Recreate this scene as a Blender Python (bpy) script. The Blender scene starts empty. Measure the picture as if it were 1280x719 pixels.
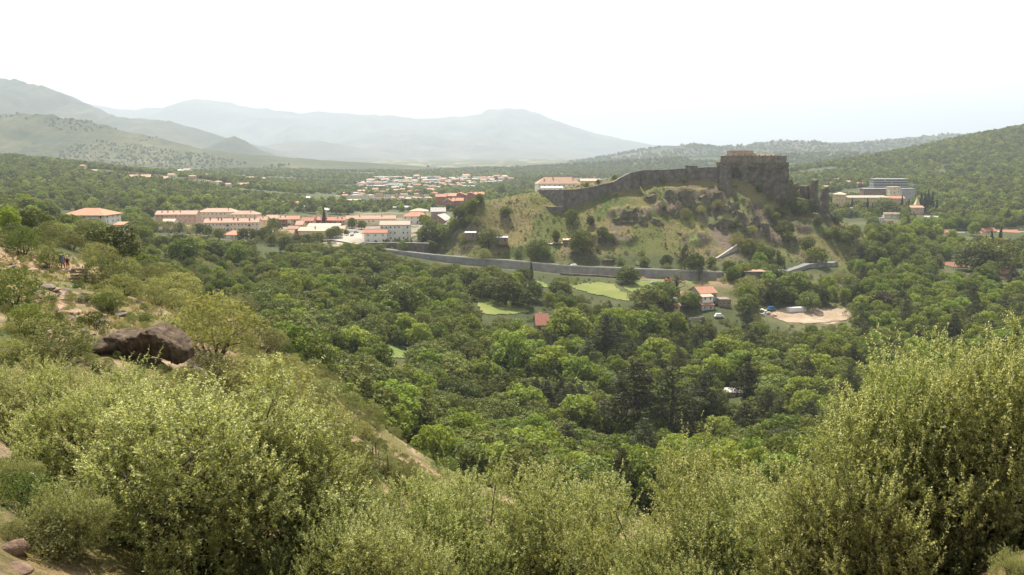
import bpy, bmesh, math, random
import numpy as np
from mathutils import Vector, Matrix

# ------------------------------------------------------------------ camera, sky, sun, exposure
SC = bpy.context.scene
COL = SC.collection
ZC = 100.0
FPX = 1000.0                     # focal length in pixels of the 1280 px wide photograph
PITCH = math.atan((359.5 - 190.0) / FPX)
cd = bpy.data.cameras.new('camera')
cam = bpy.data.objects.new('camera', cd)
COL.objects.link(cam)
cam.location = (0, 0, ZC)
cam.rotation_euler = (math.pi / 2 - PITCH, 0, 0)
cd.sensor_width = 36.0
cd.lens = 36.0 * FPX / 1280.0
cd.clip_start = 0.1
cd.clip_end = 60000
SC.camera = cam

SUN_EL, SUN_AZ = math.radians(60), math.radians(-12)
wd = bpy.data.worlds.new('World')
SC.world = wd
wd.use_nodes = True
nt = wd.node_tree
nt.nodes.clear()
wo = nt.nodes.new('ShaderNodeOutputWorld')
bg = nt.nodes.new('ShaderNodeBackground')
sky = nt.nodes.new('ShaderNodeTexSky')
sky.sky_type = 'NISHITA'
sky.sun_disc = False
sky.sun_elevation = SUN_EL
sky.sun_rotation = SUN_AZ
sky.air_density = 1.0
sky.dust_density = 1.2
sky.ozone_density = 1.0
bg.inputs['Strength'].default_value = 0.12
hsv = nt.nodes.new('ShaderNodeHueSaturation')      # hazy summer sky: little blue left
hsv.inputs['Saturation'].default_value = .26
nt.links.new(sky.outputs[0], hsv.inputs['Color'])
nt.links.new(hsv.outputs[0], bg.inputs['Color'])
nt.links.new(bg.outputs[0], wo.inputs['Surface'])
sd = bpy.data.lights.new('sun', 'SUN')
sd.energy = 5.0
sd.angle = math.radians(0.5)
sd.color = (1.0, 0.94, 0.84)
sun = bpy.data.objects.new('sun', sd)
COL.objects.link(sun)
sdir = Vector((math.sin(SUN_AZ) * math.cos(SUN_EL), math.cos(SUN_AZ) * math.cos(SUN_EL), math.sin(SUN_EL)))
sun.rotation_euler = sdir.to_track_quat('Z', 'Y').to_euler()
sun.location = (0, 0, 400)
SC.view_settings.view_transform = 'Standard'
SC.view_settings.look = 'None'
SC.view_settings.gamma = 1.0
SC.view_settings.use_curve_mapping = False
SC.view_settings.exposure = 1.1
SC.render.engine = 'CYCLES'
cy = SC.cycles
cy.use_denoising = True
cy.max_bounces = 6
cy.diffuse_bounces = 3
cy.glossy_bounces = 2
cy.transmission_bounces = 4
cy.transparent_max_bounces = 8
cy.volume_bounces = 1
cy.use_adaptive_sampling = True
cy.adaptive_threshold = 0.02

RNG = np.random.default_rng(7)
random.seed(7)

# ------------------------------------------------------------------ pixel <-> world
CP, SP = math.cos(PITCH), math.sin(PITCH)
def ray(px, py):
    dx, dy = (px - 640.0) / FPX, -(py - 359.5) / FPX
    return dx, CP + dy * SP, -SP + dy * CP
def W(px, py, Y):
    a, b, c = ray(px, py)
    s = Y / b
    return Vector((a * s, Y, ZC + c * s))
def proj(x, y, z):
    z = z - ZC
    d = y * CP - z * SP
    u = y * SP + z * CP
    return 640 + FPX * x / d, 359.5 - FPX * u / d

# ------------------------------------------------------------------ numpy noise
def _h(ix, iy, iz, s):
    n = (ix * 374761393 + iy * 668265263 + iz * 2147483647 + s * 974634551) & 0xffffffff
    n = ((n ^ (n >> 13)) * 1274126177) & 0xffffffff
    n = (n ^ (n >> 16)) & 0xffffffff
    return n / 4294967295.0
def vnoise(x, y, z=None, s=0):
    x = np.asarray(x, float); y = np.asarray(y, float)
    z = np.zeros_like(x) if z is None else np.asarray(z, float)
    ix, iy, iz = (np.floor(q).astype(np.int64) for q in (x, y, z))
    fx, fy, fz = x - ix, y - iy, z - iz
    fx, fy, fz = (q * q * (3 - 2 * q) for q in (fx, fy, fz))
    r = 0
    for a in (0, 1):
        for b in (0, 1):
            for c in (0, 1):
                r = r + _h(ix + a, iy + b, iz + c, s) * (fx if a else 1 - fx) * (fy if b else 1 - fy) * (fz if c else 1 - fz)
    return r * 2 - 1
def fbm(x, y, z=None, s=0, o=4, ridged=False):
    r, a, t = 0, 1.0, 0
    x = np.asarray(x, float); y = np.asarray(y, float)
    z = np.zeros_like(x) if z is None else np.asarray(z, float)
    for k in range(o):
        n = vnoise(x * 2**k + 13.7 * k, y * 2**k - 7.1 * k, z * 2**k + 3.3 * k, s + k)
        if ridged:
            n = 1 - 2 * np.abs(n)
        r = r + a * n; t += a; a *= 0.5
    return r / t
def sstep(a, b, x):
    t = np.clip((x - a) / (b - a), 0, 1)
    return t * t * (3 - 2 * t)
def inpoly(px, py, poly):
    px = np.asarray(px, float); py = np.asarray(py, float)
    r = np.zeros(px.shape, bool)
    n = len(poly)
    for i in range(n):
        x0, y0 = poly[i]; x1, y1 = poly[(i + 1) % n]
        if y0 == y1: continue
        c = ((y0 > py) != (y1 > py)) & (px < (x1 - x0) * (py - y0) / (y1 - y0) + x0)
        r ^= c
    return r

# ------------------------------------------------------------------ mesh helpers
def link(name, me, parent=None, loc=(0, 0, 0), rz=0.0, mats=()):
    o = bpy.data.objects.new(name, me)
    COL.objects.link(o)
    o.location = loc
    o.rotation_euler = (0, 0, rz)
    if parent is not None: o.parent = parent
    for m in mats: me.materials.append(m)
    return o
def empty(name, loc=(0, 0, 0), rz=0.0):
    o = bpy.data.objects.new(name, None)
    COL.objects.link(o)
    o.location = loc
    o.rotation_euler = (0, 0, rz)
    o.empty_display_size = 0.5
    return o
def tag(o, label=None, cat=None, group=None, kind=None):
    if label: o['label'] = label
    if cat: o['category'] = cat
    if group: o['group'] = group
    if kind: o['kind'] = kind
    return o
def npmesh(name, V, F, mats=(), mi=None, smooth=False):
    """V (n,3), F (m,k) equal sized faces"""
    V = np.ascontiguousarray(V, np.float32); F = np.ascontiguousarray(F, np.int32)
    me = bpy.data.meshes.new(name)
    n, k = F.shape
    me.vertices.add(len(V)); me.loops.add(n * k); me.polygons.add(n)
    me.vertices.foreach_set('co', V.ravel())
    me.loops.foreach_set('vertex_index', F.ravel())
    me.polygons.foreach_set('loop_start', np.arange(0, n * k, k, dtype=np.int32))
    me.polygons.foreach_set('loop_total', np.full(n, k, np.int32))
    if mi is not None: me.polygons.foreach_set('material_index', np.ascontiguousarray(mi, np.int32))
    if smooth: me.polygons.foreach_set('use_smooth', np.ones(n, bool))
    me.update(calc_edges=True)
    for m in mats: me.materials.append(m)
    return me
class MB:
    def __init__(s): s.v = []; s.f = []; s.m = []
    def face(s, pts, m=0):
        i = len(s.v); s.v += [tuple(p) for p in pts]; s.f.append(tuple(range(i, i + len(pts)))); s.m.append(m)
    def box(s, c, d, m=0, rz=0.0, taper=1.0):
        i = len(s.v); ca, sa = math.cos(rz), math.sin(rz)
        for k in range(8):
            x = (d[0] / 2) * (1 if k & 1 else -1); y = (d[1] / 2) * (1 if k & 2 else -1); z = d[2] / 2 * (1 if k & 4 else -1)
            if k & 4: x *= taper; y *= taper
            s.v.append((c[0] + x * ca - y * sa, c[1] + x * sa + y * ca, c[2] + z))
        for q in ((0, 2, 3, 1), (4, 5, 7, 6), (0, 1, 5, 4), (1, 3, 7, 5), (3, 2, 6, 7), (2, 0, 4, 6)):
            s.f.append(tuple(i + a for a in q)); s.m.append(m)
    def tube(s, pts, rad, n=6, m=0, cap=True):
        pts = [Vector(p) for p in pts]; i0 = len(s.v)
        for k, p in enumerate(pts):
            d = (pts[min(k + 1, len(pts) - 1)] - pts[max(k - 1, 0)])
            d = d.normalized() if d.length > 1e-6 else Vector((0, 0, 1))
            a = d.cross(Vector((0, 0, 1)) if abs(d.z) < .9 else Vector((1, 0, 0))).normalized(); b = d.cross(a)
            for q in range(n):
                t = 2 * math.pi * q / n
                s.v.append(tuple(p + (a * math.cos(t) + b * math.sin(t)) * rad[k]))
        for k in range(len(pts) - 1):
            for q in range(n):
                q2 = (q + 1) % n
                s.f.append((i0 + k * n + q, i0 + k * n + q2, i0 + (k + 1) * n + q2, i0 + (k + 1) * n + q)); s.m.append(m)
        if cap:
            s.f.append(tuple(i0 + q for q in reversed(range(n)))); s.m.append(m)
            s.f.append(tuple(i0 + (len(pts) - 1) * n + q for q in range(n))); s.m.append(m)
    def mesh(s, name, mats=(), smooth=False, recalc=False):
        me = bpy.data.meshes.new(name)
        me.from_pydata(s.v, [], s.f)
        for m in mats: me.materials.append(m)
        me.polygons.foreach_set('material_index', s.m)
        if smooth: me.polygons.foreach_set('use_smooth', [True] * len(s.f))
        if recalc:
            bm = bmesh.new(); bm.from_mesh(me)
            bmesh.ops.remove_doubles(bm, verts=bm.verts, dist=1e-4)
            bmesh.ops.recalc_face_normals(bm, faces=bm.faces)
            bm.to_mesh(me); bm.free()
        me.update()
        return me
    def obj(s, name, mats, parent=None, loc=(0, 0, 0), rz=0.0, **k):
        return link(name, s.mesh(name, mats, **k), parent, loc, rz)

# ------------------------------------------------------------------ materials
def newmat(name):
    m = bpy.data.materials.new(name); m.use_nodes = True
    t = m.node_tree; t.nodes.clear()
    out = t.nodes.new('ShaderNodeOutputMaterial')
    return m, t, out
def nd(t, typ, **k):
    n = t.nodes.new(typ)
    for a, b in k.items(): setattr(n, a, b)
    return n
def noise_node(t, scale, detail=5, rough=.6, coord='Object'):
    tc = nd(t, 'ShaderNodeTexCoord')
    n = nd(t, 'ShaderNodeTexNoise'); n.inputs['Scale'].default_value = scale
    n.inputs['Detail'].default_value = detail; n.inputs['Roughness'].default_value = rough
    t.links.new(tc.outputs[coord], n.inputs['Vector'])
    return n
def ramp(t, src, stops):
    r = nd(t, 'ShaderNodeValToRGB'); e = r.color_ramp.elements
    while len(e) < len(stops): e.new(0.5)
    for q, (p, c) in zip(e, stops): q.position = p; q.color = (*c, 1)
    t.links.new(src, r.inputs['Fac'])
    return r
def surf(name, stops, scale=1.0, rough=.85, bump=.3, bscale=None, vary=.15, detail=6, spec=.25, metal=0.0):
    """noise coloured surface; vary = lightness change from object to object"""
    m, t, out = newmat(name)
    b = nd(t, 'ShaderNodeBsdfPrincipled')
    b.inputs['Roughness'].default_value = rough
    b.inputs['Specular IOR Level'].default_value = spec
    b.inputs['Metallic'].default_value = metal
    n = noise_node(t, scale, detail)
    r = ramp(t, n.outputs['Fac'], stops)
    oi = nd(t, 'ShaderNodeObjectInfo')
    mr = nd(t, 'ShaderNodeMapRange'); mr.inputs['To Min'].default_value = 1 - vary; mr.inputs['To Max'].default_value = 1 + vary
    t.links.new(oi.outputs['Random'], mr.inputs['Value'])
    hs = nd(t, 'ShaderNodeHueSaturation')
    t.links.new(mr.outputs[0], hs.inputs['Value']); t.links.new(r.outputs['Color'], hs.inputs['Color'])
    t.links.new(hs.outputs['Color'], b.inputs['Base Color'])
    if bump:
        n2 = noise_node(t, bscale or scale * 4, 6, .7)
        bp = nd(t, 'ShaderNodeBump'); bp.inputs['Strength'].default_value = bump; bp.inputs['Distance'].default_value = 1.0 / (bscale or scale * 4)
        t.links.new(n2.outputs['Fac'], bp.inputs['Height']); t.links.new(bp.outputs[0], b.inputs['Normal'])
    t.links.new(b.outputs[0], out.inputs['Surface'])
    return m
def leafmat(name, dark, light, trans=.35, tcol=None, rough=.65, ovary=.42, spec=.14):
    m, t, out = newmat(name)
    g = nd(t, 'ShaderNodeNewGeometry'); oi = nd(t, 'ShaderNodeObjectInfo')
    mx = nd(t, 'ShaderNodeMix', data_type='RGBA')
    mx.inputs['A'].default_value = (*dark, 1); mx.inputs['B'].default_value = (*light, 1)
    t.links.new(g.outputs['Random Per Island'], mx.inputs['Factor'])
    hs = nd(t, 'ShaderNodeHueSaturation')
    mr = nd(t, 'ShaderNodeMapRange'); mr.inputs['To Min'].default_value = 1 - ovary; mr.inputs['To Max'].default_value = 1 + ovary
    t.links.new(oi.outputs['Random'], mr.inputs['Value']); t.links.new(mr.outputs[0], hs.inputs['Value'])
    wn = nd(t, 'ShaderNodeTexWhiteNoise', noise_dimensions='1D'); t.links.new(oi.outputs['Random'], wn.inputs['W'])
    mh = nd(t, 'ShaderNodeMapRange'); mh.inputs['To Min'].default_value = .488; mh.inputs['To Max'].default_value = .522
    t.links.new(wn.outputs['Value'], mh.inputs['Value']); t.links.new(mh.outputs[0], hs.inputs['Hue'])
    t.links.new(mx.outputs['Result'], hs.inputs['Color'])
    b = nd(t, 'ShaderNodeBsdfPrincipled'); b.inputs['Roughness'].default_value = rough
    b.inputs['Specular IOR Level'].default_value = spec
    t.links.new(hs.outputs['Color'], b.inputs['Base Color'])
    tr = nd(t, 'ShaderNodeBsdfTranslucent')
    mm = nd(t, 'ShaderNodeMix', data_type='RGBA', blend_type='MULTIPLY'); mm.inputs['Factor'].default_value = 1
    mm.inputs['B'].default_value = (*(tcol or (1.5, 1.5, .7)), 1)
    t.links.new(hs.outputs['Color'], mm.inputs['A']); t.links.new(mm.outputs['Result'], tr.inputs['Color'])
    ms = nd(t, 'ShaderNodeMixShader'); ms.inputs['Fac'].default_value = trans
    t.links.new(b.outputs[0], ms.inputs[1]); t.links.new(tr.outputs[0], ms.inputs[2])
    t.links.new(ms.outputs[0], out.inputs['Surface'])
    return m
def roofmat(name, a, b_, c):
    m, t, out = newmat(name)
    b = nd(t, 'ShaderNodeBsdfPrincipled'); b.inputs['Roughness'].default_value = .8
    n = noise_node(t, 1.6, 8, .75)
    r = ramp(t, n.outputs['Fac'], [(.3, a), (.5, b_), (.7, c)])
    oi = nd(t, 'ShaderNodeObjectInfo')
    mr = nd(t, 'ShaderNodeMapRange'); mr.inputs['To Min'].default_value = .85; mr.inputs['To Max'].default_value = 1.15
    t.links.new(oi.outputs['Random'], mr.inputs['Value'])
    hs = nd(t, 'ShaderNodeHueSaturation'); t.links.new(mr.outputs[0], hs.inputs['Value'])
    t.links.new(r.outputs[0], hs.inputs['Color']); t.links.new(hs.outputs[0], b.inputs['Base Color'])
    tc = nd(t, 'ShaderNodeTexCoord'); wv = nd(t, 'ShaderNodeTexWave'); wv.inputs['Scale'].default_value = 1.5; wv.inputs['Distortion'].default_value = .6
    t.links.new(tc.outputs['Object'], wv.inputs['Vector'])
    bp = nd(t, 'ShaderNodeBump'); bp.inputs['Strength'].default_value = .5; bp.inputs['Distance'].default_value = .12
    t.links.new(wv.outputs['Fac'], bp.inputs['Height']); t.links.new(bp.outputs[0], b.inputs['Normal'])
    t.links.new(b.outputs[0], out.inputs['Surface'])
    return m

M = {}
M['roof_orange'] = roofmat('roof_orange', (.28, .115, .058), (.38, .17, .088), (.47, .24, .135))
M['roof_salmon'] = roofmat('roof_salmon', (.30, .165, .11), (.39, .23, .155), (.47, .31, .22))
M['roof_pale'] = roofmat('roof_pale', (.36, .265, .19), (.45, .34, .25), (.53, .42, .32))
M['roof_red'] = roofmat('roof_red', (.24, .09, .05), (.34, .13, .075), (.42, .19, .11))
M['roof_brown'] = roofmat('roof_brown', (.24, .13, .075), (.33, .19, .11), (.40, .26, .16))
M['roof_slate'] = roofmat('roof_slate', (.24, .22, .20), (.36, .33, .30), (.46, .43, .39))
M['roof_white'] = surf('roof_white', [(.3, (.42, .42, .42)), (.7, (.58, .58, .57))], .3, .6, .1)
M['roof_grey'] = surf('roof_grey', [(.3, (.28, .29, .31)), (.7, (.45, .46, .48))], .3, .6, .1)
def wallmat(name, c):
    d = tuple(q * .72 for q in c); l = tuple(min(.85, q * 1.12) for q in c)
    return surf(name, [(.28, d), (.5, c), (.75, l)], .45, .9, .25, 6, .07)
M['wall_white'] = wallmat('wall_white', (.80, .75, .64))
M['wall_cream'] = wallmat('wall_cream', (.70, .60, .42))
M['wall_yellow'] = wallmat('wall_yellow', (.60, .47, .25))
M['wall_beige'] = wallmat('wall_beige', (.66, .55, .42))
M['wall_salmon'] = wallmat('wall_salmon', (.56, .38, .28))
M['wall_brick'] = wallmat('wall_brick', (.36, .17, .12))
M['wall_grey'] = wallmat('wall_grey', (.40, .38, .35))
M['wall_brown'] = wallmat('wall_brown', (.25, .18, .13))
M['stone'] = surf('stone', [(.25, (.075, .062, .05)), (.5, (.15, .127, .105)), (.75, (.25, .215, .175))], .35, .92, .8, 1.6, .1, 9)
M['stone_keep'] = surf('stone_keep', [(.25, (.10, .078, .055)), (.5, (.20, .16, .118)), (.75, (.31, .255, .19))], .5, .92, .8, 2.2, .08, 10)
M['stone_pale'] = surf('stone_pale', [(.25, (.30, .27, .23)), (.5, (.40, .37, .32)), (.75, (.50, .47, .41))], .8, .9, .5, 3, .12, 9)
M['stone_warm'] = surf('stone_warm', [(.25, (.18, .13, .09)), (.5, (.30, .22, .15)), (.75, (.42, .33, .23))], .6, .92, .6, 2.0, .1, 9)
M['concrete'] = surf('concrete', [(.25, (.13, .13, .122)), (.5, (.22, .215, .20)), (.75, (.31, .295, .27))], .22, .9, .3, 3, .05, 9)
M['frame_white'] = surf('frame_white', [(.3, (.55, .54, .5)), (.7, (.7, .69, .66))], 2, .6, 0)
M['shutter_brown'] = surf('shutter_brown', [(.3, (.10, .055, .03)), (.7, (.17, .10, .06))], 2, .7, 0)
M['shutter_grey'] = surf('shutter_grey', [(.3, (.14, .17, .19)), (.7, (.22, .26, .28))], 2, .7, 0)
M['glass'] = surf('glass', [(.3, (.015, .018, .022)), (.7, (.04, .045, .05))], 1, .15, 0, spec=.6)
M['asphalt'] = surf('asphalt', [(.3, (.13, .125, .12)), (.7, (.22, .21, .20))], .8, .9, .3, 8)
M['pale_ground'] = surf('pale_ground', [(.3, (.25, .215, .17)), (.7, (.36, .315, .26))], .15, .9, .3, 2)
M['dirt'] = surf('dirt', [(.25, (.20, .14, .088)), (.5, (.30, .225, .15)), (.75, (.40, .32, .23))], .12, .95, .6, .8, 0, 9)
M['field'] = surf('field', [(.25, (.095, .122, .026)), (.5, (.145, .165, .038)), (.75, (.205, .195, .062))], .06, .95, .6, 1.2, .08, 9)
M['field_green'] = surf('field_green', [(.25, (.075, .115, .022)), (.5, (.118, .155, .034)), (.75, (.17, .18, .055))], .08, .95, .6, 1.2, .08, 9)
M['metal_white'] = surf('metal_white', [(.3, (.72, .72, .72)), (.7, (.8, .8, .8))], 1, .35, 0, spec=.5)
M['metal_dark'] = surf('metal_dark', [(.3, (.03, .03, .035)), (.7, (.06, .06, .07))], 1, .4, 0, spec=.5)
M['car_white'] = surf('car_white', [(.3, (.74, .74, .73)), (.7, (.8, .8, .8))], .5, .3, 0, vary=.04, spec=.5)
M['car_grey'] = surf('car_grey', [(.3, (.22, .23, .25)), (.7, (.3, .31, .33))], .5, .3, 0, spec=.5)
M['car_blue'] = surf('car_blue', [(.3, (.03, .13, .26)), (.7, (.05, .19, .34))], .5, .35, 0, spec=.5)
M['car_red'] = surf('car_red', [(.3, (.35, .05, .03)), (.7, (.48, .09, .05))], .5, .4, 0, spec=.5)
M['tyre'] = surf('tyre', [(.3, (.015, .015, .015)), (.7, (.03, .03, .03))], 4, .9, 0)
M['bark'] = surf('bark', [(.3, (.05, .035, .025)), (.7, (.13, .10, .075))], 3, .95, .8, 9)
M['bark_pine'] = surf('bark_pine', [(.3, (.07, .05, .04)), (.7, (.17, .12, .09))], 3, .95, .8, 9)
M['rock'] = surf('rock', [(.22, (.07, .055, .045)), (.45, (.17, .135, .105)), (.62, (.29, .24, .19)), (.8, (.42, .36, .29))], .9, .95, 1.0, 3.5, .12, 10)
M['rock_red'] = surf('rock_red', [(.22, (.12, .075, .05)), (.45, (.27, .17, .11)), (.62, (.40, .28, .20)), (.8, (.52, .42, .33))], 1.2, .95, 1.0, 5, .15, 10)
M['crag'] = surf('crag', [(.25, (.055, .044, .034)), (.42, (.13, .102, .076)), (.58, (.22, .175, .125)), (.75, (.32, .255, .18))], .22, .95, 1.0, .7, .12, 11)
M['river_stone'] = surf('river_stone', [(.3, (.34, .32, .29)), (.7, (.58, .56, .52))], 1.2, .9, .4, 4)
M['water'] = surf('water', [(.3, (.05, .06, .045)), (.7, (.10, .11, .08))], .4, .08, .15, 2.0, 0, spec=.5)
# foliage
def crag_mat():
    """broken rock with turf and lichen on its ledges"""
    m = surf('crag', [(.25, (.050, .039, .030)), (.42, (.115, .090, .066)), (.58, (.195, .155, .112)), (.75, (.29, .235, .165))], .25, .95, 1.0, .9, .10, 11)
    t = m.node_tree; b = next(n for n in t.nodes if n.type == 'BSDF_PRINCIPLED'); old = b.inputs['Base Color'].links[0].from_socket
    g = nd(t, 'ShaderNodeNewGeometry'); sx = nd(t, 'ShaderNodeSeparateXYZ'); t.links.new(g.outputs['Normal'], sx.inputs[0])
    n = noise_node(t, .5, 6); ad = nd(t, 'ShaderNodeMath', operation='ADD'); t.links.new(sx.outputs['Z'], ad.inputs[0]); t.links.new(n.outputs['Fac'], ad.inputs[1])
    r = ramp(t, ad.outputs[0], [(.0, (0, 0, 0)), (1.0, (1, 1, 1))]); r.color_ramp.elements[0].position = .88; r.color_ramp.elements[1].position = .99
    mr = nd(t, 'ShaderNodeMapRange'); mr.inputs['From Min'].default_value = .80; mr.inputs['From Max'].default_value = 1.15
    t.links.new(ad.outputs[0], mr.inputs['Value'])
    mx = nd(t, 'ShaderNodeMix', data_type='RGBA'); mx.inputs['B'].default_value = (.105, .112, .036, 1)
    t.links.new(mr.outputs[0], mx.inputs['Factor']); t.links.new(old, mx.inputs['A']); t.links.new(mx.outputs['Result'], b.inputs['Base Color'])
    t.nodes.remove(r)
    return m
M['crag'] = crag_mat()
M['leaf_oak'] = leafmat('leaf_oak', (.070, .086, .020), (.172, .184, .046), .26)
M['leaf_broad'] = leafmat('leaf_broad', (.098, .128, .021), (.215, .242, .050), .36)
M['leaf_pine'] = leafmat('leaf_pine', (.036, .043, .016), (.088, .092, .034), .22)
M['leaf_olive'] = leafmat('leaf_olive', (.115, .120, .044), (.225, .222, .090), .36)
M['leaf_bush'] = leafmat('leaf_bush', (.062, .082, .020), (.135, .155, .042), .36)
M['leaf_cypress'] = leafmat('leaf_cypress', (.018, .028, .012), (.04, .055, .022), .12)
M['leaf_purple'] = leafmat('leaf_purple', (.045, .035, .022), (.10, .07, .04), .22, (1.3, 1.1, .9))
M['leaf_near'] = leafmat('leaf_near', (.082, .096, .034), (.345, .360, .150), .42, ovary=.12, spec=.3, rough=.5)
M['blossom'] = leafmat('blossom', (.50, .48, .20), (.74, .70, .36), .40, (1.05, 1.05, .85), ovary=.06)
M['straw'] = leafmat('straw', (.16, .15, .055), (.36, .30, .14), .3, (1.2, 1.15, .8), ovary=.1)
# ------------------------------------------------------------------ terrain height function
VIS = [  # ground seen in the photograph: px, py, distance
 (10,690,13),(5,600,20),(0,560,24),(60,440,45),(70,400,55),(95,352,82),(20,340,85),(10,300,110),(-100,300,110),(150,370,75),(170,445,42),
 (290,440,55),(230,390,85),(300,400,110),(400,540,72),(470,600,62),(520,590,66),
 (600,382,415),(640,388,410),(620,374,432),(745,364,455),(770,374,440),(720,357,470),(800,356,475),
 (875,381,440),(845,393,432),(1010,396,440),(960,391,442),(1050,391,445),
 (600,300,562),(600,278,572),(590,253,588),(610,251,594),(640,247,596),(670,244,598),(685,262,582),(640,275,572),(660,310,543),
 (720,263,579),(745,258,582),(800,241,592),(840,236,596),(875,231,597),(912,233,598),
 (700,300,552),(720,318,532),(800,300,545),(760,280,562),(800,270,567),(840,255,582),(850,285,560),(880,262,580),(880,290,558),(880,322,530),(920,305,548),
 (820,322,527),(940,300,553),(915,225,604),(932,231,601),(948,242,599),(966,254,598),(985,262,600),(1000,270,592),(1030,270,596),(1040,290,578),(960,322,538),(1040,318,556),(1000,300,560),(1075,297,582),(1060,327,560),(1000,332,520),
 (0,197,1400),(100,210,1350),(200,223,1300),(300,229,1350),(170,226,1150),(0,236,900),(100,252,800),(200,262,790),(300,268,800),(219,289,690),(270,286,730),(304,285,700),(340,282,690),(420,281,710),(300,292,625),(240,294,650),(350,294,620),(400,300,585),(440,300,575),(490,303,590),
 (340,266,850),(400,254,1050),(450,244,1400),(550,239,1700),(620,238,1500),(460,284,655),(520,281,640),(550,286,600),(560,310,575),
 (1100,293,700),(1200,294,720),(1200,334,590),(1260,352,520),(1100,352,520),(1100,260,950),(1050,262,930),(1150,269,900),(1280,275,850),(1280,243,1050),(1200,243,1100),(1100,229,1300),
 (1280,204,1500),(1200,213,1500),(1280,160,2050),(1200,176,2050),(1240,166,2050),(1150,186,2000),(1100,197,1950),(1040,204,1850),(1000,211,1800),
]
HID = [  # ground hidden in the photograph: px, distance, height
 (0,1,98.3),(640,1,98.3),(1280,1,98.3),(-200,6,97.2),(0,6,95.9),(200,6,95.3),(400,6,95),(640,6,94.8),(1000,6,95.6),(1280,6,96.3),(1500,6,97),
 (-200,12,95.0),(150,12,92.2),(300,12,91.6),(640,12,91),(1000,12,91.5),(1280,12,93),(1500,12,95),(-200,20,94),(200,20,90),(400,20,87.5),(640,20,86),(900,20,86),(1280,20,89),(1500,20,91),
 (200,40,88.4),(400,40,80),(0,35,90),(640,40,75.5),(900,40,75),(1280,40,81),(1500,40,86),(-200,60,92),(350,75,78),(640,60,66),(800,60,64),(1000,60,66),(1280,60,72),(1500,60,80),
 (640,90,53),(850,90,51),(1280,90,58),
 (-200,110,91),(-100,150,86),(0,150,86),(60,150,84),(150,150,79),(250,150,70),(350,150,58),(450,150,45),(550,150,37),(640,150,31),(800,150,29),(1000,150,31),(1280,150,40),(1500,150,52),
 (-100,220,82),(0,220,79),(100,220,71),(200,220,60),(300,220,48),(400,220,35),(500,220,23),(600,220,15),(700,220,9),(800,220,7),(1000,220,9),(1150,220,13),(1280,220,20),(1500,220,36),
 (-100,300,76),(0,300,72),(100,300,64),(200,300,51),(300,300,41),(400,300,30),(500,300,20),(600,300,11),(700,300,5.5),(780,300,4),(900,300,6),(1000,300,8),(1280,300,15),(1500,300,28),
 (-100,380,74),(0,380,70),(108,380,62),(200,380,48),(300,380,39),(400,380,31),(500,380,24),(600,380,17),(700,380,10),(800,380,7),(870,380,4.5),(1000,380,7),(1150,380,10),(1280,380,13),(1500,380,24),
 (200,480,44),(300,480,37),(400,480,32),(480,480,27),(0,480,66),(100,480,56),(700,480,22),(640,480,23),(560,480,25),(640,430,21),(700,430,18),(800,430,17.5),
 (600,680,42),(640,700,40),(680,640,64),(700,620,71),(760,606,78),(830,613,81),(900,614,86),(940,618,88),(780,640,72),(850,660,68),(720,660,64),(750,730,42),(850,750,42),(950,740,38),(950,680,58),(1050,680,34),(1000,640,56),(1090,640,30),
 (800,900,32),(950,1000,32),(900,1250,36),(850,1600,38),(650,900,34),(750,1100,32),(400,1700,30),(600,2100,30),(300,2000,40),(450,2100,30),(700,2000,32),(500,2600,30),(640,3000,30),
 (0,1900,75),(-200,1400,110),(-200,1900,110),(-200,900,80),(1280,2700,150),(1500,2050,230),(1500,1200,95),(1500,800,50),(1400,2050,190),(1100,2700,80),(950,2200,40),(1000,2800,60),
 (-300,3500,60),(0,3500,45),(300,3500,30),(640,3500,28),(900,3500,35),(1280,3500,120),(1500,3500,160),(-300,9000,40),(640,9000,32),(1500,9000,60),(-300,18000,60),(640,18000,60),(1500,18000,60),
]
_c = []
for px, py, Y in VIS:
    p = W(px, py, Y); _c.append((p.x, p.y, p.z))
for px, Y, z in HID:
    p = W(px, 300, Y); _c.append((p.x, p.y, z))
_c = np.array(_c)
def _uv(x, y):
    return np.clip(np.arctan2(x, y), -.86, .86), np.log(np.maximum(np.hypot(x, y), .6))
_cu, _cv = _uv(_c[:, 0], _c[:, 1])
EPS2 = .018 ** 2
_A = np.sqrt((_cu[:, None] - _cu) ** 2 + (_cv[:, None] - _cv) ** 2 + EPS2)
_n = len(_c)
_S = np.zeros((_n + 1, _n + 1)); _S[:_n, :_n] = _A - np.eye(_n) * 1e-3; _S[:_n, _n] = 1; _S[_n, :_n] = 1
_w = np.linalg.solve(_S, np.append(_c[:, 2], 0))
def rbf(x, y):
    u, v = _uv(x, y); sh = u.shape; u = u.ravel(); v = v.ravel(); r = np.empty(u.size)
    for a in range(0, u.size, 20000):
        b = slice(a, a + 20000)
        r[b] = np.sqrt((u[b, None] - _cu) ** 2 + (v[b, None] - _cv) ** 2 + EPS2) @ _w[:_n] + _w[_n]
    return r.reshape(sh)

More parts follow.
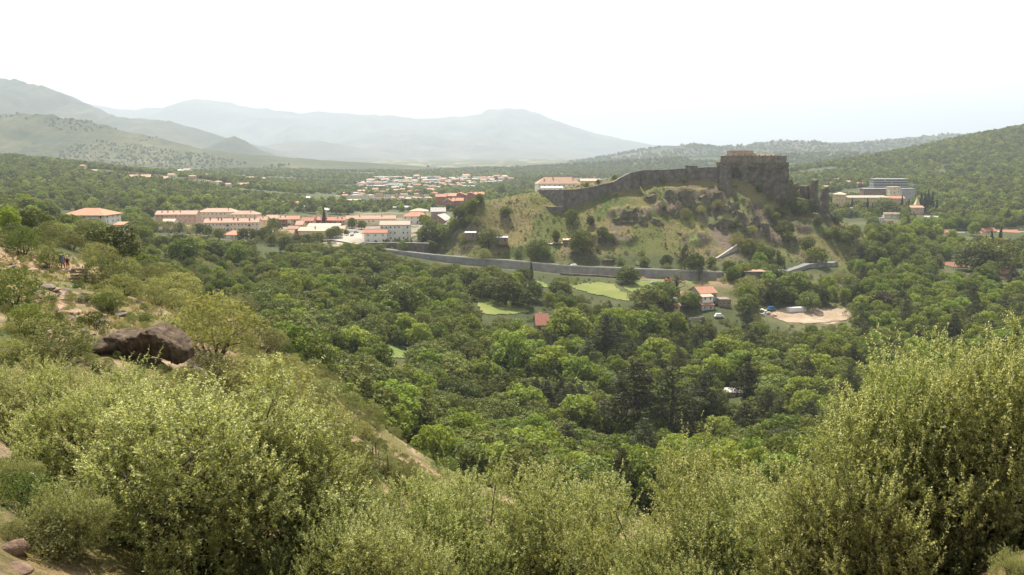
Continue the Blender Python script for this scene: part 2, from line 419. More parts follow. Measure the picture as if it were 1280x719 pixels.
# the road on its retaining wall: px, road py, distance, wall foot py
ROADP = [(455,308.5,575,312),(500,314,562,318),(540,318.5,552,325),(580,322,543,331),(640,326,531,337),(700,331.5,519,343),(740,334,512,345),(800,336.5,503,347.5),(860,338.5,495,350),(905,340.5,489,351)]
ROAD = [W(a, b, c) for a, b, c, d in ROADP]
FOOTZ = [W(a, d, c - 5).z for a, b, c, d in ROADP]
ROADX = np.array([p.x for p in ROAD]); ROADY = np.array([p.y for p in ROAD]); ROADZ = np.array([p.z for p in ROAD]); FZ = np.array(FOOTZ)
HW = 4.0
def road_at(x):
    return np.interp(x, ROADX, ROADY), np.interp(x, ROADX, ROADZ), np.interp(x, ROADX, FZ)
_hillpoly = [(560,322),(575,290),(570,262),(600,246),(665,238),(700,258),(760,225),(800,205),(985,190),(1055,235),(1085,300),(1060,330),(960,338),(900,338),(700,329)]
def rockmask(px, py):
    """where the citadel hill is bare crag"""
    m = np.zeros(np.shape(px))
    for cx, cy, rx, ry in ROCKS:
        d = ((px - cx) / rx) ** 2 + ((py - cy) / ry) ** 2
        m = np.maximum(m, 1 - sstep(.5, 1.2, d))
    return m
ROCKS = [(845,246,42,12),(900,252,36,20),(925,272,46,22),(950,285,30,14),(790,268,34,10),(835,262,25,8),(1010,240,40,20),(1035,262,22,18),(980,300,25,8),(895,268,25,14),(1000,285,20,8),(760,300,40,8),(870,300,20,10)]
def zf(x, y, detail=True):
    x = np.asarray(x, float); y = np.asarray(y, float)
    z = rbf(x, y)
    r = np.hypot(x, y)
    if detail:
        hillw = sstep(525, 545, y) * (1 - sstep(640, 680, y)) * sstep(-55, -20, x) * (1 - sstep(255, 300, x))
        px, py = proj(x, np.maximum(y, 1), z)
        rk = rockmask(px, py) * hillw
        amp = np.interp(r, [0, 8, 30, 90, 300, 900, 2500, 9000], [.05, .15, .35, .8, 1.2, 1.5, 6, 14])
        sc = np.interp(r, [0, 30, 100, 400, 1000, 9000], [.6, .35, .15, .06, .04, .005])
        n = np.where(r < 60, fbm(x * .35, y * .35, s=3, o=5), np.where(r < 1200, fbm(x * .06, y * .06, s=4, o=5), fbm(x * .008, y * .008, s=5, o=5)))
        z = z + n * amp * (1 - .3 * hillw)
        z = z + rk * (4.2 * fbm(x * .09, y * .06, z * .03, s=9, o=5, ridged=True) + 1.2 * fbm(x * .35, y * .3, s=10, o=3, ridged=True))
        z = z + hillw * (.5 * fbm(x * .25, y * .25, s=11, o=3))
        # stony ledges on the near slope at the left
        nl = (1 - sstep(-12, -4, x / np.maximum(y, 1) * 26)) * sstep(20, 40, r) * (1 - sstep(95, 130, r))
        t = z / 1.3 + .6 * fbm(x * .08, y * .08, s=21, o=2)
        z = z + nl * .55 * (sstep(.55, .95, t - np.floor(t)) - (t - np.floor(t)))
    ry, rz, fz = road_at(x)
    s = y - ry
    on = sstep(ROADX[0] - 14, ROADX[0] - 2, x) * (1 - sstep(ROADX[-1] + 2, ROADX[-1] + 14, x))
    up = rz + 0 * s
    zz = np.where(s > HW + .5, up + (z - up) * sstep(HW + .5, HW + 12, s),
         np.where(s > -HW, up, np.where(s > -HW - .6, fz + (up - fz) * (s + HW + .6) / .6, fz + (z - fz) * sstep(HW + .6, HW + 24, -s))))
    return z + (zz - z) * on
def zg(x, y):
    return float(zf(np.array([x]), np.array([y]))[0])
_tY = np.exp(np.linspace(math.log(6), math.log(9000), 900))
def ground(px, py, ymin=6.0, detail=True):
    """first ground point met by the ray through a pixel of the photograph"""
    a, b, c = ray(px, py)
    Y = _tY[_tY >= ymin]
    z = ZC + c / b * Y
    h = zf(a / b * Y, Y, detail)
    k = np.nonzero(h > z)[0]
    if len(k) == 0: return None
    k = k[0]
    if k == 0: Yh = Y[0]
    else:
        d0, d1 = z[k - 1] - h[k - 1], z[k] - h[k]
        Yh = Y[k - 1] + (Y[k] - Y[k - 1]) * d0 / (d0 - d1)
    return Vector((a / b * Yh, Yh, zg(a / b * Yh, Yh)))

# areas read in picture space on the real ground
FIELD_L = [(583,366),(612,374),(640,376),(664,384),(664,393),(640,394),(603,393),(596,380)]
FIELD_L2 = [(652,353),(682,352),(690,361),(660,363)]
FIELD_R = [(708,356),(765,355),(790,372),(788,379),(762,373),(735,368),(712,361)]
FIELD_R2 = [(776,358),(800,352),(838,350),(836,358),(812,366),(796,371)]
CLEAR = [(472,440),(484,430),(507,435),(512,450),(480,450)]
YARD = [(955,392),(985,384),(1058,386),(1066,396),(1040,405),(985,404)]
PLAZA = [(418,300),(428,291),(452,289),(456,301),(440,308),(415,308)]

# ------------------------------------------------------------------ terrain mesh
az_f = np.linspace(-.70, .70, 640)
az = np.concatenate([np.linspace(-math.pi, -.72, 36), az_f, np.linspace(.72, math.pi, 36)])
rr = np.concatenate([np.exp(np.linspace(math.log(.7), math.log(30), 70)), np.exp(np.linspace(math.log(30.8), math.log(300), 150)),
                     np.linspace(302, 720, 270), np.exp(np.linspace(math.log(724), math.log(3500), 110)), np.exp(np.linspace(math.log(3650), math.log(17500), 28))])
AZ, RR = np.meshgrid(az, rr)
TX, TY = RR * np.sin(AZ), RR * np.cos(AZ)
TZ = zf(TX, TY)
na, nr = len(az), len(rr)
Vt = np.stack([TX, TY, TZ], -1).reshape(-1, 3)
i = (np.arange(nr - 1)[:, None] * na + np.arange(na - 1)[None, :]).ravel()
Ft = np.stack([i, i + 1, i + na + 1, i + na], -1)
Ft = Ft[:, ::-1]
# albedo of the ground itself
TPX, TPY = proj(TX, np.where(TY > 1, TY, 1.0), TZ)
front = TY > 1
def lerp(a, b, t): return a + (np.asarray(b) - a) * t[..., None]
n1 = fbm(TX * .03, TY * .03, s=31, o=4); n2 = fbm(TX * .2, TY * .2, s=32, o=4); n3 = fbm(TX * .008, TY * .008, s=33, o=4)
cg = np.zeros((nr, na, 3)) + np.array((.055, .066, .026))
cg = lerp(cg, (.10, .10, .045), sstep(-.1, .5, n1))
hillw = (sstep(522, 540, TY) * (1 - sstep(690, 720, TY)) * sstep(-60, -30, TX) * (1 - sstep(262, 300, TX)))
h = np.zeros_like(cg) + np.array((.100, .112, .031))
h = lerp(h, (.168, .140, .058), sstep(-.25, .35, n1 + .5 * n2))
h = lerp(h, (.080, .105, .028), sstep(.15, .5, fbm(TX * .05, TY * .05, s=35, o=4)))
lower = sstep(285, 310, TPY)
h = lerp(h, (.135, .108, .068), sstep(.12, .4, fbm(TX * .045, TY * .07, s=36, o=5)) * (.35 + .65 * np.maximum(lower, sstep(700, 780, TPX))))
scree = ((TPX - (905 + (TPY - 300) * .75)) / 12) ** 2 + ((TPY - 300) / 26) ** 2
h = lerp(h, (.150, .118, .084), 1 - sstep(.5, 1.2, scree + .5 * n2))
rk = rockmask(TPX, TPY)
rc = np.zeros_like(cg) + np.array((.080, .064, .046)); rc = lerp(rc, (.145, .115, .08), sstep(-.1, .4, n2)); rc = lerp(rc, (.115, .135, .045), sstep(.1, .35, fbm(TX * .12, TY * .12, s=37, o=4)))
h = lerp(h, rc, sstep(.2, .7, rk + .35 * n2))
cg = lerp(cg, h, hillw)
# foot of the road wall: dry bank
fb = hillw * 0
ry_, rz_, fz_ = road_at(TX)
fb = sstep(-24, -8, TY - ry_) * (1 - sstep(-4, -2, TY - ry_)) * sstep(-40, 0, TX) * (1 - sstep(ROADX[-1] - 4, ROADX[-1] + 20, TX))
cg = lerp(cg, lerp(np.zeros_like(cg) + np.array((.24, .18, .11)), (.15, .17, .06), sstep(-.1, .3, n2)), fb)
# near slope at the left
near = (1 - sstep(110, 170, RR))
s1 = lerp(np.zeros_like(cg) + np.array((.16, .145, .055)), (.30, .20, .12), sstep(-.15, .3, fbm(TX * .11, TY * .11, s=38, o=5)))
s1 = lerp(s1, (.34, .25, .17), sstep(.1, .4, fbm(TX * .3, TY * .3, s=39, o=5)))
s1 = lerp(s1, (.105, .12, .038), sstep(.0, .35, fbm(TX * .2, TY * .2, s=40, o=4)))
cg = lerp(cg, s1, near)
# plain with fields, town ground
far = sstep(640, 800, RR) * (TPX < 760)
pl = lerp(np.zeros_like(cg) + np.array((.07, .08, .036)), (.19, .17, .10), sstep(.15, .4, fbm(TX * .012, TY * .012, s=41, o=4)))
cg = lerp(cg, pl, far * sstep(215, 330, TPX + 60 * n3))
tw = (1 - sstep(.6, 1.1, ((TPX - 410) / 200) ** 2 + ((TPY - 285) / 20) ** 2)) * (RR > 520) * (RR < 760)
cg = lerp(cg, (.24, .205, .16), tw * sstep(-.2, .3, n2 + .3))
yd = np.zeros_like(TX)
for poly in (PLAZA, YARD):
    yd = np.maximum(yd, inpoly(TPX, TPY, poly) * front * (RR > 300) * (RR < 640))
cg = lerp(cg, (.31, .245, .175), yd)
ter = npmesh('terrain', Vt, Ft, smooth=True)
ca = ter.color_attributes.new('ground', 'FLOAT_COLOR', 'POINT')
ca.data.foreach_set('color', np.concatenate([cg.reshape(-1, 3), np.ones((nr * na, 1))], 1).astype(np.float32).ravel())
def ground_mat():
    m, t, out = newmat('ground')
    at = nd(t, 'ShaderNodeVertexColor', layer_name='ground')
    geo = nd(t, 'ShaderNodeNewGeometry')
    def ns(scale, d=8):
        n = nd(t, 'ShaderNodeTexNoise'); n.inputs['Scale'].default_value = scale; n.inputs['Detail'].default_value = d; n.inputs['Roughness'].default_value = .7
        t.links.new(geo.outputs['Position'], n.inputs['Vector']); return n
    a, b_ = ns(.9), ns(7.0)
    r1 = ramp(t, a.outputs['Fac'], [(.3, (.55, .58, .5)), (.5, (1, 1, 1)), (.72, (1.5, 1.35, 1.25))])
    r2 = ramp(t, b_.outputs['Fac'], [(.3, (.7, .72, .66)), (.5, (1, 1, 1)), (.7, (1.3, 1.22, 1.15))])
    m1 = nd(t, 'ShaderNodeMix', data_type='RGBA', blend_type='MULTIPLY'); m1.inputs['Factor'].default_value = 1
    m2 = nd(t, 'ShaderNodeMix', data_type='RGBA', blend_type='MULTIPLY'); m2.inputs['Factor'].default_value = 1
    t.links.new(at.outputs['Color'], m1.inputs['A']); t.links.new(r1.outputs[0], m1.inputs['B'])
    t.links.new(m1.outputs['Result'], m2.inputs['A']); t.links.new(r2.outputs[0], m2.inputs['B'])
    b = nd(t, 'ShaderNodeBsdfPrincipled'); b.inputs['Roughness'].default_value = .95; b.inputs['Specular IOR Level'].default_value = .1
    t.links.new(m2.outputs['Result'], b.inputs['Base Color'])
    bp = nd(t, 'ShaderNodeBump'); bp.inputs['Strength'].default_value = .9; bp.inputs['Distance'].default_value = .8
    t.links.new(a.outputs['Fac'], bp.inputs['Height'])
    bp2 = nd(t, 'ShaderNodeBump'); bp2.inputs['Strength'].default_value = .8; bp2.inputs['Distance'].default_value = .08
    t.links.new(b_.outputs['Fac'], bp2.inputs['Height']); t.links.new(bp.outputs[0], bp2.inputs['Normal']); t.links.new(bp2.outputs[0], b.inputs['Normal'])
    t.links.new(b.outputs[0], out.inputs['Surface'])
    return m
ter.materials.append(ground_mat())
tag(link('terrain', ter), kind='structure')

def drape(name, poly, mat, dz=.12, step=1.5, ymin=150):
    """a sheet laid on the ground inside a picture-space outline"""
    g = [ground(px, py, ymin, False) for px, py in poly]
    P = [(q.x, q.y) for q in g if q]
    xs = np.arange(min(p[0] for p in P), max(p[0] for p in P) + step, step); ys = np.arange(min(p[1] for p in P), max(p[1] for p in P) + step, step)
    GX, GY = np.meshgrid(xs, ys)
    ins = inpoly(GX + 3.2 * fbm(GX * .15, GY * .15, s=50, o=3), GY + 3.2 * fbm(GX * .15, GY * .15, s=51, o=2), P)
    GZ = zf(GX, GY) + dz
    k, w = GX.shape
    idx = np.arange(k * w).reshape(k, w)
    q = ins[:-1, :-1] & ins[1:, :-1] & ins[:-1, 1:] & ins[1:, 1:]
    F = np.stack([idx[:-1, :-1][q], idx[:-1, 1:][q], idx[1:, 1:][q], idx[1:, :-1][q]], -1)
    if len(F) == 0: return None
    V = np.stack([GX, GY, GZ], -1).reshape(-1, 3)
    used = np.unique(F); mp = np.zeros(len(V), int); mp[used] = np.arange(len(used))
    return tag(link(name, npmesh(name, V[used], mp[F], (mat,), smooth=True)), kind='structure')
drape('meadow', FIELD_L, M['field'], .35)
drape('meadow', FIELD_L2, M['field_green'], .35)
drape('meadow', FIELD_R, M['field'], .35)
drape('meadow', FIELD_R2, M['field_green'], .35)
drape('clearing', CLEAR, M['field_green'], .35)
drape('dirt_yard', YARD, M['dirt'], .35)
drape('car_park', PLAZA, M['pale_ground'], .25)

# road and its retaining wall
N = 120
rxs = np.linspace(ROADX[0], ROADX[-1], N)
ry, rz, fz = road_at(rxs)
dy = np.gradient(ry, rxs); L = np.hypot(1, dy); nx, ny = -dy / L, 1 / L      # normal pointing uphill
def ribbon(name, o0, o1, z0, z1, mat):
    V = np.concatenate([np.stack([rxs + nx * o0, ry + ny * o0, z0], -1), np.stack([rxs + nx * o1, ry + ny * o1, z1], -1)])
    k = np.arange(N - 1); F = np.stack([k, k + 1, N + k + 1, N + k], -1)
    return npmesh(name, V, F, (mat,))
tag(link('road', ribbon('road', -3.2, 3.4, rz + .12, rz + .12, M['asphalt'])), kind='structure')
tag(link('road_marking', ribbon('road_marking', -.08, .08, rz + .135, rz + .135, M['frame_white'])), kind='structure')
def wallstrip(mb, xs, ys, tops, bots, thick, nxs, nys, m=0, batter=.0, cap=None):
    n = len(xs)
    for k in range(n - 1):
        def P(j, front, top):
            o = 0 if front else thick
            if front and not top: o = -batter
            return (xs[j] + nxs[j] * o, ys[j] + nys[j] * o, tops[j] if top else bots[j])
        a, b = k, k + 1
        mb.face([P(a, 1, 0), P(b, 1, 0), P(b, 1, 1), P(a, 1, 1)], m)
        mb.face([P(a, 1, 1), P(b, 1, 1), P(b, 0, 1), P(a, 0, 1)], m if cap is None else cap)
        mb.face([P(b, 0, 0), P(a, 0, 0), P(a, 0, 1), P(b, 0, 1)], m)
        if k == 0: mb.face([P(a, 0, 0), P(a, 1, 0), P(a, 1, 1), P(a, 0, 1)], m)
        if k == n - 2: mb.face([P(b, 1, 0), P(b, 0, 0), P(b, 0, 1), P(b, 1, 1)], m)
rw = empty('retaining_wall', (0, 0, 0))
tag(rw, 'long grey retaining wall holding up the road below the citadel hill', 'retaining wall')
bay = 10
for b0 in range(0, N - 1, bay):
    sl = slice(b0, min(b0 + bay + 1, N))
    mb = MB()
    wallstrip(mb, (rxs - nx * 4.6)[sl], (ry - ny * 4.6)[sl], (rz + .15 + .04 * (b0 // bay % 2))[sl], (fz - 1.5)[sl], 1.1, nx[sl], ny[sl], 0, .5)
    mb.obj('wall_bay', (M['concrete'],), rw)
mb = MB()
wallstrip(mb, rxs - nx * 4.45, ry - ny * 4.45, rz + .95, rz + .2, .45, nx, ny)
mb.obj('parapet', (M['stone_pale'],), rw)
HAZE = 1.05e-4
# ------------------------------------------------------------------ mountains
def mountmat(name, stops, scale, bump=.6, dots=None):
    m, t, out = newmat(name)
    b = nd(t, 'ShaderNodeBsdfPrincipled'); b.inputs['Roughness'].default_value = .95; b.inputs['Specular IOR Level'].default_value = .1
    n = noise_node(t, scale, 10, .62); r = ramp(t, n.outputs['Fac'], stops)
    src = r.outputs[0]
    if dots:
        tc = nd(t, 'ShaderNodeTexCoord'); vo = nd(t, 'ShaderNodeTexVoronoi'); vo.inputs['Scale'].default_value = dots
        t.links.new(tc.outputs['Object'], vo.inputs['Vector'])
        n3 = noise_node(t, scale * 1.5, 4)
        ad = nd(t, 'ShaderNodeMath', operation='ADD'); t.links.new(vo.outputs['Distance'], ad.inputs[0])
        mr = nd(t, 'ShaderNodeMapRange'); mr.inputs['From Min'].default_value = .35; mr.inputs['From Max'].default_value = .65; mr.inputs['To Min'].default_value = -.25; mr.inputs['To Max'].default_value = .35
        t.links.new(n3.outputs['Fac'], mr.inputs['Value']); t.links.new(mr.outputs[0], ad.inputs[1])
        r2 = ramp(t, ad.outputs[0], [(.18, (1, 1, 1)), (.34, (0, 0, 0))])
        mx = nd(t, 'ShaderNodeMix', data_type='RGBA'); mx.inputs['B'].default_value = (.035, .05, .025, 1)
        t.links.new(r2.outputs[0], mx.inputs['Factor']); t.links.new(src, mx.inputs['A']); src = mx.outputs['Result']
    t.links.new(src, b.inputs['Base Color'])
    n2 = noise_node(t, scale * 6, 8, .7); bp = nd(t, 'ShaderNodeBump'); bp.inputs['Strength'].default_value = bump; bp.inputs['Distance'].default_value = .25 / scale / 6
    t.links.new(n2.outputs['Fac'], bp.inputs['Height']); t.links.new(bp.outputs[0], b.inputs['Normal'])
    t.links.new(b.outputs[0], out.inputs['Surface'])
    return m
MTREES = []
MM = {
 'far': mountmat('mountain_far', [(.3, (.04, .05, .034)), (.55, (.09, .09, .06)), (.75, (.18, .155, .12))], .002),
 'mid': mountmat('mountain_mid', [(.3, (.032, .042, .022)), (.55, (.065, .07, .036)), (.75, (.14, .12, .075))], .003, .8),
 'hill': mountmat('hill_grass', [(.3, (.036, .046, .018)), (.52, (.072, .078, .032)), (.72, (.135, .120, .058))], .0045, .9, .035),
 'wood': mountmat('hill_wood', [(.3, (.03, .045, .02)), (.52, (.06, .078, .03)), (.75, (.14, .14, .06))], .006, 1.0, .05),
}
def mountain(name, ridge, Y, Df, mat, seed, base=20, trees=None, na=640, nt=70, Db=None, spur=.42, rough=.05, tilt=0.0):
    """a range whose crest passes through the given silhouette points at distance Y"""
    rp = np.array(ridge, float)
    px = np.linspace(rp[0, 0], rp[-1, 0], na)
    py = np.interp(px, rp[:, 0], rp[:, 1])
    k = np.ones(5) / 5; pys = np.convolve(np.pad(py, 2, 'edge'), k, 'valid')
    py = pys
    Yc = Y + tilt * (px - 640)
    a = (px - 640) / FPX; dy = -(py - 359.5) / FPX
    b = CP + dy * SP; c = -SP + dy * CP
    cx = a / b * Yc; cz = ZC + c / b * Yc
    cz = cz + (cz - base) * rough * fbm(px * .09, px * 0, s=seed + 5, o=5)
    t = np.concatenate([np.linspace(-1, 0, nt), np.linspace(0, 1, nt // 3)[1:]])
    Db = Db or Df
    T, PX = np.meshgrid(t, px, indexing='ij')
    YY = Yc[None, :] + np.where(T < 0, T * Df, T * Db)
    XX = cx[None, :] + 0 * T
    XX = XX * (1 - .0 * T)
    s = np.abs(T)
    prof = (1 - s) ** 1.35
    H = (cz - base)[None, :]
    sc = 1.0 / (Df * .42)
    n = fbm(XX * sc, YY * sc * .55, s=seed, o=6, ridged=True)
    n2 = fbm(XX * sc * 3, YY * sc * 3, s=seed + 3, o=5)
    Z = base - 12 + (H + 12) * np.clip(prof, 0, 1) + H * spur * (n - .3 + .35 * n2) * np.minimum(1, s * 3.2) * np.minimum(1, (1 - s) * 4)
    V = np.stack([XX, YY, Z], -1).reshape(-1, 3)
    m, w = T.shape
    if trees: MTREES.append((trees, XX, YY, Z, nt))
    i = (np.arange(m - 1)[:, None] * w + np.arange(w - 1)[None, :]).ravel()
    F = np.stack([i, i + 1, i + w + 1, i + w], -1)
    return tag(link(name, npmesh(name, V, F, (mat,), smooth=True)), kind='structure')
mountain('mountains', [(-420,190),(-200,150),(0,128),(60,135),(110,131),(150,138),(200,134),(230,127.5),(255,124),(290,129),(340,138),(375,141),(400,138.5),(440,143),(490,144),(530,148),(560,147.5),(590,145),(610,137.5),(640,134.5),(670,140),(700,152),(730,163),(770,172),(820,182),(900,186),(1000,191),(1100,194)], 14000, 3600, MM['far'], 101, base=30)
mountain('mountain', [(360,196),(400,186),(430,172),(480,161.5),(530,164),(570,170),(600,168),(640,177),(700,185),(780,196),(840,205)], 11200, 2200, MM['far'], 171, base=30)
mountain('mountain', [(300,190),(330,182),(370,176.5),(400,176),(430,182),(480,190),(520,199),(560,206),(640,208),(700,207),(760,209)], 8500, 1800, MM['far'], 131, base=30)
mountain('mountain', [(-380,110),(-200,85),(-90,90),(0,97),(22,98.5),(45,107),(60,111),(75,116),(90,129),(115,134),(150,146),(190,149),(215,153),(250,162),(275,171),(310,186),(350,200),(390,210)], 6200, 2300, MM['mid'], 111, base=30)
mountain('hill', [(225,200),(258,184),(280,173.5),(293,169),(306,175.5),(322,187),(350,197),(400,203),(450,207)], 5000, 900, MM['mid'], 121, base=30)
mountain('hill', [(-380,120),(-150,132),(0,142),(50,141),(75,147),(120,154),(160,165),(200,173.5),(250,185.5),(310,193),(400,200),(500,206),(560,211),(620,216)], 3300, 1000, MM['hill'], 141, base=25, trees=('hill_trees', 3600, .3, 1.0), nt=110, spur=.2)
mountain('hill', [(640,210),(700,205),(760,195),(800,187.5),(830,182.5),(870,181),(900,184),(940,181),(980,176),(1040,178.5),(1080,177),(1130,172.5),(1180,168),(1250,168),(1400,160)], 5200, 1500, MM['mid'], 151, base=30, trees=('far_ridge_wood', 5200, 1.0, 2.0))
mountain('hill', [(540,214),(600,211),(640,211),(700,207),(760,203),(830,199),(900,196),(980,194),(1040,191),(1100,192),(1200,195)], 3300, 800, MM['wood'], 161, base=30, trees=('ridge_wood', 5200, .9, 1.5))
# ------------------------------------------------------------------ tree and shrub makers
def unit(v): return v / np.maximum(np.linalg.norm(v, axis=-1, keepdims=True), 1e-9)
def leaves(C, Nn, size, aspect, rng):
    """rhombic leaf faces with centre, normal and half length"""
    n = len(C)
    t = unit(np.cross(Nn, rng.normal(size=(n, 3)))); b = np.cross(Nn, t)
    s = size[:, None]; w = s * aspect
    V = np.stack([C - t * s, C + b * w, C + t * s, C - b * w], 1).reshape(-1, 3)
    return V, np.arange(n * 4).reshape(n, 4)
def clumpy(rng, lobes, nleaf, lsize, up=.3, jit=.7, aspect=.6):
    """leaf faces over the skins of many clumps; lobes = (centre, radii) rows"""
    Lc = np.array([l[0] for l in lobes]); Lr = np.array([l[1] for l in lobes])
    wgt = (Lr[:, 0] * Lr[:, 2]); wgt = wgt / wgt.sum()
    k = rng.choice(len(lobes), int(nleaf * 1.6), p=wgt)
    d = unit(rng.normal(size=(len(k), 3)) + np.array((0, 0, up)))
    rad = rng.uniform(.62, 1.06, (len(k), 1))
    P = Lc[k] + d * Lr[k] * rad
    # drop leaves deep inside another clump
    q = np.full(len(k), 9.0)
    for j in range(len(lobes)):
        dd = np.linalg.norm((P - Lc[j]) / Lr[j], axis=1); dd[k == j] = 9
        q = np.minimum(q, dd)
    P = P[q > .72]; d = d[q > .72]
    P, d = P[:nleaf], d[:nleaf]
    N_ = unit(d + jit * rng.normal(size=d.shape))
    s = lsize * rng.uniform(.6, 1.35, len(P))
    return leaves(P, N_, s, aspect, rng)
def crown_lobes(rng, h0, h1, R, n, r0, r1, shape='round', flat=.8):
    L = []
    for k in range(n):
        a = k * 2.399 + rng.uniform(-.5, .5)
        z = (k + .5) / n
        if shape == 'round': e = math.sqrt(max(.05, 1 - (2 * z - .75) ** 2 / 1.6))
        elif shape == 'dome': e = math.sqrt(max(.04, 1 - z ** 2.2))
        elif shape == 'cone': e = max(.08, 1 - z) ** .75
        else: e = 1.0
        rr_ = R * e * rng.uniform(.55, .95)
        r = rng.uniform(r0, r1) * (.75 + .4 * e)
        L.append(((rr_ * math.cos(a), rr_ * math.sin(a), h0 + (h1 - h0) * z + rng.uniform(-.04, .04) * (h1 - h0)), (r, r, r * flat)))
    L.append(((0, 0, h0 + .45 * (h1 - h0)), (R * .55, R * .55, (h1 - h0) * .42)))
    return L
def trunk_mesh(rng, h, r, lobes, mat, n=6, lean=.05, limbs=7):
    mb = MB()
    lx, ly = rng.uniform(-lean, lean, 2) * h
    pts = [(lx * t * t, ly * t * t, h * t - (.6 if t == 0 else 0)) for t in (0, .25, .5, .75, 1)]
    mb.tube(pts, [r * 1.25, r, r * .85, r * .65, r * .3], 7)
    ls = list(lobes); rng.shuffle(ls)
    for c, rd in ls[:limbs]:
        t = rng.uniform(.35, .8); s = Vector((lx * t * t, ly * t * t, h * t)); e = Vector(c)
        m = s.lerp(e, .5) + Vector((0, 0, .1 * h * rng.uniform(-.3, .6)))
        mb.tube([s, m, e], [r * .45, r * .3, r * .1], 5)
    return mb.mesh('trunk', (mat,), smooth=True)
PROTO = {}
def proto(kind, height, parts): PROTO.setdefault(kind, []).append((height, parts))
def mk(kind, seed):
    rng = np.random.default_rng(seed)
    if kind == 'oak':
        h = 8.0; R = rng.uniform(3.6, 4.5)
        L = crown_lobes(rng, 1.4, 7.0, R, 34, .8, 1.45, 'round', .85)
        V, F = clumpy(rng, L, 3800, .25, .5, .5); me = npmesh('crown', V, F, (M['leaf_oak'],))
        tr = trunk_mesh(rng, 5.0, .32, L, M['bark'])
    elif kind == 'broad':
        h = 10.0; R = rng.uniform(3.2, 4.2)
        L = crown_lobes(rng, 2.0, 9.2, R, 26, .9, 1.5, 'round', .9)
        V, F = clumpy(rng, L, 3400, .28, .4, .6, .65); me = npmesh('crown', V, F, (M['leaf_broad'],))
        tr = trunk_mesh(rng, 7.5, .28, L, M['bark'], limbs=9)
    elif kind == 'pine':
        h = 22.0; L = []
        nt = 11
        for j in range(nt):
            z = 6.5 + 15 * (j / (nt - 1)) ** .95; f = (z - 5.0) / 17
            reach = 6.0 * max(.10, (1 - f) ** .7) * (.55 + .55 * min(1, f * 2.5)) * rng.uniform(.85, 1.15)
            nb = rng.integers(4, 7)
            for b in range(nb):
                a = rng.uniform(0, 6.28)
                for q in (.55, 1.0):
                    rr_ = reach * q * rng.uniform(.8, 1.1); s = rng.uniform(.95, 1.5) * (.7 + .5 * (1 - f))
                    L.append(((rr_ * math.cos(a), rr_ * math.sin(a), z + .5 * q + rng.uniform(-.5, .5)), (s, s, s * .55)))
        L.append(((0, 0, 21.2), (1.0, 1.0, .9)))
        V, F = clumpy(rng, L, 5200, .34, .5, .9, .35); me = npmesh('crown', V, F, (M['leaf_pine'],))
        mb = MB(); mb.tube([(0, 0, -.8), (.1, 0, 6), (0, .15, 13), (0, 0, 21)], [.42, .34, .22, .06], 7)
        for c, rd in L[1::2]:
            r_ = math.hypot(c[0], c[1]); mb.tube([(0, 0, c[2] - .12 * r_), (c[0] * .6, c[1] * .6, c[2] - .1), c], [.09, .06, .02], 4)
        for k in range(8):
            a = rng.uniform(0, 6.28); z = rng.uniform(3, 7); r_ = rng.uniform(.8, 2.0); mb.tube([(0, 0, z), (r_ * math.cos(a), r_ * math.sin(a), z - .2)], [.06, .015], 4)
        tr = mb.mesh('trunk', (M['bark_pine'],), smooth=True)
    elif kind in ('olive', 'bush'):
        h = 4.0; R = rng.uniform(2.0, 2.7)
        L = crown_lobes(rng, .5, 3.5, R, 20, .65, 1.05, 'dome', .85)
        for k in range(14):
            a = rng.uniform(0, 6.28); q = rng.uniform(.2, 1.0) * R; z = 3.6 - 1.9 * (q / R) ** 2
            L.append(((q * math.cos(a), q * math.sin(a), z), (.3, .3, .5)))
        V, F = clumpy(rng, L, 3400, .125, .55, .9, .38); me = npmesh('crown', V, F, (M['leaf_olive' if kind == 'olive' else 'leaf_bush'],))
        mb = MB()
        for c, rd in L[:9]:
            a = rng.uniform(0, 6.28); mb.tube([(.15 * math.cos(a), .15 * math.sin(a), -.5), Vector(c) * .5 + Vector((0, 0, .3)), c], [.09, .06, .015], 5)
        tr = mb.mesh('stem', (M['bark'],), smooth=True)
    elif kind == 'cypress':
        h = 10.0; L = []
        for k in range(16):
            z = .8 + 8.8 * k / 15; r = .95 * math.sin(min(1, (k + 2.5) / 7) * 1.57) * (1 - max(0, (k - 7) / 9) * .85)
            a = rng.uniform(0, 6.28); L.append(((.2 * math.cos(a), .2 * math.sin(a), z), (r, r, .95)))
        V, F = clumpy(rng, L, 1500, .2, .4, .5); me = npmesh('crown', V, F, (M['leaf_cypress'],))
        mb = MB(); mb.tube([(0, 0, -.6), (0, 0, 6)], [.2, .06], 6); tr = mb.mesh('trunk', (M['bark'],))
    elif kind == 'purple':
        h = 8.0; L = crown_lobes(rng, 1.4, 7.2, 3.8, 24, 1.0, 1.6, 'round', .85)
        V, F = clumpy(rng, L, 3400, .27, .3); me = npmesh('crown', V, F, (M['leaf_purple'],)); tr = trunk_mesh(rng, 5, .3, L, M['bark'])
    elif kind == 'umbrella':     # broad flat topped pine
        h = 12.0; L = []
        for k in range(26):
            a = k * 2.4; q = 5.2 * math.sqrt((k + .5) / 26); z = 10.6 - 3.6 * (q / 5.2) ** 2 + rng.uniform(-.5, .5); s = rng.uniform(1.0, 1.5)
            L.append(((q * math.cos(a), q * math.sin(a), z), (s, s, s * .6)))
        V, F = clumpy(rng, L, 3600, .27, .5, .8, .4); me = npmesh('crown', V, F, (M['leaf_pine'],)); tr = trunk_mesh(rng, 9, .38, L, M['bark_pine'], limbs=12)
    elif kind == 'bare':
        h = 10.0; L = crown_lobes(rng, 3.5, 9, 4.5, 30, .4, .8, 'round')
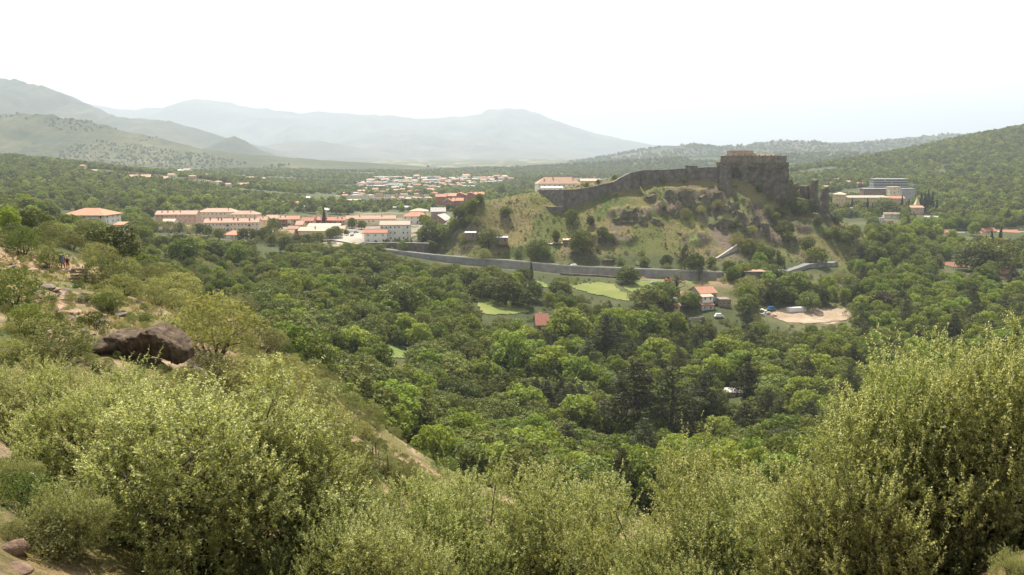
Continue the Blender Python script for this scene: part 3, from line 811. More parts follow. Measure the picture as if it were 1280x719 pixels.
        V, F = clumpy(rng, L, 420, .16, .3); me = npmesh('crown', V, F, (M['leaf_bush'],)); tr = trunk_mesh(rng, 8, .35, L, M['bark'], limbs=30)
    elif kind in ('far_oak', 'far_broad', 'far_olive'):
        h = 8.0; L = crown_lobes(rng, .8, 7.2, 3.9, 12, 1.4, 2.0, 'round', .85)
        V, F = clumpy(rng, L, 260, .8, .3, .5, .75); me = npmesh('crown', V, F, (M[{'far_oak': 'leaf_oak', 'far_broad': 'leaf_broad', 'far_olive': 'leaf_bush'}[kind]],)); tr = None
    proto(kind, h, [('crown', me)] + ([('stem' if kind in ('olive', 'bush') else 'trunk', tr)] if tr else []))
for kind, n in (('oak', 5), ('broad', 5), ('pine', 4), ('olive', 5), ('bush', 4), ('cypress', 2), ('purple', 1), ('umbrella', 2), ('bare', 1), ('far_oak', 3), ('far_broad', 2), ('far_olive', 2)):
    for k in range(n): mk(kind, 1000 + 37 * k + sum(map(ord, kind)))

NAMES = {'oak': 'oak_tree', 'broad': 'broadleaf_tree', 'pine': 'pine_tree', 'olive': 'olive_shrub', 'bush': 'shrub', 'cypress': 'cypress_tree', 'purple': 'purple_tree', 'umbrella': 'umbrella_pine', 'bare': 'bare_tree'}
CATS = {'oak': 'oak tree', 'broad': 'deciduous tree', 'pine': 'pine tree', 'olive': 'shrub', 'bush': 'shrub', 'cypress': 'cypress', 'purple': 'tree', 'umbrella': 'pine tree', 'bare': 'tree'}
LOOK = {'oak': 'dark evergreen oak', 'broad': 'bright leafy tree', 'pine': 'straight dark pine', 'olive': 'grey olive shrub', 'bush': 'green bush', 'cypress': 'slim dark cypress', 'purple': 'reddish brown round tree', 'umbrella': 'broad flat topped pine', 'bare': 'half bare tree with open grey branches'}
GRP = {'oak': 'evergreen oaks in the valley', 'broad': 'bright leafy trees in the valley', 'pine': 'pines along the river', 'olive': 'olive shrubs on the slopes', 'bush': 'bushes on the slopes', 'cypress': 'cypresses by the houses'}
LAND = [(170,432,'the big brown boulder'),(82,325,'the two hikers'),(108,265,'the orange roofed villa'),(225,275,'the salmon apartment blocks'),(300,285,'the long apartment block'),
 (290,294,'the small orange hip roof'),(345,313,'the white garden wall'),(395,290,'the yellow house'),(438,298,'the pale car park'),(490,290,'the white house'),(497,309,'the dark stone wall'),(550,275,'the stone chapel'),
 (470,312,'the road wall start'),(640,330,'the road wall middle'),(720,337,'the car on the road'),(830,343,'the road wall end'),(622,382,'the left meadow'),(672,357,'the small upper meadow'),(750,364,'the right meadow'),
 (880,368,'the farmhouse'),(677,400,'the lone red roof'),(609,397,'the small brick ruin'),(492,441,'the small bright clearing'),(785,470,'the white river stones'),(757,527,'the lower river stones'),(915,491,'the flat roofed hut'),
 (1010,393,'the sandy yard'),(1195,331,'the long orange barn'),(1258,341,'the small orange barn'),(1020,331,'the pale road ramp'),(1078,246,'the yellow convent'),(1147,262,'the chapel spire'),(1230,293,'the row of red roofs'),
 (945,200,'the citadel keep'),(700,245,'the corner bastion'),(800,225,'the citadel rampart'),(1030,250,'the dark rock spur'),(910,316,'the white wall on the hill'),(590,292,'the grey shed'),(692,305,'the twin sheds'),(490,590,'the grassy terrace'),(95,350,'the dry stone wall'),
 (1150,500,'the right bush'),(220,560,'the left bush'),(600,250,'the grassy mound'),(800,490,'the tall pine pair'),(640,700,'the low middle bushes')]
def place_phrase(px, py):
    best = min(LAND, key=lambda l: math.hypot(px - l[0], (py - l[1]) * 1.6))
    dx, dy = px - best[0], (py - best[1]) * 1.6
    d = math.hypot(dx, dy)
    if abs(dx) > abs(dy): rel = 'right of' if dx > 0 else 'left of'
    else: rel = 'below' if dy > 0 else 'above'
    if d > 70: rel = 'well ' + rel
    elif d < 22: rel = 'just ' + rel
    return rel + ' ' + best[2]
TREES = []
def plant(kind, p, h, label=None, group=None, cat=None, rz=None, variant=None, wide=1.0, name=None):
    pr = PROTO[kind][random.randrange(len(PROTO[kind])) if variant is None else variant]
    s = h / pr[0]
    o = empty(name or NAMES[kind], (p[0], p[1], p[2] - .1), random.uniform(0, 6.28) if rz is None else rz)
    w1, w2 = wide * random.uniform(.88, 1.14), wide * random.uniform(.88, 1.14)
    o.scale = (s * w1, s * w2, s)
    for nm, me in pr[1]:
        c = bpy.data.objects.new(nm, me); COL.objects.link(c); c.parent = o
    px, py = proj(p[0], p[1], p[2] + h * .5)
    if label is None:
        hp = h / p[1] * FPX
        size = 'low' if hp < 13 else 'small' if hp < 20 else 'medium' if hp < 30 else 'large' if hp < 48 else 'tall'
        label = size + ' ' + LOOK[kind] + ' ' + place_phrase(px, py)
    tag(o, label, cat or CATS[kind], group or GRP.get(kind))
    TREES.append((px, py, h / p[1] * FPX))
    return o
def plant_px(kind, px, py, hp, ymin=150, **k):
    g = ground(px, py, ymin)
    if g is None: return None
    return plant(kind, g, hp * g.y / FPX, **k)

# stuff made of instanced crowns
def scatter_stuff(name, kinds, P, S, label=None):
    """one object: geometry nodes put crown meshes on points"""
    col = bpy.data.collections.new(name + '_crowns')
    k = 0
    for kd in kinds:
        for hh, parts in PROTO[kd]:
            o = bpy.data.objects.new('crown_source', parts[0][1]); col.objects.link(o); k += 1
    me = bpy.data.meshes.new(name)
    me.vertices.add(len(P)); me.vertices.foreach_set('co', np.ascontiguousarray(P, np.float32).ravel())
    for nm, arr in (('size', S), ('turn', RNG.uniform(0, 6.28, len(P)))):
        a = me.attributes.new(nm, 'FLOAT', 'POINT'); a.data.foreach_set('value', np.ascontiguousarray(arr, np.float32))
    a = me.attributes.new('pick', 'INT', 'POINT'); a.data.foreach_set('value', RNG.integers(0, k, len(P)).astype(np.int32))
    ng = bpy.data.node_groups.new(name, 'GeometryNodeTree')
    ng.interface.new_socket('Geometry', in_out='INPUT', socket_type='NodeSocketGeometry')
    ng.interface.new_socket('Geometry', in_out='OUTPUT', socket_type='NodeSocketGeometry')
    gi = ng.nodes.new('NodeGroupInput'); go = ng.nodes.new('NodeGroupOutput')
    ci = ng.nodes.new('GeometryNodeCollectionInfo'); ci.inputs['Collection'].default_value = col
    ci.inputs['Separate Children'].default_value = True; ci.inputs['Reset Children'].default_value = True
    ip = ng.nodes.new('GeometryNodeInstanceOnPoints'); ip.inputs['Pick Instance'].default_value = True
    def attr(nm, dt):
        n = ng.nodes.new('GeometryNodeInputNamedAttribute'); n.data_type = dt; n.inputs['Name'].default_value = nm; return n.outputs['Attribute']
    cx = ng.nodes.new('ShaderNodeCombineXYZ'); ng.links.new(attr('turn', 'FLOAT'), cx.inputs['Z'])
    ng.links.new(gi.outputs[0], ip.inputs['Points']); ng.links.new(ci.outputs[0], ip.inputs['Instance'])
    ng.links.new(attr('pick', 'INT'), ip.inputs['Instance Index'])
    ng.links.new(cx.outputs[0], ip.inputs['Rotation']); ng.links.new(attr('size', 'FLOAT'), ip.inputs['Scale'])
    ng.links.new(ip.outputs[0], go.inputs[0])
    o = link(name, me)
    md = o.modifiers.new('crowns', 'NODES'); md.node_group = ng
    tag(o, kind='stuff')
    return o

# ------------------------------------------------------------------ where trees must leave the view open
KEEP = [FIELD_L, FIELD_L2, FIELD_R, FIELD_R2, CLEAR,
 [(462,309),(540,317),(640,324),(760,333),(900,340),(900,353),(860,353),(760,347),(700,345),(640,339),(540,327)],
 [(832,352),(912,352),(925,390),(900,396),(832,396)], [(950,383),(985,380),(1062,384),(1062,402),(1000,406),(955,404)], [(666,393),(690,393),(690,407),(666,407)],
 [(192,266),(248,260),(330,266),(440,268),(500,262),(560,258),(566,284),(515,300),(456,304),(425,302),(372,296),(350,292),(325,291),(306,300),(276,299),(258,291),(235,293),(192,293)],
 [(72,256),(142,256),(142,276),(125,272),(72,267)], [(1176,324),(1216,324),(1216,338),(1176,338)], [(1246,335),(1278,335),(1278,346),(1246,346)],
 [(1180,288),(1280,287),(1280,294),(1180,294)], [(1044,226),(1136,226),(1136,254),(1108,258),(1046,256)], [(980,322),(1057,316),(1057,336),(985,344)],
 [(685,475),(697,475),(697,490),(685,490)], [(772,468),(781,468),(781,484),(772,484)], [(751,523),(763,523),(763,532),(751,532)], [(905,484),(930,484),(930,500),(905,500)],
 [(603,391),(616,391),(616,403),(603,403)], [(430,600),(445,550),(520,555),(525,620),(450,640)], [(320,308),(364,307),(364,313),(320,314)],
 [(890,312),(925,300),(925,320),(897,328)],[(1100,268),(1125,268),(1125,278),(1100,278)],[(1150,252),(1165,252),(1165,270),(1143,272)]]
HILLPOLY = [(545,318),(566,300),(556,288),(566,258),(600,244),(665,236),(700,230),(760,205),(985,190),(1060,235),(1090,290),(1066,326),(985,330),(940,334),(900,330),(860,333),(700,326),(560,320)]
LSLOPE = [(-80,300),(0,310),(60,310),(105,318),(140,360),(185,390),(250,430),(300,445),(262,470),(180,480),(0,520),(-80,540)]
def blocked(px, py0, hp, polys=KEEP):
    b = np.zeros(px.shape, bool)
    for p in polys:
        for f in (.08, .5, .92):
            for dx in (-.32, 0, .32):
                b |= inpoly(px + dx * hp, py0 - f * hp, p)
    return b
def jitter(x0, x1, y0, y1, s):
    gx, gy = np.meshgrid(np.arange(x0, x1, s), np.arange(y0, y1, s))
    gx = gx + (np.arange(gx.shape[0]) % 2)[:, None] * s * .5
    return (gx + RNG.uniform(-.38, .38, gx.shape) * s).ravel(), (gy + RNG.uniform(-.38, .38, gx.shape) * s).ravel()
def fore_cut(px):
    return np.interp(px, [-50, 0, 100, 200, 260, 330, 400, 440, 520, 560, 700, 800, 850, 920, 1020, 1060, 1120, 1200, 1280, 1350], [470, 470, 470, 470, 470, 500, 560, 610, 610, 600, 600, 625, 610, 600, 590, 560, 540, 540, 540, 540])
def seen_cut(px):
    return np.interp(px, [-50, 200, 260, 330, 400, 440, 520, 560, 700, 800, 850, 920, 1020, 1050, 1060, 1120, 1200, 1280, 1350], [470, 470, 470, 500, 560, 600, 610, 590, 590, 625, 610, 570, 560, 500, 470, 420, 430, 400, 380])
# valley and slopes, from near to far
cand = []
for y0, y1, s in ((150, 210, 5.4), (210, 330, 6.2), (330, 470, 7.2), (470, 640, 8.2), (640, 860, 9.5)):
    X, Yy = jitter(-.74 * y1, .74 * y1, y0, y1, s)
    k = np.abs(X) < .70 * Yy; X, Yy = X[k], Yy[k]
    Z = zf(X, Yy)
    PX, PY = proj(X, Yy, Z)
    u = RNG.uniform(size=len(X)); kind = np.full(len(X), 'oak', object)
    left = (Yy < 430) & (X < -.17 * Yy - 22 + .0 * Yy) & (PX < np.interp(PY, [280, 330, 420, 520, 600], [330, 330, 330, 400, 440]))
    right = PX > 640
    kind[:] = np.where(u < .74, 'oak', np.where(u < .92, 'broad', 'olive'))
    nz = fbm(X * .012, Yy * .012, s=60, o=3)
    kind[left] = np.where(u < .60, 'olive', np.where(u < .74, 'bush', np.where(u < .90, 'oak', 'broad')))[left]
    mid = right & (Yy < 430)
    kind[mid] = np.where(u < .42 + .5 * nz, 'broad', np.where(u < .54 + .3 * nz, 'pine', 'oak'))[mid]
    fr = right & (Yy >= 430)
    kind[fr] = np.where(u < .52 + .6 * nz, 'broad', np.where(u < .54 + .6 * nz, 'pine', np.where(u < .64, 'olive', 'oak')))[fr]
    town = (Yy > 520) & (PX < 600)
    kind[town] = np.where(u < .5, 'oak', np.where(u < .75, 'broad', 'olive'))[town]
    hs = {'oak': (5.5, 12), 'broad': (6.5, 14), 'pine': (10, 17), 'olive': (2.4, 4.6), 'bush': (1.8, 3.6)}
    H = np.array([RNG.uniform(*hs[q]) for q in kind])
    H = np.where(left & (kind != 'olive') & (kind != 'bush'), H * .62, H)
    H = np.where((kind == 'olive') & ~left, H * 1.35, H)
    HP = H / Yy * FPX
    ok = ~inpoly(PX, PY, HILLPOLY) & ~inpoly(PX, PY, LSLOPE) & (PX > -60) & (PX < 1340)
    ok &= ~((PX > 545) & (PX < 1085) & (Yy > 505) & (PY < np.interp(PX, [545, 700, 900, 960, 1085], [322, 332, 341, 330, 292])))
    near = Yy < 150
    ok &= PY - HP < fore_cut(PX)
    b = blocked(PX, PY, HP)
    sm = b & (HP > 8) & ~blocked(PX, PY, np.full(len(PX), 9.0)) & (RNG.uniform(size=len(X)) < .5)
    H = np.where(sm, 9.0 * Yy / FPX, H); HP = H / Yy * FPX
    kind = np.where(sm, 'olive', kind)
    ok &= ~b | sm
    for j in np.nonzero(ok)[0]:
        cand.append((HP[j] * (1 if PY[j] - HP[j] * .75 < seen_cut(PX[j]) else .001), kind[j], X[j], Yy[j], Z[j], H[j]))
cand.sort(key=lambda q: -q[0])
count = {}
rest = {}
CAP = {'oak': 215, 'broad': 240, 'pine': 90, 'olive': 90, 'bush': 60}
for hp, kd, x, y, z, hh in cand:
    count[kd] = count.get(kd, 0) + 1
    if count[kd] <= CAP[kd] and hp > 1: plant(kd, (x, y, z), hh, wide=random.uniform(.95, 1.35) if kd != 'pine' else random.uniform(1.1, 1.6))
    else: rest.setdefault(kd, []).append((x, y, z, hh / PROTO[kd][0][0]))
STUFFN = {'oak': 'oak_wood', 'broad': 'leafy_wood', 'pine': 'pine_wood', 'olive': 'olive_scrub', 'bush': 'bush_scrub'}
for kd, l in rest.items():
    a = np.array(l); scatter_stuff(STUFFN[kd], [kd], a[:, :3], a[:, 3])
print('trees', count)
# low scrub filling the gaps between the trees
X, Yy = jitter(-420, 460, 110, 640, 6.0)
k = np.abs(X) < .68 * Yy; X, Yy = X[k], Yy[k]; Z = zf(X, Yy); PX, PY = proj(X, Yy, Z)
ok = ~inpoly(PX, PY, HILLPOLY) & ~inpoly(PX, PY, LSLOPE) & ~blocked(PX, PY, 1.6 / Yy * FPX) & (PY < fore_cut(PX) + 40)
ok &= ~((PX > 545) & (PX < 1085) & (Yy > 505) & (PY < np.interp(PX, [545, 700, 900, 960, 1085], [322, 332, 341, 330, 292])))
scatter_stuff('undergrowth', ['bush', 'olive'], np.stack([X, Yy, Z - .2], -1)[ok], RNG.uniform(.25, .6, ok.sum()))
# far woods
def wood(name, x0, x1, y0, y1, s, cond, smin, smax, kinds):
    X, Yy = jitter(x0, x1, y0, y1, s); Z = zf(X, Yy); PX, PY = proj(X, Yy, Z)
    ok = cond(PX, PY, X, Yy) & (PX > -80) & (PX < 1360)
    ok &= ~(blocked(PX, PY, 7 / Yy * FPX) & (Yy < np.where(PX > 1000, 900, 715)))
    scatter_stuff(name, kinds, np.stack([X, Yy, Z - .5], -1)[ok], RNG.uniform(smin, smax, ok.sum()))
gap = lambda X, Yy, a: fbm(X * .006, Yy * .006, s=70, o=4) > a
wood('right_hill_wood', 250, 1500, 860, 2100, 10.5, lambda px, py, X, Y: (px > 880) & gap(X, Y, -.28), .7, 1.35, ['far_oak', 'far_oak', 'far_broad', 'far_olive'])
wood('left_hill_wood', -1100, -100, 640, 1750, 9.5, lambda px, py, X, Y: (px < 380 + (250 - py) * 1.5) & (py < 272) & gap(X, Y, -.38), .6, 1.2, ['far_oak', 'far_oak', 'far_olive', 'far_broad'])
wood('plain_wood', -900, 260, 720, 3100, 15, lambda px, py, X, Y: (px > 180) & (px < 720) & (py < 266) & gap(X, Y, -.2), .55, 1.2, ['far_oak', 'far_broad', 'far_olive'])
wood('behind_citadel_wood', -100, 560, 800, 2900, 16, lambda px, py, X, Y: (px > 640) & (px < 1010) & gap(X, Y, -.3), .7, 1.3, ['far_oak', 'far_oak', 'far_olive'])
for (nm, n, s0, s1), XX, YY, ZZ, nt_ in MTREES:
    i = RNG.integers(int(nt_ * .15), nt_ + 2, n * 3); j = RNG.integers(0, XX.shape[1] - 1, n * 3); a, b = RNG.uniform(size=n * 3), RNG.uniform(size=n * 3)
    bi = lambda A: (A[i, j] * (1 - a) + A[i + 1, j] * a) * (1 - b) + (A[i, j + 1] * (1 - a) + A[i + 1, j + 1] * a) * b
    P = np.stack([bi(XX), bi(YY), bi(ZZ) - .5], -1)
    P = P[fbm(P[:, 0] * .004, P[:, 1] * .004, s=72, o=4) > (.05 if nm == 'hill_trees' else -.25)][:n]
    scatter_stuff(nm, ['far_oak', 'far_olive'], P, RNG.uniform(s0, s1, len(P)))
wood('town_trees', -420, 20, 900, 2400, 21, lambda px, py, X, Y: (px > 420) & (px < 650) & (py > 221) & (py < 262) & gap(X, Y, -.15), .5, .95, ['far_oak', 'far_broad'])
# ------------------------------------------------------------------ houses
def facade(mb, o, u, w, h, ops, m, depth=.22):
    """wall rectangle with real openings; o = lower left corner seen from outside, u = unit vector to the right"""
    o = Vector(o); u = Vector(u); n = u.cross(Vector((0, 0, 1)))     # outward
    xs = sorted({0, w} | {a for q in ops for a in (q[0], q[1])}); zs = sorted({0, h} | {a for q in ops for a in (q[2], q[3])})
    P = lambda a, b, d=0: o + u * a + Vector((0, 0, b)) - n * d
    for i in range(len(xs) - 1):
        for j in range(len(zs) - 1):
            cx, cz = (xs[i] + xs[i + 1]) / 2, (zs[j] + zs[j + 1]) / 2
            if any(q[0] < cx < q[1] and q[2] < cz < q[3] for q in ops): continue
            mb.face([P(xs[i], zs[j]), P(xs[i + 1], zs[j]), P(xs[i + 1], zs[j + 1]), P(xs[i], zs[j + 1])], m)
    for a, b, c, d in ops:
        for s in (((a, c), (b, c)), ((b, c), (b, d)), ((b, d), (a, d)), ((a, d), (a, c))):
            mb.face([P(*s[0]), P(*s[1]), P(*s[1], depth), P(*s[0], depth)], m)
WIN = {}
def window_mesh(w, h, frame, kind):
    k = (round(w, 2), round(h, 2), frame, kind)
    if k in WIN: return WIN[k]
    mb = MB(); t = .09
    mb.box((0, -.02, t / 2), (w, .08, t), 0); mb.box((0, -.02, h - t / 2), (w, .08, t), 0)
    for s in (-1, 1): mb.box((s * (w / 2 - t / 2), -.02, h / 2), (t, .08, h - 2 * t), 0)
    if kind == 'shut':
        for s in (-1, 1): mb.box((s * w / 4, -.05, h / 2), (w / 2 - .03, .06, h - .02), 2)
    else:
        mb.box((0, -.03, h / 2), (.06, .06, h - 2 * t), 0)
        mb.face([(-w / 2 + t, .01, t), (w / 2 - t, .01, t), (w / 2 - t, .01, h - t), (-w / 2 + t, .01, h - t)], 1)
    WIN[k] = mb.mesh('window', (M[frame], M['glass'], M['shutter_brown' if hash(k) % 2 else 'shutter_grey']))
    return WIN[k]
CH = {}
def chimney_mesh(h, mat):
    k = (round(h, 1), mat)
    if k not in CH:
        mb = MB(); mb.box((0, 0, h / 2 - .8), (.9, .7, h + 1.6), 0); mb.box((0, 0, h + .06), (1.1, .9, .16), 0); mb.box((0, 0, h + .3), (.5, .4, .32), 1)
        CH[k] = mb.mesh('chimney', (M[mat], M['roof_red']))
    return CH[k]
def hbuild(label, base, w, d, h, rz=0, roof='gable', rh=2.2, wall='wall_cream', rmat='roof_salmon', rows=2, cols=4, side=1, chim=0, name='house', cat='house', group=None,
           win=(.95, 1.35), frame='frame_white', plinth=4.0, over=.45, door=True, shut=.3, axis='x', balc=0, seed=None, chm='wall_salmon', storey=None):
    """a house: wall, roof (> chimney), windows, door; front faces -y"""
    rnd = random.Random(seed if seed is not None else int(base[0] * 13 + base[1] * 7))
    root = empty(name, base, rz); tag(root, label, cat, group)
    mb = MB(); st = storey or h / max(rows, 1)
    sides = [((-w / 2, -d / 2, 0), (1, 0, 0), w, cols), ((w / 2, -d / 2, 0), (0, 1, 0), d, side), ((w / 2, d / 2, 0), (-1, 0, 0), w, cols), ((-w / 2, d / 2, 0), (0, -1, 0), d, side)]
    for si, (o, u, ln, nc) in enumerate(sides):
        ops = []
        for r in range(rows):
            for c in range(nc):
                cx = ln * (c + .5) / nc; z0 = st * r + st * .34
                isd = door and si == 0 and r == 0 and c == nc // 2
                ww, hh = (1.1, min(2.1, st * .8)) if isd else (win[0], min(win[1], st * .55))
                if isd: z0 = .05
                if not isd and rnd.random() < .06: continue
                ops.append((cx - ww / 2, cx + ww / 2, z0, z0 + hh))
                uv = Vector(u); n = uv.cross(Vector((0, 0, 1)))
                p = Vector(o) + uv * cx - n * .16 + Vector((0, 0, z0))
                if si == 2: continue
                ang = math.atan2(u[1], u[0])
                if isd:
                    dm = MB(); dm.box((0, 0, hh / 2), (ww, .08, hh), 0); dm.box((.38, -.06, 1.0), (.08, .08, .12), 1)
                    dm.obj('door', (M['shutter_brown'], M['metal_dark']), root, p, ang)
                else:
                    link('window', window_mesh(ww, hh, frame, 'shut' if rnd.random() < shut else 'open'), root, p, ang)
                    if balc and si == 0 and r > 0 and c % balc == 0:
                        bm_ = MB(); bm_.box((0, -.75, -.5), (2.0, 1.1, .14), 0); bm_.box((0, -1.27, 0), (2.0, .05, .95), 1); bm_.box((-.98, -.75, 0), (.05, 1.05, .95), 1); bm_.box((.98, -.75, 0), (.05, 1.05, .95), 1)
                        bm_.obj('balcony', (M['concrete'], M['metal_dark']), root, p, ang)
        if si == 2: ops = []
        facade(mb, o, u, ln, h, ops, 0)
        O, U = Vector(o), Vector(u)
        mb.face([O - Vector((0, 0, plinth)), O + U * ln - Vector((0, 0, plinth)), O + U * ln, O], 0)
    if roof == 'gable':
        if axis == 'x':
            for s in (-1, 1): mb.face([(s * w / 2, -s * d / 2, h), (s * w / 2, s * d / 2, h), (s * w / 2, 0, h + rh)], 0)
        else:
            for s in (-1, 1): mb.face([(s * w / 2, s * d / 2, h), (-s * w / 2, s * d / 2, h), (0, s * d / 2, h + rh)], 0)
    mb.obj('wall', (M[wall],), root)
    # roof
    W2, D2 = w / 2 + over, d / 2 + over
    ez = h - (over * rh / (d / 2) if roof in ('gable', 'hip') else 0) * .6 + .02
    rb = MB(); th = .24
    if roof == 'gable':
        if axis == 'x': T = [(-W2, -D2, ez), (W2, -D2, ez), (W2, D2, ez), (-W2, D2, ez), (-W2, 0, h + rh + .1), (W2, 0, h + rh + .1)]; tops = [(0, 1, 5, 4), (2, 3, 4, 5)]; rim = [(0, 1), (1, 5), (5, 2), (2, 3), (3, 4), (4, 0)]
        else: T = [(-W2, -D2, ez), (W2, -D2, ez), (W2, D2, ez), (-W2, D2, ez), (0, -D2, h + rh + .1), (0, D2, h + rh + .1)]; tops = [(1, 2, 5, 4), (3, 0, 4, 5)]; rim = [(1, 2), (2, 5), (5, 3), (3, 0), (0, 4), (4, 1)]
    elif roof == 'hip':
        k = max(0.0, W2 - D2); T = [(-W2, -D2, ez), (W2, -D2, ez), (W2, D2, ez), (-W2, D2, ez), (-k, 0, h + rh), (k, 0, h + rh)]
        if k == 0: T[4] = (-.05, 0, h + rh); T[5] = (.05, 0, h + rh)
        tops = [(0, 1, 5, 4), (1, 2, 5), (2, 3, 4, 5), (3, 0, 4)]; rim = [(0, 1), (1, 2), (2, 3), (3, 0)]
    elif roof == 'shed':
        T = [(-W2, -D2, h + .02), (W2, -D2, h + .02), (W2, D2, h + rh), (-W2, D2, h + rh)]; tops = [(0, 1, 2, 3)]; rim = [(0, 1), (1, 2), (2, 3), (3, 0)]
        for s in (-1, 1):
            pass
    else:
        T = [(-W2, -D2, h + .3), (W2, -D2, h + .3), (W2, D2, h + .3), (-W2, D2, h + .3)]; tops = [(0, 1, 2, 3)]; rim = [(0, 1), (1, 2), (2, 3), (3, 0)]
    B = [(a, b, c - th) for a, b, c in T]
    for f in tops: rb.face([T[q] for q in f]); rb.face([B[q] for q in reversed(f)])
    for a, b in rim: rb.face([B[a], B[b], T[b], T[a]])
    if roof == 'shed': pass
    ro = rb.obj('roof', (M[rmat],), root)
    if roof in ('gable', 'hip') and w > 6:
        cp = MB()
        if roof == 'gable' and axis == 'x': cp.tube([(-W2, 0, h + rh + .1), (W2, 0, h + rh + .1)], [.16, .16], 6)
        elif roof == 'gable': cp.tube([(0, -D2, h + rh + .1), (0, D2, h + rh + .1)], [.16, .16], 6)
        else: cp.tube([T[4], T[5]], [.16, .16], 6)
        cp.obj('ridge_tile', (M[rmat],), ro)
    for k in range(chim):
        t = (k + .5) / chim - .5
        x = t * w * .9 + rnd.uniform(-.5, .5); y = rnd.choice((-1, 1)) * d * rnd.uniform(.08, .26); 
        zz = h + rh * (1 - abs(y) / (d / 2)) if roof in ('gable', 'hip') else h + .3
        link('chimney', chimney_mesh(rnd.choice((1.1, 1.4)), chm), ro, (x, y, zz))
    return root
def hpx(label, px, py_eave, Y, wpx, h, d=10, **k):
    """house placed by its eave line: px, py of the eave centre, distance, width in px"""
    p = W(px, py_eave, Y); w = wpx * Y / FPX
    d = k.pop('dep', d)
    base = Vector((p.x, p.y + d / 2, p.z - h))
    g = zg(base.x, base.y)
    pl = max(2.0, base.z - min(g, zg(base.x, base.y - d)) + 1.5)
    k.setdefault('plinth', pl)
    return hbuild(label, base, w, d, h, **k)
G_AP = 'apartment blocks at the edge of town'
AP = dict(name='apartment_building', cat='apartment block', group=G_AP)
hpx('salmon apartment block with many chimneys, highest at the left end of town', 219, 268, 690, 50, 15, 12, roof='gable', rh=2.8, wall='wall_salmon', rmat='roof_salmon', rows=4, cols=9, side=3, chim=6, rz=.06, **AP)
hpx('lower beige apartment block in front of the salmon one, beside a dark gap', 219, 286.5, 645, 38, 10, 12, roof='gable', rh=3.0, wall='wall_beige', rmat='roof_salmon', rows=3, cols=6, side=3, chim=1, rz=-.04, **AP)
hpx('narrow cream house at the far left end of town', 193, 282, 660, 10, 8, 9, roof='gable', rh=1.8, wall='wall_cream', rmat='roof_orange', rows=2, cols=2)
hpx('small salmon roofed wing between the two left apartment blocks', 210, 277, 668, 15, 6, 9, roof='gable', rh=2.0, wall='wall_beige', rmat='roof_pale', rows=2, cols=3)
hpx('beige apartment block with hipped salmon roof behind the long block', 270, 265, 730, 46, 15, 13, roof='hip', rh=3.0, wall='wall_beige', rmat='roof_salmon', rows=4, cols=9, side=3, chim=3, rz=.05, **AP)
hpx('long grey beige apartment block with chimneys along its salmon roof and balconies', 288, 278, 630, 66, 11, 11, roof='gable', rh=2.7, wall='wall_beige', rmat='roof_salmon', rows=3, cols=15, side=3, chim=12, rz=.10, balc=6, chm='wall_brown', **AP)
hpx('hip roofed salmon apartment block right behind the long block', 304, 268, 700, 34, 10, 13, roof='hip', rh=2.8, wall='wall_cream', rmat='roof_salmon', rows=3, cols=6, side=3, chim=2, **AP)
hpx('small white house with bright orange hip roof below the long apartment block', 290, 293.5, 575, 26, 7, 13, roof='hip', rh=2.6, wall='wall_white', rmat='roof_orange', rows=2, cols=3, side=2, door=False)
hpx('yellow end house joined to the long apartment block', 327, 275, 650, 12, 11, 10, roof='gable', rh=2.4, wall='wall_yellow', rmat='roof_salmon', rows=3, cols=2, side=2, chim=1)
for px, e, Y, w_, wl, rm, lb in ((340,273,690,16,'wall_salmon','roof_salmon','salmon terrace house left of the dark cedar'),(353,274,680,14,'wall_brick','roof_salmon','brick terrace house with grey balconies behind the dark cedar'),(366,274,675,14,'wall_beige','roof_orange','beige terrace house right of the dark cedar'),
        (374,281,650,9,'wall_yellow','roof_salmon','narrow yellow terrace house right of the cedar'),(384,276,690,15,'wall_salmon','roof_red','salmon terrace house behind the yellow house'),(398,275,700,15,'wall_brick','roof_red','second brick house of the red terrace'),(411,275.5,705,14,'wall_brick','roof_red','third brick house of the red terrace'),(424,275.5,705,14,'wall_salmon','roof_red','last house of the red terrace before the long yellow building')):
    hpx(lb, px, e, Y, w_, 8, 10, roof='gable', rh=2.6, wall=wl, rmat=rm, rows=3, cols=4, side=2, chim=2, balc=2, group='terrace houses in the town', rz=random.uniform(-.08, .08))
hpx('brown roofed house with a porch left of the yellow house', 356, 292, 590, 20, 5, 11, roof='gable', rh=2.4, wall='wall_salmon', rmat='roof_brown', rows=1, cols=4, side=2, storey=3.2)
hpx('small brown roofed annex above the porch house', 366, 286, 600, 13, 5, 8, roof='gable', rh=1.8, wall='wall_brown', rmat='roof_brown', rows=1, cols=3, side=1, storey=3)
hpx('long yellow house with pale salmon roof left of the car park', 394, 288.5, 595, 42, 6, 11, roof='gable', rh=2.2, wall='wall_yellow', rmat='roof_pale', rows=1, cols=5, side=2, chim=1, rz=-.1, storey=3.4)
hpx('low pale roofed hall behind the yellow house', 404, 284, 640, 40, 4, 14, roof='gable', rh=2.4, wall='wall_salmon', rmat='roof_pale', rows=1, cols=6, side=2, storey=3.4, door=False)
hpx('small pale roofed house right of the low hall', 424, 286, 625, 13, 5, 9, roof='gable', rh=1.8, wall='wall_cream', rmat='roof_pale', rows=1, cols=3, storey=3.2)
hpx('long yellow beige building with six chimneys on its salmon roof', 463, 273.5, 665, 61, 8.5, 11, roof='gable', rh=2.3, wall='wall_cream', rmat='roof_salmon', rows=2, cols=12, side=2, chim=6, rz=.06, name='long_house', cat='building')
hpx('tall white house with pale tiled roof beside the road', 493, 281, 590, 37, 12, 11, roof='gable', rh=2.5, wall='wall_white', rmat='roof_pale', rows=3, cols=7, side=2, rz=.04, frame='shutter_brown')
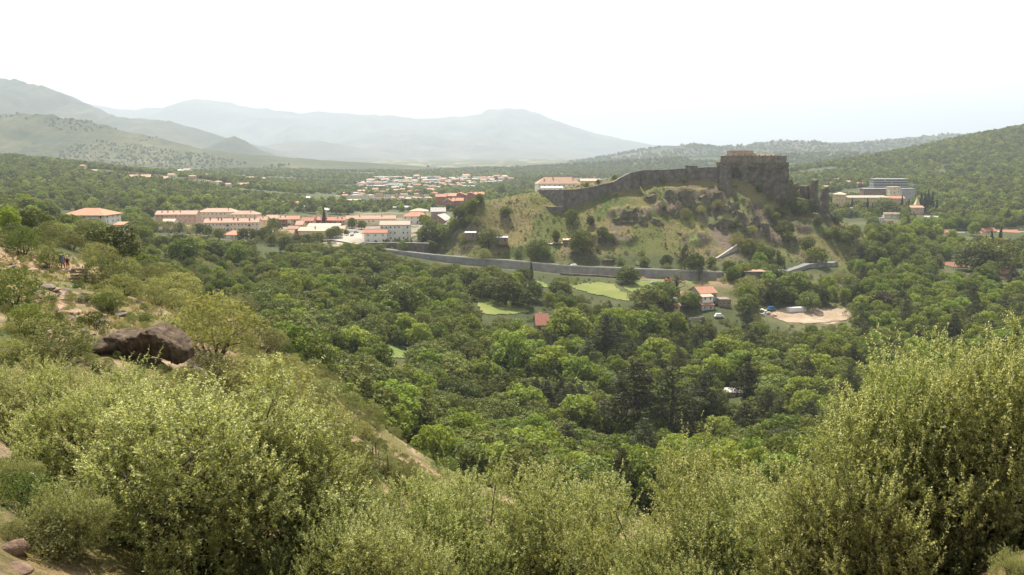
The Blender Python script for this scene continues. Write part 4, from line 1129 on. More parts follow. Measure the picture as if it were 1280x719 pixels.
hpx('low white wing with red roof left of the tall white house', 469, 291, 583, 28, 7.5, 9, roof='gable', rh=2.1, wall='wall_white', rmat='roof_red', rows=2, cols=3, side=2, rz=.04)
hpx('white house with orange hip roof behind the tall white house', 518, 270.5, 645, 30, 6, 13, roof='hip', rh=3.2, wall='wall_white', rmat='roof_orange', rows=2, cols=4, side=2, chim=1)
hpx('flat salmon roofed house behind the orange hip roof', 523, 264, 690, 22, 6, 12, roof='hip', rh=2.0, wall='wall_cream', rmat='roof_pale', rows=2, cols=4)
hpx('stone chapel with grey gable roof facing the valley', 550, 275.5, 610, 20, 6, 17, roof='gable', rh=4.2, wall='stone_warm', rmat='roof_slate', rows=1, cols=2, side=2, axis='y', name='chapel', cat='chapel', rz=-.25, storey=5, door=True, shut=1)
hpx('grey roofed stone barn behind the chapel', 547, 264.5, 650, 18, 5, 10, roof='gable', rh=3.0, wall='stone_warm', rmat='roof_slate', rows=1, cols=2, side=1, storey=4, rz=.1, name='barn', cat='barn')
for px, e, Y, w_, hh in ((551,246,960,13,15),(563,245,985,14,15),(575,244,1010,16,14),(588,243.5,1030,14,13),(560,252,930,12,10),(572,251,945,14,9),(599,243,1100,12,8)):
    hpx('brick red apartment house with orange roofs, group above the chapel', px, e, Y, w_, hh, 14, roof='gable', rh=3, wall='wall_brick', rmat='roof_orange', rows=4, cols=4, side=3, chim=2, group='brick red apartment houses beyond the chapel', name='apartment_building', cat='apartment block', axis=random.choice('xy'))
hpx('large villa with broad orange hip roof on the near hillside', 106, 268.5, 385, 54, 5.0, 14, roof='hip', rh=2.8, wall='wall_white', rmat='roof_orange', rows=2, cols=5, side=3, name='villa', cat='villa', rz=-.08, over=1.0)
hpx('small orange roofed lodge to the right of the villa', 148, 281, 380, 11, 2.6, 5, roof='shed', rh=1.0, wall='wall_white', rmat='roof_orange', rows=1, cols=1, side=1, storey=3, name='lodge', cat='house')
# houses on the wooded hill behind, and the far town
def spot(label, px, py, wpx, hpx_, roof, rmat, wall, group, ymin=600, rows=1, cols=2, d=None, name='house', cat='house'):
    g = ground(px, py, ymin)
    if g is None: return
    s = g.y / FPX; w = wpx * s; h = max(3.0, hpx_ * s)
    return hbuild(label, (g.x, g.y + 4, g.z), w, d or min(14, max(8, w * .6)), h, rz=random.uniform(-.35, .35), roof=roof, rh=max(1.6, min(3.4, w * .16)), wall=wall, rmat=rmat, rows=rows, cols=cols, side=1, group=group, name=name, cat=cat, door=False, shut=.5, storey=3.0)
GH = 'houses on the wooded hill'
for px, py, w_, r_, c_, lb in ((90,218,9,'hip','roof_salmon','house with salmon roof alone in the left hill wood'),(103,211,7,'gable','roof_orange','highest small house in the left hill wood'),(117,217,6,'gable','roof_pale','little pale house right of the highest one'),(147,222,7,'gable','roof_pale','pale cottage left of the long hill house'),
      (157,222,6,'hip','roof_orange','small orange roof touching the long hill house'),(173,225,26,'gable','roof_salmon','long salmon roofed house on the wooded hill'),(202,227,20,'gable','roof_salmon','second long salmon roofed house on the wooded hill'),(207,232,9,'hip','roof_pale','pale hip roof just below the second long house'),(214,222,9,'gable','roof_salmon','salmon house above the second long house'),
      (224,217,9,'hip','wall_white','white topped house near the mast'),(234,216,10,'gable','roof_salmon','salmon roofed house right of the mast'),(240,224,8,'gable','roof_brown','brown roofed house below the mast'),(245,231,8,'gable','roof_salmon','left house of the cluster on the hill shoulder'),(257,231,8,'gable','roof_pale','pale house in the cluster on the hill shoulder'),
      (263,233,10,'hip','roof_pale','widest pale roof in the cluster on the hill shoulder'),(272,231,9,'hip','roof_salmon','right house of the cluster on the hill shoulder'),(285,234,6,'gable','roof_salmon','small salmon house right of the hill shoulder'),(304,234.5,14,'gable','roof_salmon','long low salmon house right of the hill shoulder'),(256,222,7,'hip','roof_pale','pale hip roof high on the hill shoulder'),
      (293,253,14,'hip','roof_white','white roofed house among trees above the town'),(312,254,8,'gable','roof_white','small white gable right of the white roofed house'),(338,255,14,'hip','roof_orange','orange hip roof among trees above the cedar'),(356,257,10,'gable','roof_orange','left orange roof of the pair above the terraces'),(368,257,10,'gable','roof_orange','right orange roof of the pair above the terraces'),
      (382,251,9,'gable','roof_white','white house among trees above the red terrace'),(383,263,9,'gable','roof_white','white gable right above the red terrace'),(301,224,8,'gable','roof_pale','pale house at the foot of the grassy hill'),(312,226,9,'gable','roof_pale','second pale house at the foot of the grassy hill'),(328,227,9,'hip','roof_pale','third pale house at the foot of the grassy hill'),
      (218,262,8,'gable','roof_pale','tiny pale roof in the wood left of the mast'),(408,266,8,'gable','roof_white','white house beside the lone cypress')):
    spot(lb, px, py, w_, 3.6, r_, 'roof_white' if c_ == 'wall_white' else c_, random.choice(['wall_white', 'wall_cream', 'wall_salmon', 'wall_white']), GH)
far_rows = []
for py, x0, x1, n in ((224.5,470,640,14),(227,455,640,18),(229.5,450,625,20),(232,440,590,13),(235,445,590,14),(238,452,560,12),(242,450,548,12),(247,430,545,10),(252,470,540,8)):
    for k in range(n): far_rows.append((x0 + (x1 - x0) * (k + random.uniform(.1, .9)) / n, py + random.uniform(-1.2, 1.2)))
for k, (px, py) in enumerate(far_rows):
    big = py < 236 and random.random() < .28
    rm = random.choice(['roof_orange', 'roof_salmon', 'roof_salmon', 'roof_pale', 'roof_red']) if not big else random.choice(['roof_white', 'roof_grey', 'roof_white'])
    wl = random.choice(['wall_white', 'wall_cream', 'wall_salmon', 'wall_white', 'wall_beige'])
    col = {'roof_orange': 'orange', 'roof_salmon': 'salmon', 'roof_pale': 'pale', 'roof_red': 'dark red', 'roof_white': 'white', 'roof_grey': 'grey'}[rm]
    if big: spot(f'{col} roofed industrial shed {place_phrase(px, py)}', px, py, random.uniform(12, 24), 2.8, 'flat', rm, random.choice(['wall_white', 'wall_grey']), 'industrial sheds on the plain', 900, 1, 5, 18, 'warehouse', 'warehouse')
    else: spot(f'far {col} roofed {wl[5:]} house {place_phrase(px, py)}', px, py, random.uniform(5, 9.5), random.choice([2.8, 3.6, 4.6]), random.choice(['gable', 'hip']), rm, wl, 'far houses of the town', 760, 2, 3)
for px, py, w_, rm in ((484,224,36,'roof_white'),(470,231,26,'roof_grey'),(503,230,22,'roof_grey'),(598,227,22,'roof_white'),(612,230,16,'roof_white'),(575,226,20,'roof_pale'),(606,224.5,16,'roof_white'),(432,244,30,'roof_grey'),(452,247,26,'roof_pale'),(505,262,28,'roof_grey'),(440,253,22,'roof_pale')):
    spot(f"{ {'roof_white': 'large white', 'roof_grey': 'large grey', 'roof_pale': 'large beige'}[rm]} flat roofed shed {place_phrase(px, py)} on the plain", px, py, w_, 3, 'flat', rm, random.choice(['wall_white', 'wall_grey']), 'industrial sheds on the plain', 700, 1, 6, 22, 'warehouse', 'warehouse')
# mast on the wooded hill
g = ground(226, 216, 600)
if g:
    mb = MB(); r0 = empty('mast', g); tag(r0, 'thin red and white radio mast among the hill houses', 'mast')
    for k in range(6):
        q = MB(); q.tube([(0, 0, k * 4), (0, 0, k * 4 + 4)], [.35 - k * .03, .32 - k * .03], 5); q.obj('mast_section', (M['car_red' if k % 2 else 'metal_white'],), r0)
# right hand side: convent, school, barns
hpx('long yellow convent building with many windows below the modern block', 1085, 247, 940, 58, 15, 13, roof='hip', rh=2.2, wall='wall_yellow', rmat='roof_pale', rows=4, cols=18, side=4, rz=.05, name='convent', cat='convent')
hpx('yellow angled wing at the left end of the convent', 1053, 243, 930, 14, 17, 16, roof='hip', rh=2.2, wall='wall_yellow', rmat='roof_pale', rows=4, cols=4, side=4, rz=-.5, name='convent_wing', cat='convent')
hpx('modern grey blue block with long window bands above the convent', 1114, 224, 1060, 42, 13, 14, roof='flat', wall='wall_grey', rmat='roof_white', rows=4, cols=20, side=3, win=(2.0, 1.6), frame='shutter_grey', name='school', cat='building', door=False, shut=0)
hpx('low brown flat roofed hall between the convent and the modern block', 1097, 236, 1000, 34, 8, 12, roof='flat', wall='wall_brown', rmat='roof_grey', rows=2, cols=12, name='hall', cat='building', door=False)
hpx('beige two storey house right of the brown hall', 1119, 234, 990, 13, 8, 10, roof='flat', wall='wall_cream', rmat='roof_pale', rows=2, cols=3)
hpx('grey concrete building at the right end of the modern block', 1136, 236, 1000, 16, 7, 10, roof='flat', wall='wall_grey', rmat='roof_grey', rows=2, cols=4)
hpx('salmon house with bright orange roof right of the convent', 1122, 248, 945, 19, 10, 11, roof='gable', rh=2.4, wall='wall_salmon', rmat='roof_orange', rows=3, cols=4)
hpx('pink brick house with pale roof left of the cypresses', 1147, 259.5, 905, 16, 9, 10, roof='gable', rh=2.0, wall='wall_salmon', rmat='roof_salmon', rows=2, cols=3)
for px, py, w_, rm, lb in ((1116,273.5,18,'roof_salmon','salmon roofed house among trees below the convent'),(1100,279,10,'roof_pale','pale hut roof below the convent trees'),(1056,268,8,'roof_red','red roofed cottage at the foot of the rock spur'),(1068,266,9,'roof_grey','grey roofed cottage near the convent garden'),(1168,278,20,'roof_white','long white roofed shed below the cypresses'),(1112,283,8,'roof_salmon','small salmon roof below the long convent'),
       (1034,238,8,'roof_salmon','salmon house behind the rock spur'),(1041,234,9,'roof_salmon','second salmon house behind the rock spur'),(1062,232,10,'roof_salmon','salmon house left above the convent'),(1047,229,8,'roof_pale','pale house above the rock spur'),(1075,234,8,'roof_red','red house beside the brown hall')):
    spot(lb, px, py, w_, 4.5, 'gable', rm, random.choice(['wall_white', 'wall_salmon', 'wall_cream']), 'houses around the convent', 640, 2, 3)
for px, e, w_, rm, wl in ((1188,291,17,'roof_red','wall_salmon'),(1203,294,10,'roof_grey','wall_grey'),(1214,293,12,'roof_white','wall_white'),(1228,293,14,'roof_salmon','wall_cream'),(1238,289,16,'roof_red','wall_salmon'),(1252,292,10,'roof_pale','wall_white'),(1264,291,22,'roof_red','wall_salmon'),(1284,293,20,'roof_salmon','wall_salmon')):
    hpx(f'low {"white" if rm == "roof_white" else "tiled"} village house {"left" if px < 1220 else "centre" if px < 1250 else "right"} in the row of red roofs', px, e, 735, w_, 4.5, 10, roof='gable' if rm != 'roof_white' else 'flat', rh=2.4, wall=wl, rmat=rm, rows=1, cols=4, group='row of low village houses', storey=3, rz=random.uniform(-.15, .15))
hpx('long low stone barn with bright orange roof in the right wood', 1196, 333, 585, 28, 4, 8, roof='gable', rh=2.8, wall='wall_brown', rmat='roof_orange', rows=1, cols=4, storey=3, name='barn', cat='barn', rz=-.1)
hpx('small barn with plain orange roof at the right edge of the wood', 1259, 342, 545, 18, 3.5, 8, roof='gable', rh=2.6, wall='wall_brown', rmat='roof_orange', rows=1, cols=2, storey=3, name='barn', cat='barn', rz=.05)
# farm in front of the road wall
hpx('farmhouse with orange tiled roof, dark gable and white porch', 882, 366.5, 442, 24, 7.5, 13, roof='gable', rh=2.8, wall='wall_grey', rmat='roof_orange', rows=2, cols=4, side=2, chim=1, name='farmhouse', cat='farmhouse', rz=.28)
hpx('low orange lean-to in front of the farmhouse', 884, 381, 434, 16, 3.4, 6, roof='shed', rh=1.6, wall='wall_grey', rmat='roof_orange', rows=1, cols=2, storey=3, name='annex', cat='annex', rz=.15, door=False)
hpx('small house with pale orange roof left of the farmhouse', 841, 376, 432, 12, 6, 6, roof='gable', rh=1.6, wall='wall_salmon', rmat='roof_pale', rows=2, cols=2, name='cottage', cat='cottage', rz=-.1)
hpx('tiny orange porch roof beside the small left farm cottage', 846, 382, 428, 8, 3, 3, roof='shed', rh=1.0, wall='wall_salmon', rmat='roof_orange', rows=1, cols=1, storey=3, name='porch', cat='porch', door=False)
hpx('cottage with orange roof half behind a tree left of the farmhouse', 857, 370, 440, 10, 5, 7, roof='gable', rh=1.8, wall='wall_grey', rmat='roof_orange', rows=1, cols=2, storey=3, name='cottage', cat='cottage')
hpx('white walled porch under a small roof on the farmhouse front', 884, 371, 436.5, 15, 2.6, 3, roof='shed', rh=.9, wall='wall_white', rmat='roof_pale', rows=1, cols=2, storey=2.6, name='veranda', cat='veranda', rz=.28, door=False)
hpx('roofless stone ruin right of the farmhouse', 906, 375, 440, 16, 4, 8, roof='flat', wall='stone_warm', rmat='rock', rows=1, cols=3, storey=3.6, name='ruin', cat='ruin', door=False, shut=0, over=-.4)
hpx('stone mill house under the road to the right of the farmhouse', 944, 340, 480, 26, 6, 8, roof='flat', wall='stone', rmat='roof_brown', rows=1, cols=3, storey=5, name='bridge_house', cat='building', door=False)
hpx('lone steep red tiled roof among the leafy valley trees', 677, 406, 372, 16, 4, 10, roof='gable', rh=4.4, wall='wall_brown', rmat='roof_red', rows=1, cols=2, storey=3.4, chim=1, name='cottage', cat='cottage', rz=.1)
hpx('small brick ruin beside the left meadow', 609, 396, 400, 8, 4, 4, roof='flat', wall='wall_brick', rmat='rock_red', rows=1, cols=2, storey=3.5, name='ruin', cat='ruin', over=-.3, door=False)
hpx('flat roofed hut with pale top among the river pines', 916, 491, 300, 22, 2.8, 6, roof='flat', wall='wall_grey', rmat='stone_pale', rows=1, cols=2, storey=2.7, name='hut', cat='hut')
for px, e, w_, lb, rm in ((588,291,13,'grey shed with flat roof on the grassy hill','roof_grey'),(628,297,13,'low dark shed beside the large hill bush','roof_grey'),(686,305,9,'left shed of the pair on the lower hillside','roof_grey'),(697,304,11,'pinkish roofed right shed of the pair on the hillside','roof_salmon'),(709,300,9,'small pale roofed shed above the pair','roof_pale')):
    hpx(lb, px, e, 549 if px < 600 else 546, w_, 2.8, 4.5, roof='shed', rh=.5, wall='wall_brown', rmat=rm, rows=1, cols=2, storey=2.6, name='shed', cat='shed', group='sheds on the citadel hill', door=True, plinth=2)
# spire chapel
g = W(1146, 256, 915)
r0 = empty('spire', (g.x, g.y, zg(g.x, g.y))); tag(r0, 'small pale chapel spire beside the tall cypresses', 'spire')
hh = g.z - zg(g.x, g.y)
mb = MB(); mb.box((0, 0, hh / 2 - 1), (5, 5, hh + 2), 0); mb.obj('tower', (M['wall_yellow'],), r0)
mb = MB(); mb.box((0, 0, hh + 4), (5.2, 5.2, 8), 0, 0, .08); mb.obj('spire_roof', (M['wall_yellow'],), r0)
mb = MB(); mb.tube([(0, 0, hh + 7.8), (0, 0, hh + 9.5)], [.12, .08], 5); mb.box((0, 0, hh + 9), (.9, .12, .12), 0); mb.obj('cross', (M['metal_dark'],), r0)

# ------------------------------------------------------------------ free standing walls and the road ramp
def polywall(label, pts, thick, mat, name='stone_wall', cat='wall', cap=None, sub=3.0, rough=.12, depth=3.0, group=None, copings=True, onground=None):
    """pts: px, top py, distance"""
    P = [W(*q) for q in pts]; xs, ys, zs = [], [], []
    for a, b in zip(P[:-1], P[1:]):
        n = max(1, int((b - a).length / sub))
        for k in range(n): q = a.lerp(b, k / n); xs.append(q.x); ys.append(q.y); zs.append(q.z)
    xs.append(P[-1].x); ys.append(P[-1].y); zs.append(P[-1].z)
    xs, ys, zs = map(np.array, (xs, ys, zs))
    dx, dy = np.gradient(xs), np.gradient(ys); L = np.hypot(dx, dy); nx, ny = -dy / L, dx / L
    bots = np.minimum(zf(xs, ys), zf(xs + nx * thick, ys + ny * thick)) - depth
    if onground: zs = zf(xs, ys) + onground
    zs2 = zs + rough * fbm(xs * .7, ys * .7, s=80, o=2)
    root = empty(name, (0, 0, 0)); tag(root, label, cat, group)
    mb = MB(); wallstrip(mb, xs, ys, zs2, np.minimum(bots, zs2 - .5), thick, nx, ny, 0, .25)
    mb.obj('wall_face', (M[mat],), root)
    if copings:
        mb = MB(); wallstrip(mb, xs - nx * .12, ys - ny * .12, zs2 + .28, zs2 - .02, thick + .24, nx, ny)
        mb.obj('coping', (M[cap or ('stone' if onground else 'stone_pale')],), root)
    return root
polywall('dark stone retaining wall below the tall white house', [(457,304,578),(480,303.5,577),(505,303.5,575),(536,304.5,570)], 1.0, 'stone')
polywall('pale garden wall among trees left of the car park', [(312,310.5,575),(340,309.5,575),(368,308.5,575)], .8, 'stone_pale')
polywall('low stone wall at the lower edge of the car park', [(400,301,574),(415,300,572),(430,302.5,566),(446,305.5,560)], .8, 'stone')
polywall('white topped wall climbing the foot of the citadel hill', [(896,323,528),(905,317.5,532),(922,306,541)], .9, 'stone_pale', depth=2)
polywall('low stone wall along the upper edge of the right meadow', [(700,349,497),(760,350,492),(800,350,488)], .7, 'stone', rough=.3, onground=.9)
polywall('low field wall crossing the left meadow', [(654,366,436),(663,370,430),(674,374.5,424)], .6, 'stone', rough=.3, onground=.8)
polywall('low wall below the farm cottages', [(838,388,424),(856,389,422),(880,388,424)], .7, 'stone_pale', rough=.1, onground=.9)
polywall('pale walled road ramp climbing to the right of the hill', [(985,337,505),(1000,334,512),(1020,329.5,520),(1040,325.5,530),(1048,322,538)], 4.5, 'concrete', name='road_ramp', cat='ramp', cap='asphalt', rough=0, onground=2.2)
polywall('short low section of road wall left of the ramp', [(944,341.5,486),(962,340,488),(980,337.5,492)], 5.0, 'stone_pale', name='road_wall', cat='wall', cap='pale_ground', rough=0)

# ------------------------------------------------------------------ citadel
def rampart(label, pts, thick, mat='stone', name='rampart', sub=2.5, group=None, depth=2.5, cat='rampart', batter=1.2):
    root = empty(name, (0, 0, 0))
    tag(root, label, cat, group)
    P = [W(*q) for q in pts]
    for i, (a, b) in enumerate(zip(P[:-1], P[1:])):
        n = max(2, int((b - a).length / sub)); t = np.linspace(0, 1, n + 1)
        xs = a.x + (b.x - a.x) * t; ys = a.y + (b.y - a.y) * t; zs = a.z + (b.z - a.z) * t
        d = Vector((b.x - a.x, b.y - a.y)).normalized(); nx = np.full(n + 1, -d.y); ny = np.full(n + 1, d.x)
        zs = zs + .35 * fbm(xs * .5, ys * .5, s=90 + i, o=3)
        bots = np.minimum(zf(xs - nx * batter, ys - ny * batter), zf(xs, ys)) - depth
        # front face as a grid so that it can be uneven
        m = 7; V = []; e = .012 * i
        for j in range(m + 1):
            f = j / m; z = bots + (zs - bots) * f; o = -batter * (1 - f) - .18 * fbm(xs * .6, z * .6, ys * .6, s=95, o=3) * np.sin(np.pi * f) - e
            V.append(np.stack([xs + nx * o, ys + ny * o, z], -1))
        for o, z in ((thick, zs - .012 * i), (thick, bots)): V.append(np.stack([xs + nx * o, ys + ny * o, z], -1))
        V = np.array(V); k = V.shape[0]; idx = np.arange(k * (n + 1)).reshape(k, n + 1)
        F = np.stack([idx[:-1, :-1], idx[:-1, 1:], idx[1:, 1:], idx[1:, :-1]], -1).reshape(-1, 4)
        ends = []
        me = npmesh('wall_section', V.reshape(-1, 3), F, (M[mat],))
        bm = bmesh.new(); bm.from_mesh(me); bm.verts.ensure_lookup_table()
        for col in (0, n):
            bm.faces.new([bm.verts[idx[r_, col]] for r_ in range(k)])
        bm.to_mesh(me); bm.free()
        link('wall_section', me, root)
        # stone string course under the parapet
        mb = MB(); wallstrip(mb, xs - nx * .22, ys - ny * .22, zs + .18, zs - .25, thick * .5, nx, ny)
        mb.obj('coping', (M['stone_pale' if mat == 'stone_pale' else 'stone'],), root)
    return root
rampart('lower citadel rampart with the big corner bastion above the grassy mound', [(672,238,640),(674,238,603),(706,237.5,582),(722,237,586),(738,234,589),(752,231,591),(766,228,593),(777,222,595),(788,216.5,597),(800,214,598)], 3.5)
rampart('upper citadel rampart running towards the keep', [(800,213.5,602),(830,212.5,604),(857,211,604)], 3.0)
rampart('raised end of the upper rampart with its square corner', [(857,207.5,606),(872,207.5,605)], 3.2)
rampart('tall dark rampart end below the keep', [(872,210,603),(898,209.5,601),(900,207.5,599),(913,208.5,596),(915,209,616)], 3.2)
rampart('small triangular outwork at the foot of the corner bastion', [(682,258.5,584),(692,259,578),(706,259,577)], 6, name='outwork', cat='outwork', depth=1.5)
hpx('long orange roofed barracks behind the corner bastion', 698, 229.5, 660, 55, 11, 14, roof='hip', rh=5.2, wall='wall_white', rmat='roof_salmon', rows=3, cols=9, side=3, chim=4, name='barracks', cat='barracks', rz=.12)
hpx('low white building in front of the barracks inside the rampart', 690, 235, 630, 26, 5, 8, roof='shed', rh=.9, wall='wall_white', rmat='roof_white', rows=1, cols=4, storey=3, name='outbuilding', cat='building')
hpx('pale roofed low building right of the barracks', 738, 226, 650, 24, 5, 9, roof='gable', rh=1.4, wall='wall_beige', rmat='roof_pale', rows=1, cols=4, storey=3, name='outbuilding', cat='building')
# keep
KP = [W(901, 195, 612), W(921, 194, 606), W(943, 193.5, 604), W(964, 194.5, 603), (W(981, 195, 606)), W(983, 195.5, 640), W(903, 195.5, 648)]
ztop = sum(p.z for p in KP) / len(KP)
def crag(name, label, foot, z0, z1, seed, cat='crag', flare=1.35, amp=2.2, nseg=120, nring=34, group=None, mat='crag', topin=.96):
    """a rough rock mass with the given plan outline, vertical clefts and an uneven top"""
    P = [Vector((p[0], p[1])) for p in foot]; c = sum(P, Vector((0, 0))) / len(P)
    per = [(P[(i + 1) % len(P)] - P[i]).length for i in range(len(P))]; tot = sum(per); O = []
    for k in range(nseg):
        s = tot * k / nseg; i = 0
        while s > per[i]: s -= per[i]; i += 1
        O.append(P[i].lerp(P[(i + 1) % len(P)], s / per[i]))
    for _ in range(2): O = [(O[k - 1] + O[k] * 2 + O[(k + 1) % nseg]) / 4 for k in range(nseg)]
    O = np.array([(q.x - c.x, q.y - c.y) for q in O])
    V = []
    for j in range(nring):
        f = j / (nring - 1); sc = topin + (flare - topin) * (1 - f) ** 1.6
        V.append(np.concatenate([O * sc, np.full((nseg, 1), z0 + (z1 - z0) * f)], 1))
    ncap = 5
    for q in range(1, ncap + 1):
        sc = topin * (1 - q / (ncap + .001)); V.append(np.concatenate([O * sc, np.full((nseg, 1), z1)], 1))
    V = np.array(V); k = V.shape[0]
    X, Y_, Z = V[..., 0] + c.x, V[..., 1] + c.y, V[..., 2]
    rad = np.maximum(np.hypot(V[..., 0], V[..., 1]), .1)
    side = np.concatenate([np.ones(nring), np.linspace(.8, 0, ncap)])[:, None]
    n = fbm(X * .16, Y_ * .16, Z * .05, s=seed, o=5, ridged=True) - .25 + .7 * fbm(X * .42, Y_ * .42, Z * .3, s=seed + 7, o=5)
    V[..., 0] += V[..., 0] / rad * n * amp * side; V[..., 1] += V[..., 1] / rad * n * amp * side
    top = np.concatenate([np.linspace(0, 1, nring) ** 4, np.ones(ncap)])[:, None]
    V[..., 2] += amp * 1.5 * fbm(X * .22, Y_ * .22, s=seed + 9, o=5) * top * (0 if topin > 1.0 else 1)
    idx = np.arange(k * nseg).reshape(k, nseg); nx_ = np.roll(idx, -1, 1)
    F = np.stack([idx[:-1], nx_[:-1], nx_[1:], idx[1:]], -1).reshape(-1, 4)
    o = link(name, npmesh(name, V.reshape(-1, 3), F, (M[mat],)), loc=(c.x, c.y, 0))
    return tag(o, label, cat, group)
crag('crag', 'sheer dark cliff carrying the citadel keep', KP, ztop - 46, ztop - 5.0, 201, 'cliff', 1.2, 3.4, 200, 60, topin=1.03)
keep = empty('keep', (0, 0, 0)); tag(keep, 'square stone citadel keep on top of the cliff', 'keep')
for i in range(len(KP)):
    a, b = KP[i], KP[(i + 1) % len(KP)]
    n = max(2, int((b - a).length / 2.0)); t = np.linspace(0, 1, n + 1)
    xs = a.x + (b.x - a.x) * t; ys = a.y + (b.y - a.y) * t; d = Vector((b.x - a.x, b.y - a.y)).normalized()
    mb = MB(); zs = ztop + .25 * fbm(xs * .6, ys * .6, s=210, o=2) + .02 * i
    wallstrip(mb, xs, ys, zs, np.full(n + 1, ztop - 9.0), 2.0, np.full(n + 1, -d.y), np.full(n + 1, d.x), 0, .4)
    mb.obj('wall_section', (M['stone_keep'],), keep)
mb = MB(); mb.face([(p.x * .999, p.y + .3, ztop - 1.4) for p in KP]); mb.obj('terrace', (M['stone_pale'],), keep)
hbuild('brick lodge with flat pale roof on the left of the keep top', (W(927, 188, 618).x, 622, ztop - 1.6), 17.5, 10, W(927, 188.3, 617).z - ztop + 1.4, 0.05, 'flat', 1.2, 'stone_warm', 'roof_pale', 1, 4, 1, 0, name='lodge', cat='lodge', plinth=1, storey=3.4, door=False, shut=1)
hbuild('low cream lodge with pale roof on the right of the keep top', (W(957, 191, 616).x, 620, ztop - 1.6), 13.5, 8, W(957, 191.6, 616).z - ztop + 1.2, 0.0, 'flat', 1.2, 'wall_cream', 'roof_pale', 1, 3, 1, 0, name='lodge', cat='lodge', plinth=1, storey=3, door=False, shut=1)
# rock spurs right of the keep and outcrops on the slope
def spur(px0, px1, pyt, pyb, Y, dep, seed, label, amp=2.6, group='rock spurs right of the keep', flare=1.6, topin=.62):
    a, b = W(px0, pyt, Y), W(px1, pyt, Y); zb = W((px0 + px1) / 2, pyb, Y).z
    w = b.x - a.x; foot = [(a.x, Y), (a.x + w * .5, Y - dep * .25), (b.x, Y), (b.x - .05 * w, Y + dep), (a.x + w * .1, Y + dep)]
    return crag('rock_spur', label, foot, min(zb, zg((a.x + b.x) / 2, Y)) - 6, a.z, seed, 'rock spur', flare, amp, 90, 30, group, topin=topin)
spur(980, 1000, 229, 252, 612, 16, 220, 'rock shoulder joined to the right side of the keep cliff')
spur(999, 1017, 231, 254, 606, 12, 221, 'broad dark rock spur in the middle of the right crags')
spur(1014, 1025, 225, 256, 602, 8, 222, 'pointed dark rock tower of the right crags', 1.5)
spur(1027, 1039, 235, 266, 600, 7, 223, 'square dark rock tower at the right end of the crags', 1.2, flare=1.12)
spur(992, 1022, 250, 270, 598, 7, 224, 'low rock ledge below the right crags', 2.0)
KO = [(812,248,26,10),(836,243,24,13),(858,246,26,14),(880,249,24,16),(897,246,20,16),(868,260,22,9),(905,262,20,13),(918,256,16,14),(925,268,24,12),(905,277,26,10),(942,276,22,12),(930,286,26,10),(956,284,18,9),(786,266,30,8),(800,273,24,6),(822,277,22,6),(772,274,20,6),(845,268,18,6),(960,262,14,9),(975,280,14,7),(940,258,12,9),(890,282,14,6),(760,300,18,5),(705,330,24,4),(760,328,26,4),(800,331,20,4),(1000,262,16,8),(1020,270,14,7),(850,292,12,5)]
for k, (px, py, w_, h_) in enumerate(KO):
    h_ = h_ * .8
    g = ground(px, py + h_ * .45, 500)
    if g is None: continue
    s = g.y / FPX; a = w_ * s * .5; b = h_ * s
    foot = [(g.x - a, g.y + 1), (g.x - a * .3, g.y - 2.5), (g.x + a * .5, g.y - 2), (g.x + a, g.y + 1.5), (g.x + a * .5, g.y + 5), (g.x - a * .5, g.y + 5)]
    crag('rock_outcrop', f'{"wide" if w_ > 22 else "small"} {"tall" if h_ > 11 else "low"} brown rock outcrop {place_phrase(px, py)} ', foot, g.z - 5, g.z + b * .8, 300 + k, 'rock outcrop', 1.45, min(3.4, .42 * a), 84, 18, 'rock outcrops on the citadel slope', topin=.5)
